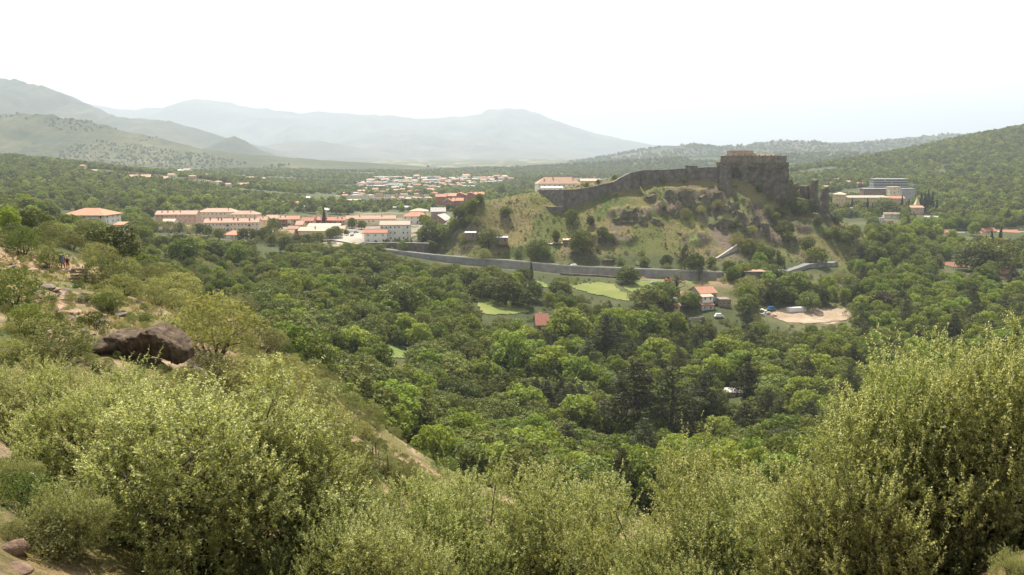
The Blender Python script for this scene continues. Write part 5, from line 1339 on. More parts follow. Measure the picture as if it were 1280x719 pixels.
# ------------------------------------------------------------------ shrubs and trees one can point at
GHS = 'shrubs on the citadel hill'
for kd, px, py, hp, lb in (('oak',632,271,16,'round dark tree alone on the grassy mound'),('oak',715,279,20,'big dark bush under the corner bastion'),('oak',738,281,13,'smaller dark bush right of the bastion bush'),('oak',753,296,16,'dark bush on the bare slope below the bastion'),('oak',762,303,13,'green bush just below another on the bare slope'),
   ('oak',728,318,36,'tall dark tree beside the shed pair'),('broad',718,316,22,'green bush left of the tall hill tree'),('oak',673,324,30,'dark tall bush left of the twin sheds'),('oak',611,310,28,'broad dark bush between the two grey sheds'),('broad',695,302,17,'bright bush behind the twin sheds'),
   ('oak',805,333,15,'small dark tree at the foot of the hill, left of a pair'),('oak',833,334,19,'upright dark tree with shadow at the foot of the hill'),('oak',868,335,16,'dark bush at the hill foot left of the climbing wall'),('oak',889,333,15,'dark bush at the lower end of the climbing wall'),
   ('bush',803,320,8,'small bush on the scree, lower slope'),('bush',747,314,10,'slim bush right of the tall hill tree'),('olive',605,325,16,'dark bush beside the road under the left shed'),('olive',583,303,18,'bush left below the grey shed'),('broad',567,290,22,'bush at the left foot of the mound'),('oak',555,300,26,'dark tree right of the white house'),
   ('oak',540,298,30,'dark trees above the stone wall'),('oak',528,302,22,'low tree against the stone wall'),('oak',573,274,20,'dark tree left of the mound shoulder'),('oak',585,268,22,'dark green tree on the mound shoulder'),('broad',592,262,18,'bright tree at the top of the mound shoulder'),('broad',612,248,12,'bright shrub on top of the mound'),
   ('broad',627,244,15,'tallest bright shrub on top of the mound'),('broad',600,254,14,'shrub left of the mound top'),('oak',578,286,18,'dark bush at mid height left of the mound'),('olive',597,282,15,'grey green bush on the left of the mound'),('olive',587,279,14,'olive bush beside another at the mound'),
   ('oak',830,262,7,'tiny dark bush on the upper slope'),('olive',857,274,16,'bush in the middle of the outcrops'),('olive',829,229,10,'little bush at the foot of the upper rampart'),('olive',855,228,9,'second little bush at the foot of the upper rampart'),('broad',921,222,11,'bright green shrub left of the keep cliff'),
   ('broad',932,222,10,'second bright shrub left of the keep cliff'),('broad',949,242,12,'bright bush at the foot of the keep cliff'),('olive',963,250,10,'bush at the grassy foot of the keep cliff'),('olive',978,257,12,'olive bush right under the keep cliff'),('oak',1000,270,22,'large dark tree right of the keep cliff'),
   ('oak',1012,265,18,'dark tree on the right crags'),('olive',990,258,14,'olive bush beside the large tree near the cliff'),('oak',1022,282,15,'bush below the right crags'),('oak',1031,263,12,'dark bush beside the square rock tower'),('oak',988,238,16,'dark bush on the rock shoulder beside the cliff'),('oak',1003,240,15,'dark bush between the cliff and the pointed spur'),('olive',996,252,16,'grey bush under the rock shoulder'),('olive',1018,254,14,'grey bush under the pointed spur'),('oak',1024,246,14,'dark bush between the pointed and the square tower'),('oak',976,272,16,'dark bush below the keep cliff corner'),('olive',960,268,14,'olive bush on the grass below the cliff'),('oak',1012,229,10,'dark bush on top of the broad spur'),('oak',1019,226,10,'dark bush on top of the pointed spur'),
   ('oak',981,296,24,'dark slim tree on the right slope of the hill'),('oak',985,302,16,'dark tree next to the slim one'),('olive',921,308,20,'grey green tree beside the climbing wall'),('oak',935,318,24,'dark tree above the climbing wall'),('oak',948,322,22,'second dark tree above the climbing wall'),('oak',961,325,19,'third dark tree above the climbing wall'),
   ('oak',1020,330,26,'dark tree beside the road ramp'),('oak',1010,310,17,'dark bush on the lower right slope'),('oak',1043,294,14,'bush on the lower right edge of the hill'),('oak',1054,303,20,'dark tree at the lower right edge of the hill'),('oak',1066,300,22,'outermost tree at the right foot of the hill'),('oak',1047,280,14,'dark bush under the square rock tower'),
   ('oak',1036,300,12,'small bush on the right slope'),('olive',908,278,12,'olive bush among the outcrops'),('olive',897,262,14,'dark bush among the upper outcrops'),('olive',876,266,12,'grey bush left of the upper outcrops'),('oak',917,285,10,'low bush on the lower outcrops'),('olive',940,292,12,'bush on the slope beneath the outcrops'),
   ('oak',969,278,14,'bush to the right of the outcrops'),('bush',775,330,9,'low bush above the road wall, centre'),('bush',760,326,8,'low bush above the road wall'),('bush',690,327,9,'low bush by the road'),('bush',648,322,10,'low bush beside the road left of the sheds'),('bush',850,330,8,'low bush at the road by the hill foot'),
   ('broad',768,226,9,'bright shrub on the grassy rampart top'),('broad',778,220,9,'bright shrub at the top corner of the rampart'),('broad',785,215,9,'dark bush at the high end of the lower rampart'),('oak',830,212,8,'round bush on the upper rampart'),('broad',748,231,8,'shrub on the grass behind the bastion'),('broad',733,236,9,'shrub at the lower end of the grass bank')):
    plant_px(kd, px, py, hp * (.8 if px < 600 else .9), 480, label=lb, group=GHS)
GV = 'single trees of the valley'
for kd, px, py, hp, lb, v in (('oak',785,355,24,'dark round tree standing alone before the road wall',None),('oak',600,373,26,'spreading tree with its shadow in the left meadow',None),('oak',632,381,36,'large dark tree at the right edge of the left meadow',1),('oak',652,384,26,'dark tree right next to the meadow oak',None),
   ('oak',585,362,30,'dark green tree behind the left meadow',None),('oak',614,352,22,'green tree below the road wall above the meadow',None),('oak',568,348,20,'dark tree below the left part of the road wall',None),('cypress',664,350,22,'slim tree before the middle of the road wall',None),('oak',655,352,18,'dark bush before the middle of the road wall',None),
   ('cypress',605,348,16,'small slim tree below the road wall',None),('bare',846,370,36,'half bare grey tree left of the farmhouse',None),('bare',874,348,22,'thin grey tree before the right end of the road wall',None),('oak',833,372,22,'dark tree behind the left farm cottage',None),('oak',829,388,38,'large dark tree left of the farm cottages',2),('oak',812,390,36,'dark tree left of the large farm tree',None),
   ('oak',862,384,22,'round dark tree in front of the farmhouse gable',None),('purple',1105,398,34,'round reddish brown tree in the right valley',0),('olive',1076,396,22,'grey green bush at the right of the sandy yard',None),('oak',1009,387,24,'round dark tree at the edge of the sandy yard',None),('oak',966,380,34,'dark tree behind the debris pile',None),
   ('olive',938,374,30,'pale olive tree right of the farm ruin',None),('oak',995,372,36,'dark tree behind the sandy yard',None),('pine',793,560,116,'tallest dark pine of the pair by the river',0),('pine',838,560,106,'second tall dark pine of the pair by the river',1),('pine',757,455,64,'single pine with bare lower trunk in the valley centre',2),
   ('pine',706,530,50,'pine in front of the lower river stones',3),('pine',880,540,80,'wide pine beside the flat roofed hut',1),('umbrella',985,590,64,'broad flat topped dark pine behind the right bush',0),('umbrella',840,600,52,'flat topped pine below the tall pair',1),('broad',688,490,64,'bright green tree beside the river',0),('broad',720,500,60,'bright green tree right of the river glint',1),
   ('broad',640,480,70,'large bright tree in the centre of the valley',2),('broad',575,400,20,'small bright tree left of the meadow',3),('broad',710,440,60,'big bright tree under the lone red roof',4),('broad',805,430,46,'bright rounded tree below the farm',0),('broad',765,425,44,'bright tree left of the round one below the farm',1),('broad',840,430,42,'bright tree right of the round one below the farm',2),
   ('oak',500,400,52,'huge broad dark oak in the centre left wood',0),('oak',455,350,36,'domed dark oak below the stone wall',1),('broad',528,360,22,'yellowish tree at the edge of the left wood',3),('oak',545,365,14,'small round dark tree left of the meadow',4),('cypress',517,545,30,'slim dark cypress below the grassy terrace',0),('cypress',562,555,20,'small dark cypress right of the terrace',1),
   ('broad',230,335,40,'bright green tree below the salmon blocks',0),('cypress',343,296,0,'','x')):
    if v == 'x': continue
    plant_px(kd, px, py, hp, 140, label=lb, group=GV, variant=v, wide=1.5 if kd == 'pine' else 1.15)
for px, py, Y, hp, lb in ((405,278,690,22,'lone dark cypress before the white house in town'),(1065,258,905,17,'dark cypress at the left front of the convent'),(1084,262,900,19,'cypress pair in front of the convent middle'),(1090,264,895,14,'shorter cypress in front of the convent'),(1127,258,920,20,'tall slim cypress before the orange roof'),(1136,256,925,15,'thin cypress right of the orange roof'),
   (1151,255,915,26,'leftmost of the tall cypress row'),(1156,254,918,24,'second of the tall cypress row'),(1160,254,920,27,'third and tallest of the cypress row'),(1165,255,915,26,'fourth of the cypress row'),(1171,257,910,18,'short right end of the cypress row'),(1231,313,640,20,'left cypress of the village trio'),(1238,315,640,26,'middle cypress of the village trio'),(1249,316,635,32,'right tallest cypress of the village trio')):
    p = W(px, py, Y); plant('cypress', (p.x, p.y, zg(p.x, p.y)), hp * Y / FPX, label=lb, group='cypresses by the houses')
p = W(343, 292, 625); plant('oak', (p.x, p.y, zg(p.x, p.y)), 13, label='dark cedar standing among the terrace houses', wide=.85, name='cedar_tree', cat='cedar')
for px, py, Y, hp, lb in ((1104,262,905,19,'large round dark tree before the convent end'),(1240,345,560,46,'huge dark evergreen mass right of the long orange barn'),(1222,345,565,36,'large dark tree right beside the long barn')):
    p = W(px, py, Y); plant('oak', (p.x, p.y, zg(p.x, p.y)), hp * Y / FPX, label=lb, group=GV, wide=1.25)
# trees hiding the villa walls
for k, px in enumerate((70, 79, 88, 97, 106, 115, 122, 131, 139, 147, 155)):
    p = W(px, 273 + (k * 37 % 5) + max(0, px - 124) * .45, 373 - (k % 3) * 3); z = zg(p.x, p.y); plant('olive' if k % 3 else 'oak', (p.x, p.y, z), max(3, p.z - z), group='trees around the villa')
# trees between the town houses
for px, py, Y, hp in ((250,306,600,16),(262,308,590,15),(238,310,590,13),(275,316,560,16),(305,318,560,18),(318,311,575,16),(332,313,570,20),(345,311,572,18),(358,312,570,16),(98,292,340,34),(76,288,335,32),(122,290,335,37),(136,292,340,34),(110,296,330,36),(86,290,330,36),(775,395,400,24),(790,398,398,26),(808,394,405,22),(760,398,392,26),(740,402,388,26),(825,398,400,24),(440,285,650,14),(452,290,640,12),(420,299,590,16),(412,297,592,13),(497,304,580,11),(508,303,580,12),(484,302,582,8),(528,276,640,12),(533,282,620,16),(226,308,610,15),(202,308,600,16),(214,312,590,16),(246,276,700,10),
   (384,312,560,14),(398,316,555,16),(372,315,560,14),(545,291,600,10),(470,302,580,7),(433,297,600,8)):
    p = W(px, py, Y); kd = random.choice(['oak', 'broad', 'oak', 'olive']); plant(kd, (p.x, p.y, zg(p.x, p.y)), hp * Y / FPX, group='garden trees of the town')
# ------------------------------------------------------------------ river
RV = [(840,395,7),(815,430,7),(795,450,8),(775,465,9),(764,490,10),(757,527,10),(735,545,9),(700,500,7),(691,482,6)]
rp = [ground(px, py, 150) for px, py, _ in RV[:7]]
def smooth(P, n=8):
    out = []
    for i in range(len(P) - 1):
        p0, p1, p2, p3 = P[max(i - 1, 0)], P[i], P[i + 1], P[min(i + 2, len(P) - 1)]
        for k in range(n):
            t = k / n; out.append(.5 * ((2 * p1) + (-p0 + p2) * t + (2 * p0 - 5 * p1 + 4 * p2 - p3) * t * t + (-p0 + 3 * p1 - 3 * p2 + p3) * t ** 3))
    return out + [P[-1]]
rc = smooth([q for q in rp if q])
V = []; F = []; nc = 9; STN = []
for k, p in enumerate(rc):
    d = (rc[min(k + 1, len(rc) - 1)] - rc[max(k - 1, 0)]); d.z = 0; d.normalize(); nn = Vector((-d.y, d.x, 0))
    for j in range(nc):
        q = p + nn * (j / (nc - 1) - .5) * 5
        V.append((q.x, q.y, zg(q.x, q.y) + .25))
    for _ in range(9):
        q = p + nn * random.gauss(0, 2.6) + d * random.uniform(-3, 3); STN.append((q.x, q.y, zg(q.x, q.y) + .3, random.uniform(.25, 1.0)))
for k in range(len(rc) - 1):
    for j in range(nc - 1): a = k * nc + j; F.append((a, a + nc, a + nc + 1, a + 1))
tag(link('river', npmesh('river', np.array(V), np.array(F), (M['water'],), smooth=True)), kind='structure')
def rock_verts(rng, n=2, flat=.6, rough=.28):
    bm = bmesh.new(); bmesh.ops.create_icosphere(bm, subdivisions=n, radius=1)
    s = int(rng.integers(1, 9999))
    co = np.array([v.co[:] for v in bm.verts]); nn = fbm(co[:, 0] * 1.1, co[:, 1] * 1.1, co[:, 2] * 1.1, s=s, o=3); n2 = fbm(co[:, 0] * 3, co[:, 1] * 3, co[:, 2] * 3, s=s + 3, o=2)
    co = co * (1 + rough * 1.6 * nn + rough * .5 * n2)[:, None]
    # flat cleavage faces
    for _ in range(5):
        d = unit(rng.normal(size=3)); l = rng.uniform(.55, .8); t = co @ d; co = co - np.maximum(t - l, 0)[:, None] * d
    co[:, 2] *= flat
    F = np.array([[v.index for v in f.verts] for f in bm.faces]); bm.free()
    return co, F
rv = [rock_verts(np.random.default_rng(500 + k), 1) for k in range(4)]
VV, FF, o_ = [], [], 0
for x, y, z, s in STN:
    v, f = random.choice(rv); a = random.uniform(0, 6.28); R_ = np.array([[math.cos(a), -math.sin(a), 0], [math.sin(a), math.cos(a), 0], [0, 0, 1]])
    VV.append(v @ R_ * s + (x, y, z)); FF.append(f + o_); o_ += len(v)
tag(link('river_stones', npmesh('river_stones', np.concatenate(VV), np.concatenate(FF), (M['river_stone'],))), kind='stuff')
g = ground(691, 482, 150)
VV, FF, o_ = [], [], 0
for k in range(30):
    v, f = random.choice(rv); s = random.uniform(.3, .9); VV.append(v * s + (g.x + random.gauss(0, 2), g.y + random.gauss(0, 3), g.z + .3)); FF.append(f + o_); o_ += len(v)
tag(link('river_stones', npmesh('river_stones', np.concatenate(VV), np.concatenate(FF), (M['river_stone'],))), kind='stuff')
# scree and stones on the citadel slope
VV, FF, o_ = [], [], 0
X = RNG.uniform(-40, 250, 9000); Yy = RNG.uniform(505, 605, 9000); Z = zf(X, Yy); PX, PY = proj(X, Yy, Z)
ok = inpoly(PX, PY, HILLPOLY) & (fbm(X * .06, Yy * .08, s=77, o=3) + .25 * sstep(285, 320, PY) > .12) & (Yy - road_at(X)[0] > 6)
for j in np.nonzero(ok)[0][:2600]:
    v, f = random.choice(rv); s = random.uniform(.15, .6) ** 1.2; VV.append(v * s + (X[j], Yy[j], Z[j] + .05)); FF.append(f + o_); o_ += len(v)
tag(link('scree', npmesh('scree', np.concatenate(VV), np.concatenate(FF), (M['rock'],))), kind='stuff')
# low tussocks and scrub on the citadel hill
X, Yy = jitter(-50, 265, 500, 640, 1.7); Z = zf(X, Yy); PX, PY = proj(X, Yy, Z)
rk_ = rockmask(PX, PY)
ok = inpoly(PX, PY, HILLPOLY) & (fbm(X * .05, Yy * .05, s=78, o=4) + .35 * rk_ > -.16) & (RNG.uniform(size=len(X)) < .62) & (Yy - road_at(X)[0] > 6)
ok &= ~((PX > 880) & (PX < 935) & (np.abs(PX - (905 + (PY - 300) * .75)) < 14) & (PY > 270) & (PY < 325))
u_ = RNG.uniform(size=ok.sum())
scatter_stuff('hill_scrub', ['bush', 'olive'], np.stack([X, Yy, Z - .05], -1)[ok], RNG.uniform(.06, .2, ok.sum()) * np.where(u_ < .05 + .10 * rk_[ok], 3.2, np.where(u_ < .2, 1.6, 1)))

# ------------------------------------------------------------------ vehicles
def car(label, p, rz, paint, cat='car', name='parked_car', van=False, group=None):
    o = empty(name, p, rz); tag(o, label, cat, group)
    L_, Wd, Hh = (5.0, 1.9, 2.1) if van else (4.2, 1.75, 1.45)
    pr = [(-L_/2, .35), (-L_/2, .85), (-L_*.42, 1.0), (-L_*.34, Hh), (L_*.12 if not van else L_*.22, Hh), (L_*.27 if not van else L_*.36, .98), (L_*.47, .82), (L_/2, .6), (L_/2, .35)]
    bm = bmesh.new(); rings = []
    for s, inset in ((-1, 0), (-.86, 1), (.86, 1), (1, 0)):
        pass
    A = [bm.verts.new((x, -Wd/2 * (.84 if z > 1.02 else 1), z)) for x, z in pr]; B = [bm.verts.new((x, Wd/2 * (.84 if z > 1.02 else 1), z)) for x, z in pr]
    bm.faces.new(A); bm.faces.new(list(reversed(B)))
    n = len(pr)
    for k in range(n): bm.faces.new((A[k], B[k], B[(k+1) % n], A[(k+1) % n]))
    bmesh.ops.recalc_face_normals(bm, faces=bm.faces); bmesh.ops.bevel(bm, geom=list(bm.edges), offset=.06, segments=2, affect='EDGES')
    me = bpy.data.meshes.new('body'); bm.to_mesh(me); bm.free(); link('body', me, o, mats=(M[paint],))
    mb = MB(); x0, x1 = -L_*.30, (L_*.10 if not van else L_*.2)
    for s in (-1, 1):
        y0, y1 = s * (Wd/2 * .99 + .01), s * (Wd/2 * .86 + .012)
        mb.face([(x0 - .1, s * (Wd*.5 - .03), 1.02), (x1 + .35, s * (Wd*.5 - .03), 1.02), (x1, s * (Wd*.42 + .02), Hh - .1), (x0, s * (Wd*.42 + .02), Hh - .1)])
    mb.obj('side_window', (M['glass'],), o)
    mb = MB(); xa, xb = (L_*.27, L_*.12) if not van else (L_*.36, L_*.22)
    mb.face([(xa + .01, -Wd*.42, 1.02), (xa + .01, Wd*.42, 1.02), (xb + .04, Wd*.38, Hh - .06), (xb + .04, -Wd*.38, Hh - .06)]); mb.obj('windscreen', (M['glass'],), o)
    for sx in (-1, 1):
        for sy in (-1, 1):
            mb = MB(); mb.tube([(0, -.11, 0), (0, .11, 0)], [.32, .32], 14); w = mb.obj('wheel', (M['tyre'],), o, (sx * L_ * .31, sy * (Wd/2 - .08), .32))
            mb = MB(); mb.tube([(0, -.005, 0), (0, .005, 0)], [.18, .18], 10); mb.obj('rim', (M['metal_white'],), w, (0, sy * .115, 0))
    for s in (-1, 1):
        mb = MB(); mb.box((L_/2 - .02, s * Wd * .36, .68), (.08, .3, .14)); mb.obj('headlight', (M['metal_white'],), o)
        mb = MB(); mb.box((-L_/2 + .01, s * Wd * .38, .8), (.06, .2, .2)); mb.obj('tail_light', (M['car_red'],), o)
    return o
def gpt(px, Y, dz=.2):
    p = W(px, 320, Y); return (p.x, p.y, zg(p.x, p.y) + dz)
i_ = float(np.interp(W(717, 330, 516).x, ROADX, ROADY)); p = W(717, 330, i_)
car('white car driving along the road above the wall', (p.x, i_ - 1.4, float(road_at(np.array([p.x]))[1][0]) + .13), math.pi + .1, 'car_white', name='car')
for px, Y, rz, pt, lb in ((436,622,.3,'car_grey','dark grey car parked at the top of the car park'),(440,626,.2,'car_white','white car parked between two cars at the top of the car park'),(446,620,.5,'car_blue','blue car parked at the right of the car park'),(441,598,1.4,'car_grey','grey car crossing the middle of the car park'),(392,600,.1,'car_white','white car below the yellow house, left one'),(400,600,0,'car_white','white car below the yellow house, right one')):
    car(lb, gpt(px, Y, .3), rz, pt, group='cars parked in the town')
car('blue van among the debris beside the sandy yard', gpt(968, 446, .4), .2, 'car_blue', 'van', 'parked_van', True)
car('small dark car below the right end of the road wall', gpt(818, 478, .2), .3, 'car_grey')
car('white car on the track beside the farm', gpt(834, 478, .2), 1.2, 'car_white')
car('white van parked below the farm ruin', gpt(902, 424, .3), .1, 'car_white', 'van', 'parked_van', True)
# excavator by the road wall
p = gpt(836, 484, .1); o = empty('excavator', p, .2); tag(o, 'orange red digger in front of the right end of the road wall', 'excavator')
for s in (-1, 1):
    mb = MB(); mb.box((0, s * 1.0, .4), (3.6, .55, .8), 0); mb.obj('track', (M['tyre'],), o)
mb = MB(); mb.box((-.4, 0, 1.4), (3.0, 2.2, 1.1), 0); mb.obj('body', (M['car_red'],), o)
mb = MB(); mb.box((.5, .5, 2.4), (1.2, 1.0, 1.3), 0, 0, .9); mb.obj('cab', (M['glass'],), o)
mb = MB(); mb.tube([(.9, -.3, 1.6), (2.6, -.3, 4.2), (4.6, -.3, 3.2), (5.2, -.3, 1.2)], [.22, .2, .17, .12], 6); mb.obj('boom', (M['car_red'],), o)
mb = MB(); mb.box((5.2, -.3, .8), (.8, .9, .8), 0, 0, .7); mb.obj('bucket', (M['metal_dark'],), o)
# debris in the yard
for k, (px, Y, mt, lb) in enumerate(((958,444,'wall_white','white block on the debris heap left of the blue van'),(962,440,'roof_grey','grey sheet metal on the debris heap'),(955,436,'stone_pale','pale rubble block at the lower end of the debris heap'),(972,438,'wall_salmon','pink rubble block below the blue van'),(1000,446,'metal_white','long pale container behind the sandy yard'))):
    p = gpt(px, Y, 0); mb = MB()
    if k == 4: mb.box((0, 0, 1.2), (11, 2.4, 2.4)); mb.box((0, 0, 2.5), (11.2, 2.6, .12))
    else:
        for q in range(5): mb.box((random.uniform(-1.5, 1.5), random.uniform(-1, 1), random.uniform(.2, .9)), (random.uniform(.6, 2), random.uniform(.5, 1.5), random.uniform(.3, .8)), 0, random.uniform(0, 3))
    tag(mb.obj('container' if k == 4 else 'debris_pile', (M[mt],), None, p, random.uniform(-.3, .3)), lb, 'container' if k == 4 else 'debris')
# ------------------------------------------------------------------ foreground olive bushes in flower
def dleaves(C, T, size, aspect, rng):
    B = unit(np.cross(T, rng.normal(size=T.shape))); s = size[:, None]; w = s * aspect; n = len(C)
    V = np.stack([C - T * s, C + B * w - T * s * .15, C + T * s, C - B * w - T * s * .15], 1).reshape(-1, 3)
    return V, np.arange(n * 4).reshape(n, 4)
def near_bush(seed, nshoot=2800, per=34, flower=.62):
    rng = np.random.default_rng(seed)
    L = crown_lobes(rng, .7, 4.2, 2.5, 34, .5, .85, 'dome', .95)[:-1]
    for k in range(16):
        a = rng.uniform(0, 6.28); q = 2.4 * math.sqrt(rng.uniform(0, 1)); z = 4.35 - 1.9 * (q / 2.5) ** 2
        L.append(((q * math.cos(a), q * math.sin(a), z), (.36, .36, .5)))
    Lc = np.array([l[0] for l in L]); Lr = np.array([l[1] for l in L])
    Lc = Lc * rng.uniform(.74, 1.16, (len(L), 1)); Lr = Lr * rng.uniform(.7, 1.15, (len(L), 1))
    w = Lr[:, 0] ** 2; k = rng.choice(len(L), nshoot * 2, p=w / w.sum())
    d = unit(rng.normal(size=(len(k), 3)) + np.array((0, 0, .35))); P = Lc[k] + d * Lr[k] * rng.uniform(.75, 1.0, (len(k), 1))
    q = np.full(len(k), 9.0)
    for j in range(len(L)):
        dd = np.linalg.norm((P - Lc[j]) / Lr[j], axis=1); dd[k == j] = 9; q = np.minimum(q, dd)
    P, d = P[q > .7][:nshoot], d[q > .7][:nshoot]; n = len(P)
    s = unit(.5 * d + np.array((0, 0, .85)) + .35 * rng.normal(size=(n, 3))); ln = rng.uniform(.22, .55, n)
    long = (rng.uniform(size=n) < .13) & (d[:, 2] > .1); ln = np.where(long, ln * 2.3, ln)
    t = rng.uniform(0, 1, (n, per)); rad = unit(rng.normal(size=(n, per, 3)))
    T = unit(s[:, None] * .75 + rad * .9)
    sz = rng.uniform(.028, .047, (n, per))
    C = P[:, None] + s[:, None] * (t * ln[:, None])[..., None] + T * sz[..., None] * 1.1
    V1, F1 = dleaves(C.reshape(-1, 3), T.reshape(-1, 3), sz.ravel(), .30, rng)
    Vi, Fi = clumpy(rng, [(c, r * .9) for c, r in zip(Lc, Lr)], 9000, .05, .2, 1.2, .4)
    leaf = npmesh('crown', np.concatenate([V1, Vi]), np.concatenate([F1, Fi + len(V1)]), (M['leaf_near'],))
    lobe = rng.uniform(.15, 1.25, len(L))[k[q > .7][:nshoot]]
    fl = (rng.uniform(size=n) < lobe * flower * np.clip(.25 + d[:, 2], 0, 1) * 2.4) | long
    Pf, sf, lf = P[fl], s[fl], ln[fl]; m = 15
    tt = rng.uniform(.5, 1.08, (len(Pf), m)); rf = unit(rng.normal(size=(len(Pf), m, 3)))
    Cf = Pf[:, None] + sf[:, None] * (tt * lf[:, None])[..., None] + rf * .035
    Nf = unit(rng.normal(size=(len(Pf) * m, 3)))
    V2, F2 = leaves(Cf.reshape(-1, 3), Nf, rng.uniform(.013, .026, len(Nf)), .7, rng)
    blo = npmesh('blossom', V2, F2, (M['blossom'],))
    mb = MB(); ls = list(zip(Lc, Lr)); rng.shuffle(ls)
    for i in range(6):
        a = i * 1.05 + rng.uniform(-.3, .3); b = Vector((.25 * math.cos(a), .25 * math.sin(a), -.6)); m1 = Vector((.8 * math.cos(a), .8 * math.sin(a), 1.3)); tip = Vector((1.4 * math.cos(a + .3), 1.4 * math.sin(a + .3), 3.0))
        mb.tube([b, m1 * .6 + Vector((0, 0, .3)), m1, tip], [.10, .08, .06, .025], 6)
        for c, r in ls[i * 6:i * 6 + 6]:
            c = Vector(c); st = m1.lerp(tip, rng.uniform(0, .8)); md = st.lerp(c, .5) + Vector((rng.uniform(-.1, .1), rng.uniform(-.1, .1), .12)); mb.tube([st, md, c], [.04, .026, .01], 5)
    for i in range(0, n, 9): mb.tube([P[i] - s[i] * .25, P[i] + s[i] * ln[i] * .9], [.007, .003], 3, cap=False)
    st = mb.mesh('stem', (M['bark'],), smooth=True)
    return [('crown', leaf), ('blossom', blo), ('stem', st)]
NEARB = [near_bush(11), near_bush(29, 2800, 34, .8), near_bush(53, 2700, 34, .3)]
def bush_top(px, py, Y, v, label, wide=1.0, rz=None, hmax=9):
    t = W(px, py, Y); gz = zg(t.x, Y); h = min(hmax, t.z - gz)
    o = empty('olive_bush', (t.x, Y, t.z - h), random.uniform(0, 6.28) if rz is None else rz); s = h / 4.75
    o.scale = (s * wide, s * wide, s)
    for nm, me in NEARB[v]: c = bpy.data.objects.new(nm, me); COL.objects.link(c); c.parent = o
    tag(o, label, 'bush', 'flowering olive bushes in the foreground')
for q in ((120,474,20,1,'broad pale flowering bush at the lower left',1.15),(235,482,17.5,1,'brightest flowering bush under the big boulder',1.25),(335,522,19,1,'flowering bush to the right of the brightest one',1.1),(35,455,27,2,'dark shaded bush at the left edge under the rocks',1.3),
   (548,614,21,0,'left bush of the low middle row',.95),(622,606,22,2,'second bush of the low middle row with dark forked stems',.95),(706,608,23,0,'third and tallest bush of the low middle row',.95),(775,640,20,2,'right bush of the low middle row',1.0),
   (18,572,17,2,'dark little bush at the left edge above the reddish rock',1.1),(1275,692,9.5,2,'low bush in the bottom right corner',1.2),(425,612,20,1,'flowering bush left of the grassy terrace',.9),(395,640,17,0,'rounded bush left under the grassy terrace',1.0),(480,665,16,0,'low bush at the bottom just under the terrace',1.1),(840,680,18,0,'small bush between the middle row and the right bushes',1.0),(905,584,20,1,'bright flowering bush with a tall leader right of centre',.85),(975,618,18,0,'bush joined to the right of the tall leader bush',1.0),(1040,615,15,0,'green bush at the foot of the large right bush',1.0),
   (1160,442,16.5,1,'large flowering bush with ragged top on the right',.72),(1215,458,15.5,1,'large flowering bush in the middle of the right group',.85),(1290,424,14.5,1,'large flowering bush at the right edge',.85),(1095,520,15,0,'lower left shoulder bush of the right group',.85),(80,610,14.5,2,'green bush in the bottom left corner beside the grey rock',1.1),(1400,425,14,0,'flowering bush just outside the right edge',.9)):
    bush_top(*q)
# ------------------------------------------------------------------ shrubs on the near slope
GN_ = 'shrubs on the near left slope'
for kd, px, py, hp, lb, wd in (('bush',20,388,58,'big bright green bush at the left edge above the path',1.0),('bush',40,424,50,'dense green bush below the big one at the left edge',1.0),('bush',30,318,36,'dark bright topped bush up the slope at the left edge',1.1),('bush',62,336,26,'dark bush right beside the hikers',1.0),('bush',118,412,26,'green broom bush left of the boulder top',1.1),('bush',132,389,26,'green shrub in the middle of the near slope',1.1),
   ('olive',150,412,15,'low grey shrub above the boulder',1.2),('olive',137,359,44,'large pale olive shrub right of the hikers',1.05),('bush',158,362,26,'dark shrub right of the large pale olive',1.0),('olive',195,382,26,'grey green shrub above the boulder on the right',1.2),('bush',180,404,16,'low green shrub behind the boulder',1.3),('olive',225,378,40,'pale olive shrub on the slope edge',1.1),
   ('olive',268,444,84,'tall spreading olive right of the boulder',.95),('olive',325,522,78,'large grey feathery olive on the slope edge',1.25),('olive',262,480,44,'grey olive under the tall spreading olive',1.3),('bush',98,360,12,'small bush in front of the dry stone wall',1.2),('bush',105,378,14,'small shrub below the dry stone wall',1.2),('olive',15,450,30,'grey shrub on the stony left edge',1.2),('olive',60,450,14,'little grey shrub among the stones',1.2),
   ('bush',97,442,24,'green shrub left of the big boulder',1.2),('olive',5,280,30,'olive shrub on the skyline of the near slope',1.2),('oak',28,292,32,'dark tree on the skyline of the near slope',1.1),('broad',14,296,40,'bright green tree at the left edge of the skyline',.8),('olive',62,300,24,'shrub on the slope above the hikers',1.2),('olive',90,312,24,'olive shrub behind the hikers on the right',1.2),('bush',108,300,26,'dark shrub below the villa',1.1),
   ('olive',60,290,20,'upper pale shrub of the slope above the hikers',1.3),('olive',122,330,28,'round olive behind the dry stone wall',1.2),('olive',440,600,52,'round olive at the left end of the grassy terrace',1.0),('olive',505,612,40,'olive at the right end of the grassy terrace',1.1),('olive',385,535,34,'grey shrub on the ridge left of the terrace',1.2),('bush',410,560,28,'dark bush between the ridge and the terrace',1.1),
   ('olive',355,480,40,'grey olive where the slope drops to the valley',1.3),('olive',370,510,34,'second grey olive where the slope drops',1.2),('olive',330,440,36,'pale olive on the slope edge above the feathery one',1.3),('olive',300,400,34,'olive on the slope edge right of the tall olive',1.3)):
    plant_px(kd, px, py, hp, 12, label=lb, group=GN_, wide=wd)
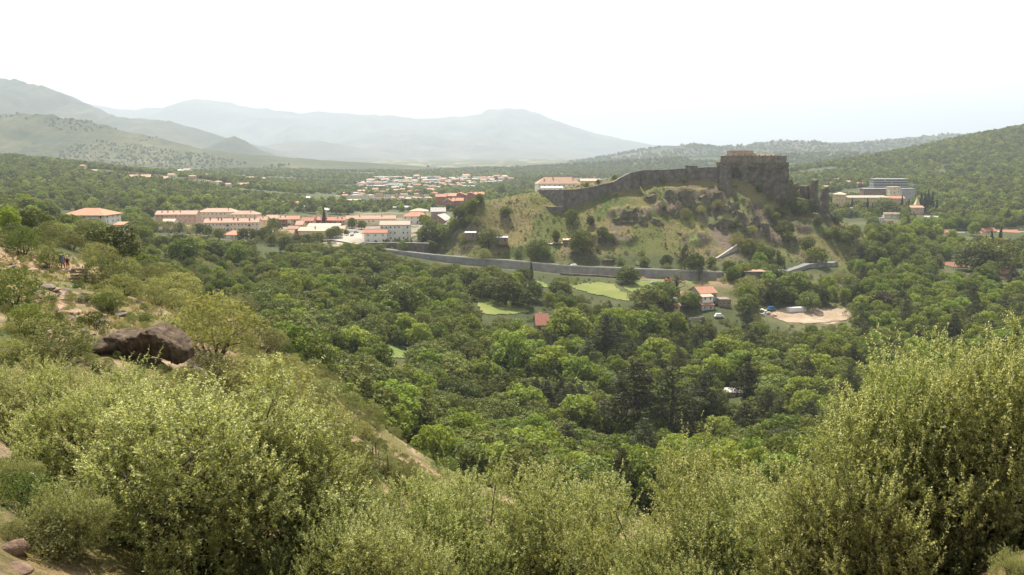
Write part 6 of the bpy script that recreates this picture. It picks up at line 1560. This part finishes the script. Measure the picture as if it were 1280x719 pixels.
for kd, px, py, hp, lb in (('olive',420,556,26,'low olive on the bare edge above the terrace'),('bush',448,572,24,'bush on the bare edge above the terrace'),('olive',476,590,26,'olive among the dead stalks'),('bush',496,606,24,'bush beside the rightmost dead stalks'),('olive',522,612,30,'pale olive right of the terrace'),('olive',540,622,32,'olive at the lower right end of the terrace'),('bush',460,606,22,'bush at the lower edge of the terrace'),('olive',400,530,26,'olive on the ridge edge left of the terrace'),('bush',30,640,60,'bush above the stones in the bottom left corner'),('olive',60,690,60,'grey bush among the stones in the bottom left corner')):
    plant_px(kd, px, py, hp, 9, label=lb, group=GN_, wide=1.25)
# random scrub up the slope, each its own shrub
k0 = 0
X, Yy = jitter(-110, 0, 38, 150, 4.6); Z = zf(X, Yy); PX, PY = proj(X, Yy, Z)
ROCKY = [(-20,335),(60,345),(110,345),(135,385),(115,405),(120,440),(30,445),(-20,440)]
ok = (PX > -60) & (PX < 480) & ~inpoly(PX, PY, ROCKY) & (PY > 262) & ~inpoly(PX, PY, [(60,310),(105,310),(120,362),(60,345)]) & ~inpoly(PX, PY - 14, [(100,395),(235,395),(240,470),(100,470)]) & (RNG.uniform(size=len(X)) < .66)
ok &= ~blocked(PX, PY, 2.2 / Yy * FPX)
for j in np.nonzero(ok)[0]:
    kd = 'olive' if random.random() < .72 else 'bush'
    plant(kd, (X[j], Yy[j], Z[j]), random.uniform(1.1, 2.9), wide=random.uniform(1.0, 1.4))
# low scrub and grass tufts (nobody could count them)
X, Yy = jitter(-95, 12, 14, 120, 1.25); Z = zf(X, Yy); PX, PY = proj(X, Yy, Z)
ok = (PX > -60) & (PX < 560) & (PY < 760) & (fbm(X * .25, Yy * .25, s=81, o=4) > -.05) & (RNG.uniform(size=len(X)) < .75)
scatter_stuff('low_scrub', ['bush', 'olive', 'olive'], np.stack([X, Yy, Z - .04], -1)[ok], RNG.uniform(.06, .2, ok.sum()))
X, Yy = jitter(-80, 10, 10, 100, .62); Z = zf(X, Yy); PX, PY = proj(X, Yy, Z)
ok = (PX > -40) & (PX < 560) & (PY < 740) & (fbm(X * .3, Yy * .3, s=82, o=4) > -.1) & (RNG.uniform(size=len(X)) < .6)
P0 = np.stack([X, Yy, Z], -1)[ok]; nb = 6
C0 = np.repeat(P0, nb, 0) + RNG.normal(size=(len(P0) * nb, 3)) * (.12, .12, 0); n = len(C0)
hgt = RNG.uniform(.12, .38, n); an = RNG.uniform(0, 6.28, n); wd = .012 + .0009 * C0[:, 1]
side = np.stack([np.cos(an), np.sin(an), 0 * an], -1) * wd[:, None]; tip = C0 + np.stack([RNG.normal(size=n) * .1, RNG.normal(size=n) * .1, hgt], -1)
V = np.stack([C0 - side, C0 + side, tip], 1).reshape(-1, 3)
tag(link('grass', npmesh('grass', V, np.arange(3 * n).reshape(n, 3), (M['straw'],))), kind='stuff')

# ------------------------------------------------------------------ rocks
M['boulder'] = surf('boulder', [(.25, (.025, .017, .011)), (.45, (.078, .052, .031)), (.6, (.135, .096, .060)), (.8, (.26, .205, .145))], 2.2, .95, 1.0, 5, .05, 11)
RK = []
for k in range(6):
    v, f = rock_verts(np.random.default_rng(700 + k), 2, .5 + .1 * (k % 3)); RK.append([npmesh('rock', v, f, (M[m_],)) for m_ in ('rock', 'rock_red')])
def rock(px, py, wpx, label=None, v=None, sx=1.0, sz=1.0, red=None, sink=.15, ymin=10, rz=None, group='rocks on the near slope'):
    g = ground(px, py, ymin)
    if g is None: return
    s = wpx * g.y / FPX * .55
    me = RK[random.randrange(6) if v is None else v][int(random.random() < .55 if red is None else red)]
    o = link('rock', me, None, (g.x, g.y, g.z + s * sz * .2 - s * sink), random.uniform(0, 6.28) if rz is None else rz); o.scale = (s * sx, s, s * sz)
    o.rotation_euler.x = random.uniform(-.2, .2); o.rotation_euler.y = random.uniform(-.2, .2)
    tag(o, label or f'{"large" if wpx > 20 else "medium" if wpx > 11 else "small"} weathered {"reddish" if me.materials[0].name == "rock_red" else "grey"} stone {place_phrase(px, py)}', 'rock', group)
for px, py, w_, sx, sz, lb in ((72,337,24,1.3,.35,'flat pale ledge stone at the feet of the hikers'),(40,340,18,1.5,.5,'dark flat stone left of the hikers ledge'),(10,334,16,1.4,.5,'pale stone at the far left of the path'),(50,332,12,1.3,.6,'grey stone on the path left of the hikers'),(18,329,14,1.2,.5,'grey stone at the top of the path'),
   (58,358,22,1.4,.6,'grey slanted slab under the path'),(66,363,16,1.3,.6,'second grey slab under the path'),(80,362,14,1.2,.7,'reddish block below the dry stone wall'),(60,377,12,1.6,.3,'thin pale slab in the middle of the path'),(66,386,24,1.6,.5,'long pale reddish slab in the middle of the slope'),(80,392,18,1.2,.7,'reddish block right of the long slab'),(92,389,20,1.6,.35,'flat pale stone right of the long slab'),
   (88,408,16,1.2,.5,'pale flat stone above the green shrub'),(60,420,26,1.3,.6,'dark reddish rock left of the boulder'),(58,430,16,1.1,.9,'red brown stone below the dark reddish rock'),(72,430,14,1.1,.8,'small red stone beside the shrub'),(60,440,20,1.4,.5,'pale reddish slab at the bottom of the stony strip'),(90,452,18,1.3,.5,'grey slab left under the boulder'),(30,432,16,1.3,.6,'grey stones at the left end of the stony strip'),
   (14,440,20,1.2,.8,'dark stone at the left edge below the green bush'),(152,380,16,1.1,1.1,'pale upright stone on the slope right'),(118,378,16,1.3,.6,'pale stone in the middle of the slope'),(145,394,18,1.4,.6,'pale slab behind the low grey shrub'),(225,412,18,1.2,.7,'pale stone right of the boulder'),(165,350,22,1.4,.6,'grey rock right of the large pale olive'),(170,361,18,1.4,.5,'flat grey rock below the grey rock right'),
   (243,477,32,.9,1.5,'dark brown upright rock beneath the tall spreading olive'),(15,688,46,.8,.9,'weathered grey rock at the bottom left corner'),(8,604,44,1.4,.5,'dark reddish rock at the left edge'),(18,712,40,1.3,.6,'grey slab in the bottom left corner'),(452,592,18,1.2,.7,'reddish rock on the grassy terrace'),(392,545,16,1.2,.7,'grey rock on the ridge left of the terrace'),(466,612,16,1.2,.6,'red rock at the lower edge of the terrace')):
    rock(px, py, w_, lb, sx=sx, sz=sz)
for k in range(95):
    px, py = random.uniform(-10, 240), random.uniform(328, 460)
    if random.random() < .55: px, py = random.gauss(75, 30), random.gauss(395, 32)
    if inpoly(np.array([px]), np.array([py]), [(62,312),(104,312),(108,345),(62,342)])[0] or py < 328: continue
    rock(px, py, random.uniform(4, 13), sx=random.uniform(.9, 1.6), sz=random.uniform(.4, .9))
# the big overhanging boulder
g = ground(172, 452, 30); bo = empty('boulder', g); tag(bo, 'big brown overhanging boulder with dark underside on the near slope', 'boulder')
ps = g.y / FPX
sil = [(-58,-8),(-54,4),(-46,11),(-38,15),(-28,13),(-18,11),(-6,13),(1,18),(8,22),(15,22),(24,18),(38,9),(52,1),(58,-6)]
nx_, nl = 90, 40
xs = np.linspace(-58, 58, nx_); tz = np.interp(xs, [a for a, b in sil], [b for a, b in sil])
a = np.linspace(0, 2 * np.pi, nl, endpoint=False)
edge = np.clip(np.minimum(xs + 58.5, 58.5 - xs) / 14, .12, 1) ** .5
top = tz[:, None] + 0 * a; bot = (-26 + 8 * np.sin(xs * .09))[:, None] + 0 * a
cyy, czz = np.cos(a), np.sin(a)
pw = lambda q: np.sign(q) * np.abs(q) ** .34
zm = (top + bot) / 2; zh = (top - bot) / 2 * edge[:, None]
Zb = zm + zh * pw(czz)
Yb = 26 + 30 * pw(cyy) * edge[:, None] + np.where(cyy < 0, 16 * np.clip((top - Zb) / 50, 0, 1), 0)      # face leans inward below: an overhang
Xb = xs[:, None] + 0 * a
Q = np.stack([Xb, Yb, Zb], -1)
st = Q[..., 2] * .30 + Q[..., 0] * .075 + Q[..., 1] * .05        # tilted beds
lay = fbm(Q[..., 0] * .02, Q[..., 1] * .02, st, s=811, o=5, ridged=True)
rg = fbm(Q[..., 0] * .09, Q[..., 1] * .09, Q[..., 2] * .09, s=813, o=5)
nrm = np.stack([0 * Xb, pw(cyy) + 0 * Xb, pw(czz) + 0 * Xb], -1)
Q = Q + nrm * (np.round(lay * 3) / 3 * 3.4 + rg * 3.6 + 2.2 * fbm(Q[..., 0] * .3, Q[..., 1] * .3, Q[..., 2] * .5, s=815, o=3, ridged=True))[..., None]
idx = np.arange(nx_ * nl).reshape(nx_, nl); ix2 = np.roll(idx, -1, 1)
F = np.stack([idx[:-1], idx[1:], ix2[1:], ix2[:-1]], -1).reshape(-1, 4)
me = npmesh('slab', (Q.reshape(-1, 3) * (1, 1, .82) + (0, 0, 20)) * ps, F, (M['boulder'],))
bm = bmesh.new(); bm.from_mesh(me); bm.verts.ensure_lookup_table()
for k in (0, nx_ - 1): bm.faces.new([bm.verts[i] for i in idx[k]])
bmesh.ops.recalc_face_normals(bm, faces=bm.faces); bm.to_mesh(me); bm.free(); link('slab', me, bo)
for nm, c, d, sd in (('side_stone', (-40, 6, 20), (34, 40, 26), 829),):
    v, f = rock_verts(np.random.default_rng(sd), 3, 1.0, .3); v = v * (1 + .12 * fbm(v[:, 0] * 3, v[:, 1] * 3, v[:, 2] * 8, s=sd, o=4, ridged=True)[:, None]) * np.array(d) * .5 * ps
    o = link(nm, npmesh(nm, v, f, (M['boulder'],)), bo, tuple(np.array(c) * ps)); o.rotation_euler = (0, .55 if nm == 'top_stone' else -.15, 0)
# dry stone wall under the path
g = ground(98, 354, 60); dw = empty('dry_stone_wall', g); tag(dw, 'tumbled dry stone wall under the path below the hikers', 'stone wall')
ps = g.y / FPX
for row in range(6):
    for k in range(7):
        x = -15 + 30 * (k + random.uniform(.1, .9)) / 7; w_ = random.uniform(4.5, 8)
        if abs(x) > 15 - row * .9: continue
        c = link('stone', RK[random.randrange(6)][int(random.random() < .5)], dw, (x * ps, (1 + row * .8 + random.uniform(-1, 1)) * ps, (-2 + row * 3.8) * ps), random.uniform(-.4, .4)); c.scale = (w_ * ps * .55, w_ * ps * .5, w_ * ps * .42)
# dead stalks on the terrace
for px, py, hp, lb in ((466,576,20,'first'),(470,584,34,'second and tallest'),(474,588,26,'third'),(485,598,32,'fourth'),(497,612,24,'fifth'),(508,616,28,'sixth'),(514,618,24,'last')):
    g = ground(px, py, 30)
    if g is None: continue
    mb = MB(); h = hp * g.y / FPX; mb.tube([(0, 0, -.2), (.03, 0, h * .6), (.0, .04, h)], [.04, .05, .03], 5)
    for q in range(7): a = random.uniform(0, 6.28); z = h * random.uniform(.55, .98); mb.tube([(0, 0, z), (.1 * math.cos(a), .1 * math.sin(a), z + .08)], [.03, .015], 4)
    tag(mb.obj('dead_stalk', (M['bark'],), None, g), f'{lb} thin dark dead stalk from the left on the grassy terrace', 'dead stalk', 'dead stalks on the terrace')

# ------------------------------------------------------------------ the two hikers
def solid(name, c):
    return surf(name, [(.3, tuple(q * .85 for q in c)), (.7, c)], 6, .8, .1, 20, 0)
M['skin'] = solid('skin', (.46, .27, .19)); M['cloth_red'] = solid('cloth_red', (.42, .05, .045)); M['cloth_white'] = solid('cloth_white', (.74, .73, .72)); M['cloth_grey'] = solid('cloth_grey', (.17, .20, .23)); M['cloth_dark'] = solid('cloth_dark', (.03, .03, .035)); M['hair'] = solid('hair', (.035, .025, .02)); M['cloth_pink'] = solid('cloth_pink', (.52, .30, .27)); M['cloth_blue'] = solid('cloth_blue', (.19, .25, .30))
def skin_mesh(name, verts, edges, rad, mat, parent, root=0, sub=1):
    me = bpy.data.meshes.new(name); me.from_pydata(verts, edges, []); o = link(name, me, parent, mats=(mat,))
    md = o.modifiers.new('skin', 'SKIN'); md.use_smooth_shade = True
    for v, r in zip(me.skin_vertices[0].data, rad): v.radius = r if isinstance(r, tuple) else (r, r); v.use_root = False
    me.skin_vertices[0].data[root].use_root = True
    if sub: o.modifiers.new('sub', 'SUBSURF').levels = sub; o.modifiers['sub'].render_levels = sub
    return o
def hiker(p, rz, label, shirt, trousers, hair, stride, lean, cap=None, shorts=False, armf=.25):
    o = empty('person', p, rz); tag(o, label, 'person', 'hikers on the path')
    fy = lambda z: lean * max(0, z - .9)            # walks towards +y
    V = [(0, 0, .93), (0, fy(1.1), 1.1), (0, fy(1.3), 1.3), (0, fy(1.45), 1.45), (0, fy(1.53) + .02, 1.54), (0, fy(1.62) + .05, 1.63), (0, fy(1.72) + .05, 1.71)]
    E = [(0, 1), (1, 2), (2, 3), (3, 4), (4, 5), (5, 6)]; R = [(.15, .11), (.14, .10), (.17, .11), (.15, .09), .055, (.075, .095), (.06, .075)]
    for s in (-1, 1):
        b = len(V); st = stride * s
        V += [(s * .10, 0, .86), (s * .11, st * .5 + .05, .48), (s * .11, st - .02, .10), (s * .115, st + .02, .03), (s * .12, st + .17, .03)]
        R += [.085, .06, .042, .04, .03]; E += [(0, b), (b, b + 1), (b + 1, b + 2), (b + 2, b + 3), (b + 3, b + 4)]
        b = len(V); ay = -st * .8
        V += [(s * .19, fy(1.42), 1.42), (s * .25, fy(1.15) + ay * .3, 1.15), (s * .26, fy(.95) + ay * .5 + armf, .96), (s * .26, fy(.9) + ay * .5 + armf + .06, .90)]
        R += [.055, .042, .033, (.035, .02)]; E += [(3, b), (b, b + 1), (b + 1, b + 2), (b + 2, b + 3)]
        for q in range(5):
            f = len(V); x = s * .26 + (q - 2) * .017 if q < 4 else s * .26 - s * .04; L_ = (.06, .075, .08, .07, .05)[q]
            V += [(x, V[b + 3][1] + .03, .87 if q < 4 else .90), (x, V[b + 3][1] + .04, .87 - L_ * .7 if q < 4 else .87)]; R += [.009, .008]; E += [(b + 3, f), (f, f + 1)]
    skin_mesh('body', V, E, R, M['skin'], o)
    # clothes follow the body
    T = [(0, 0, .92), (0, fy(1.1), 1.1), (0, fy(1.3), 1.3), (0, fy(1.45), 1.46)]; TE = [(0, 1), (1, 2), (2, 3)]; TR = [(.17, .125), (.155, .115), (.185, .125), (.165, .10)]
    for s in (-1, 1):
        b = len(T); ay = -stride * s * .8; T += [(s * .195, fy(1.42), 1.425), (s * .24, fy(1.2) + ay * .25, 1.2)]; TR += [.072, .06]; TE += [(3, b), (b, b + 1)]
    skin_mesh('shirt', T, TE, TR, M[shirt], o)
    T = [(0, 0, .97), (0, 0, .88)]; TE = [(0, 1)]; TR = [(.165, .12), (.16, .12)]
    for s in (-1, 1):
        b = len(T); st = stride * s; T += [(s * .10, 0, .82), (s * .11, st * .5 + .05, .50)]; TR += [.105, .082]; TE += [(1, b), (b, b + 1)]
        if not shorts: T += [(s * .11, st - .02, .12)]; TR += [.06]; TE += [(b + 1, b + 2)]
    skin_mesh('shorts' if shorts else 'trousers', T, TE, TR, M[trousers], o)
    for s in (-1, 1):
        st = stride * s; mb = MB(); mb.box((s * .118, st + .06, .05), (.10, .29, .10), 0, 0, .8); mb.obj('boot', (M['cloth_dark'],), o)
    hy = fy(1.66) + .05
    mb = MB()
    for k in range(6):
        z0, z1 = math.pi / 2 * k / 6, math.pi / 2 * (k + 1) / 6
        for q in range(12):
            a0, a1 = 6.283 * q / 12, 6.283 * (q + 1) / 12
            pt = lambda z, a: (.088 * math.cos(z) * math.cos(a), hy + .105 * math.cos(z) * math.sin(a) - .012, 1.675 + .095 * math.sin(z) - (.05 if math.sin(a) < -.2 and z < .1 else 0))
            mb.face([pt(z0, a0), pt(z0, a1), pt(z1, a1), pt(z1, a0)])
    if cap: mb.face([(-.07, hy + .08, 1.69), (.07, hy + .08, 1.69), (.05, hy + .19, 1.675), (-.05, hy + .19, 1.675)])
    mb.obj('cap' if cap else 'hair', (M[cap or hair],), o, smooth=True)
    for s in (-1, 1):
        mb = MB(); mb.box((s * .03, hy + .093, 1.645), (.018, .012, .010)); mb.obj('eye', (M['cloth_dark'],), o)
        mb = MB(); mb.box((s * .082, hy, 1.635), (.016, .03, .05)); mb.obj('ear', (M['skin'],), o)
    mb = MB(); mb.box((0, hy + .105, 1.62), (.022, .03, .035)); mb.obj('nose', (M['skin'],), o)
    mb = MB(); mb.box((0, hy + .092, 1.585), (.04, .01, .010)); mb.obj('mouth', (M['cloth_red'],), o)
    return o
def pack(p, rz, label, mat, w, h, d):
    o = empty('backpack', p, rz); tag(o, label, 'backpack')
    bm = bmesh.new(); bmesh.ops.create_cube(bm, size=1)
    for v in bm.verts: v.co.x *= w * (.8 if v.co.z < 0 else 1); v.co.y *= d; v.co.z *= h
    bmesh.ops.bevel(bm, geom=list(bm.edges), offset=.09, segments=3, affect='EDGES'); me = bpy.data.meshes.new('bag'); bm.to_mesh(me); bm.free(); link('bag', me, o, mats=(M[mat],))
    mb = MB(); mb.box((0, -.02, h * .5), (w * .8, d * .9, .12), 0, 0, .8); mb.obj('lid', (M['cloth_dark'],), o)
    mb = MB(); mb.box((0, -d * .56, -h * .12), (w * .55, .1, h * .45), 0, 0, .9); mb.obj('pocket', (M[mat],), o)
    for s in (-1, 1):
        mb = MB(); mb.tube([(s * .13, d * .45, h * .38), (s * .15, d * .95, h * .46), (s * .15, d * 1.35, h * .2), (s * .14, d * .9, -h * .25), (s * .13, d * .45, -h * .35)], [.03, .03, .03, .025, .02], 5); mb.obj('strap', (M['cloth_dark'],), o)
g = ground(79, 337.5, 60)
g2 = Vector((g.x, g.y, zg(g.x, g.y)))
hiker(g2 + Vector((0, 0, .12)), -.25, 'dark haired hiker in red under the large grey backpack', 'cloth_red', 'cloth_red', 'hair', .16, .22)
pk = Matrix.Rotation(-.25, 3, 'Z') @ Vector((0, -.20 + .08, 0)); pack(g2 + pk + Vector((0, 0, 1.33)), -.25, 'large grey blue backpack on the back of the dark haired hiker', 'cloth_blue', .62, .86, .30)
g = ground(86.5, 338.5, 60); g3 = Vector((g.x, g.y - .2, zg(g.x, g.y - .2)))
hiker(g3 + Vector((0, 0, .12)), .35, 'hiker with white cap and pink shirt beside the large backpack', 'cloth_pink', 'cloth_red', 'hair', .12, .10, 'cloth_white', True, .1)
pk = Matrix.Rotation(.35, 3, 'Z') @ Vector((0, -.17, 0)); pack(g3 + pk + Vector((0, 0, 1.22)), .35, 'small dark rucksack on the hiker with the white cap', 'cloth_dark', .32, .45, .2)
# ------------------------------------------------------------------ labels that single each thing out
bpy.context.view_layer.update()
def _tops():
    return [o for o in COL.objects if o.parent is None and 'label' in o]
ORD = ['leftmost', 'second', 'third', 'fourth', 'fifth', 'sixth', 'seventh', 'eighth', 'ninth', 'tenth', 'eleventh', 'twelfth']
def _dedupe():
    by = {}
    for o in _tops(): by.setdefault(o['label'], []).append(o)
    for lb, l in by.items():
        if len(l) < 2: continue
        l.sort(key=lambda o: o.location.y)
        rows = 1 if len(l) <= 10 else 2 if len(l) <= 20 else 3 if len(l) <= 30 else 4 if len(l) <= 44 else 5
        nm = {1: [''], 2: ['nearer row', 'farther row'], 3: ['nearest row', 'middle row', 'farthest row'], 4: ['nearest row', 'nearer middle row', 'farther middle row', 'farthest row'], 5: ['nearest row', 'second row', 'middle row', 'fourth row', 'farthest row']}[rows]
        per = math.ceil(len(l) / rows)
        for r in range(rows):
            q = l[r * per:(r + 1) * per]; q.sort(key=lambda o: proj(*o.location)[0])
            for k, o in enumerate(q):
                if len(q) == 1: w = ''
                elif k == 0: w = 'leftmost'
                elif k == len(q) - 1: w = 'rightmost'
                elif len(q) == 3: w = 'middle'
                else: w = (ORD[k] if k < 12 else 'later') + ' from left'
                t = lb
                o['label'] = ' '.join((t + ', ' + ' '.join(x for x in (w, nm[r]) if x)).rstrip(', ').split()[:16])
_dedupe()
# ------------------------------------------------------------------ haze
lo = float(TZ.min()) - 1.5
hb = MB(); hb.box((0, 8600, (lo + 1350) / 2), (37000, 18600 * 2, 1350 - lo))
hm, t, out = newmat('haze')
pv = nd(t, 'ShaderNodeVolumePrincipled')
pv.inputs['Color'].default_value = (.56, .62, .69, 1)
pv.inputs['Density'].default_value = HAZE
pv.inputs['Anisotropy'].default_value = .25
t.links.new(pv.outputs[0], out.inputs['Volume'])
tag(hb.obj('haze', (hm,)), kind='stuff')
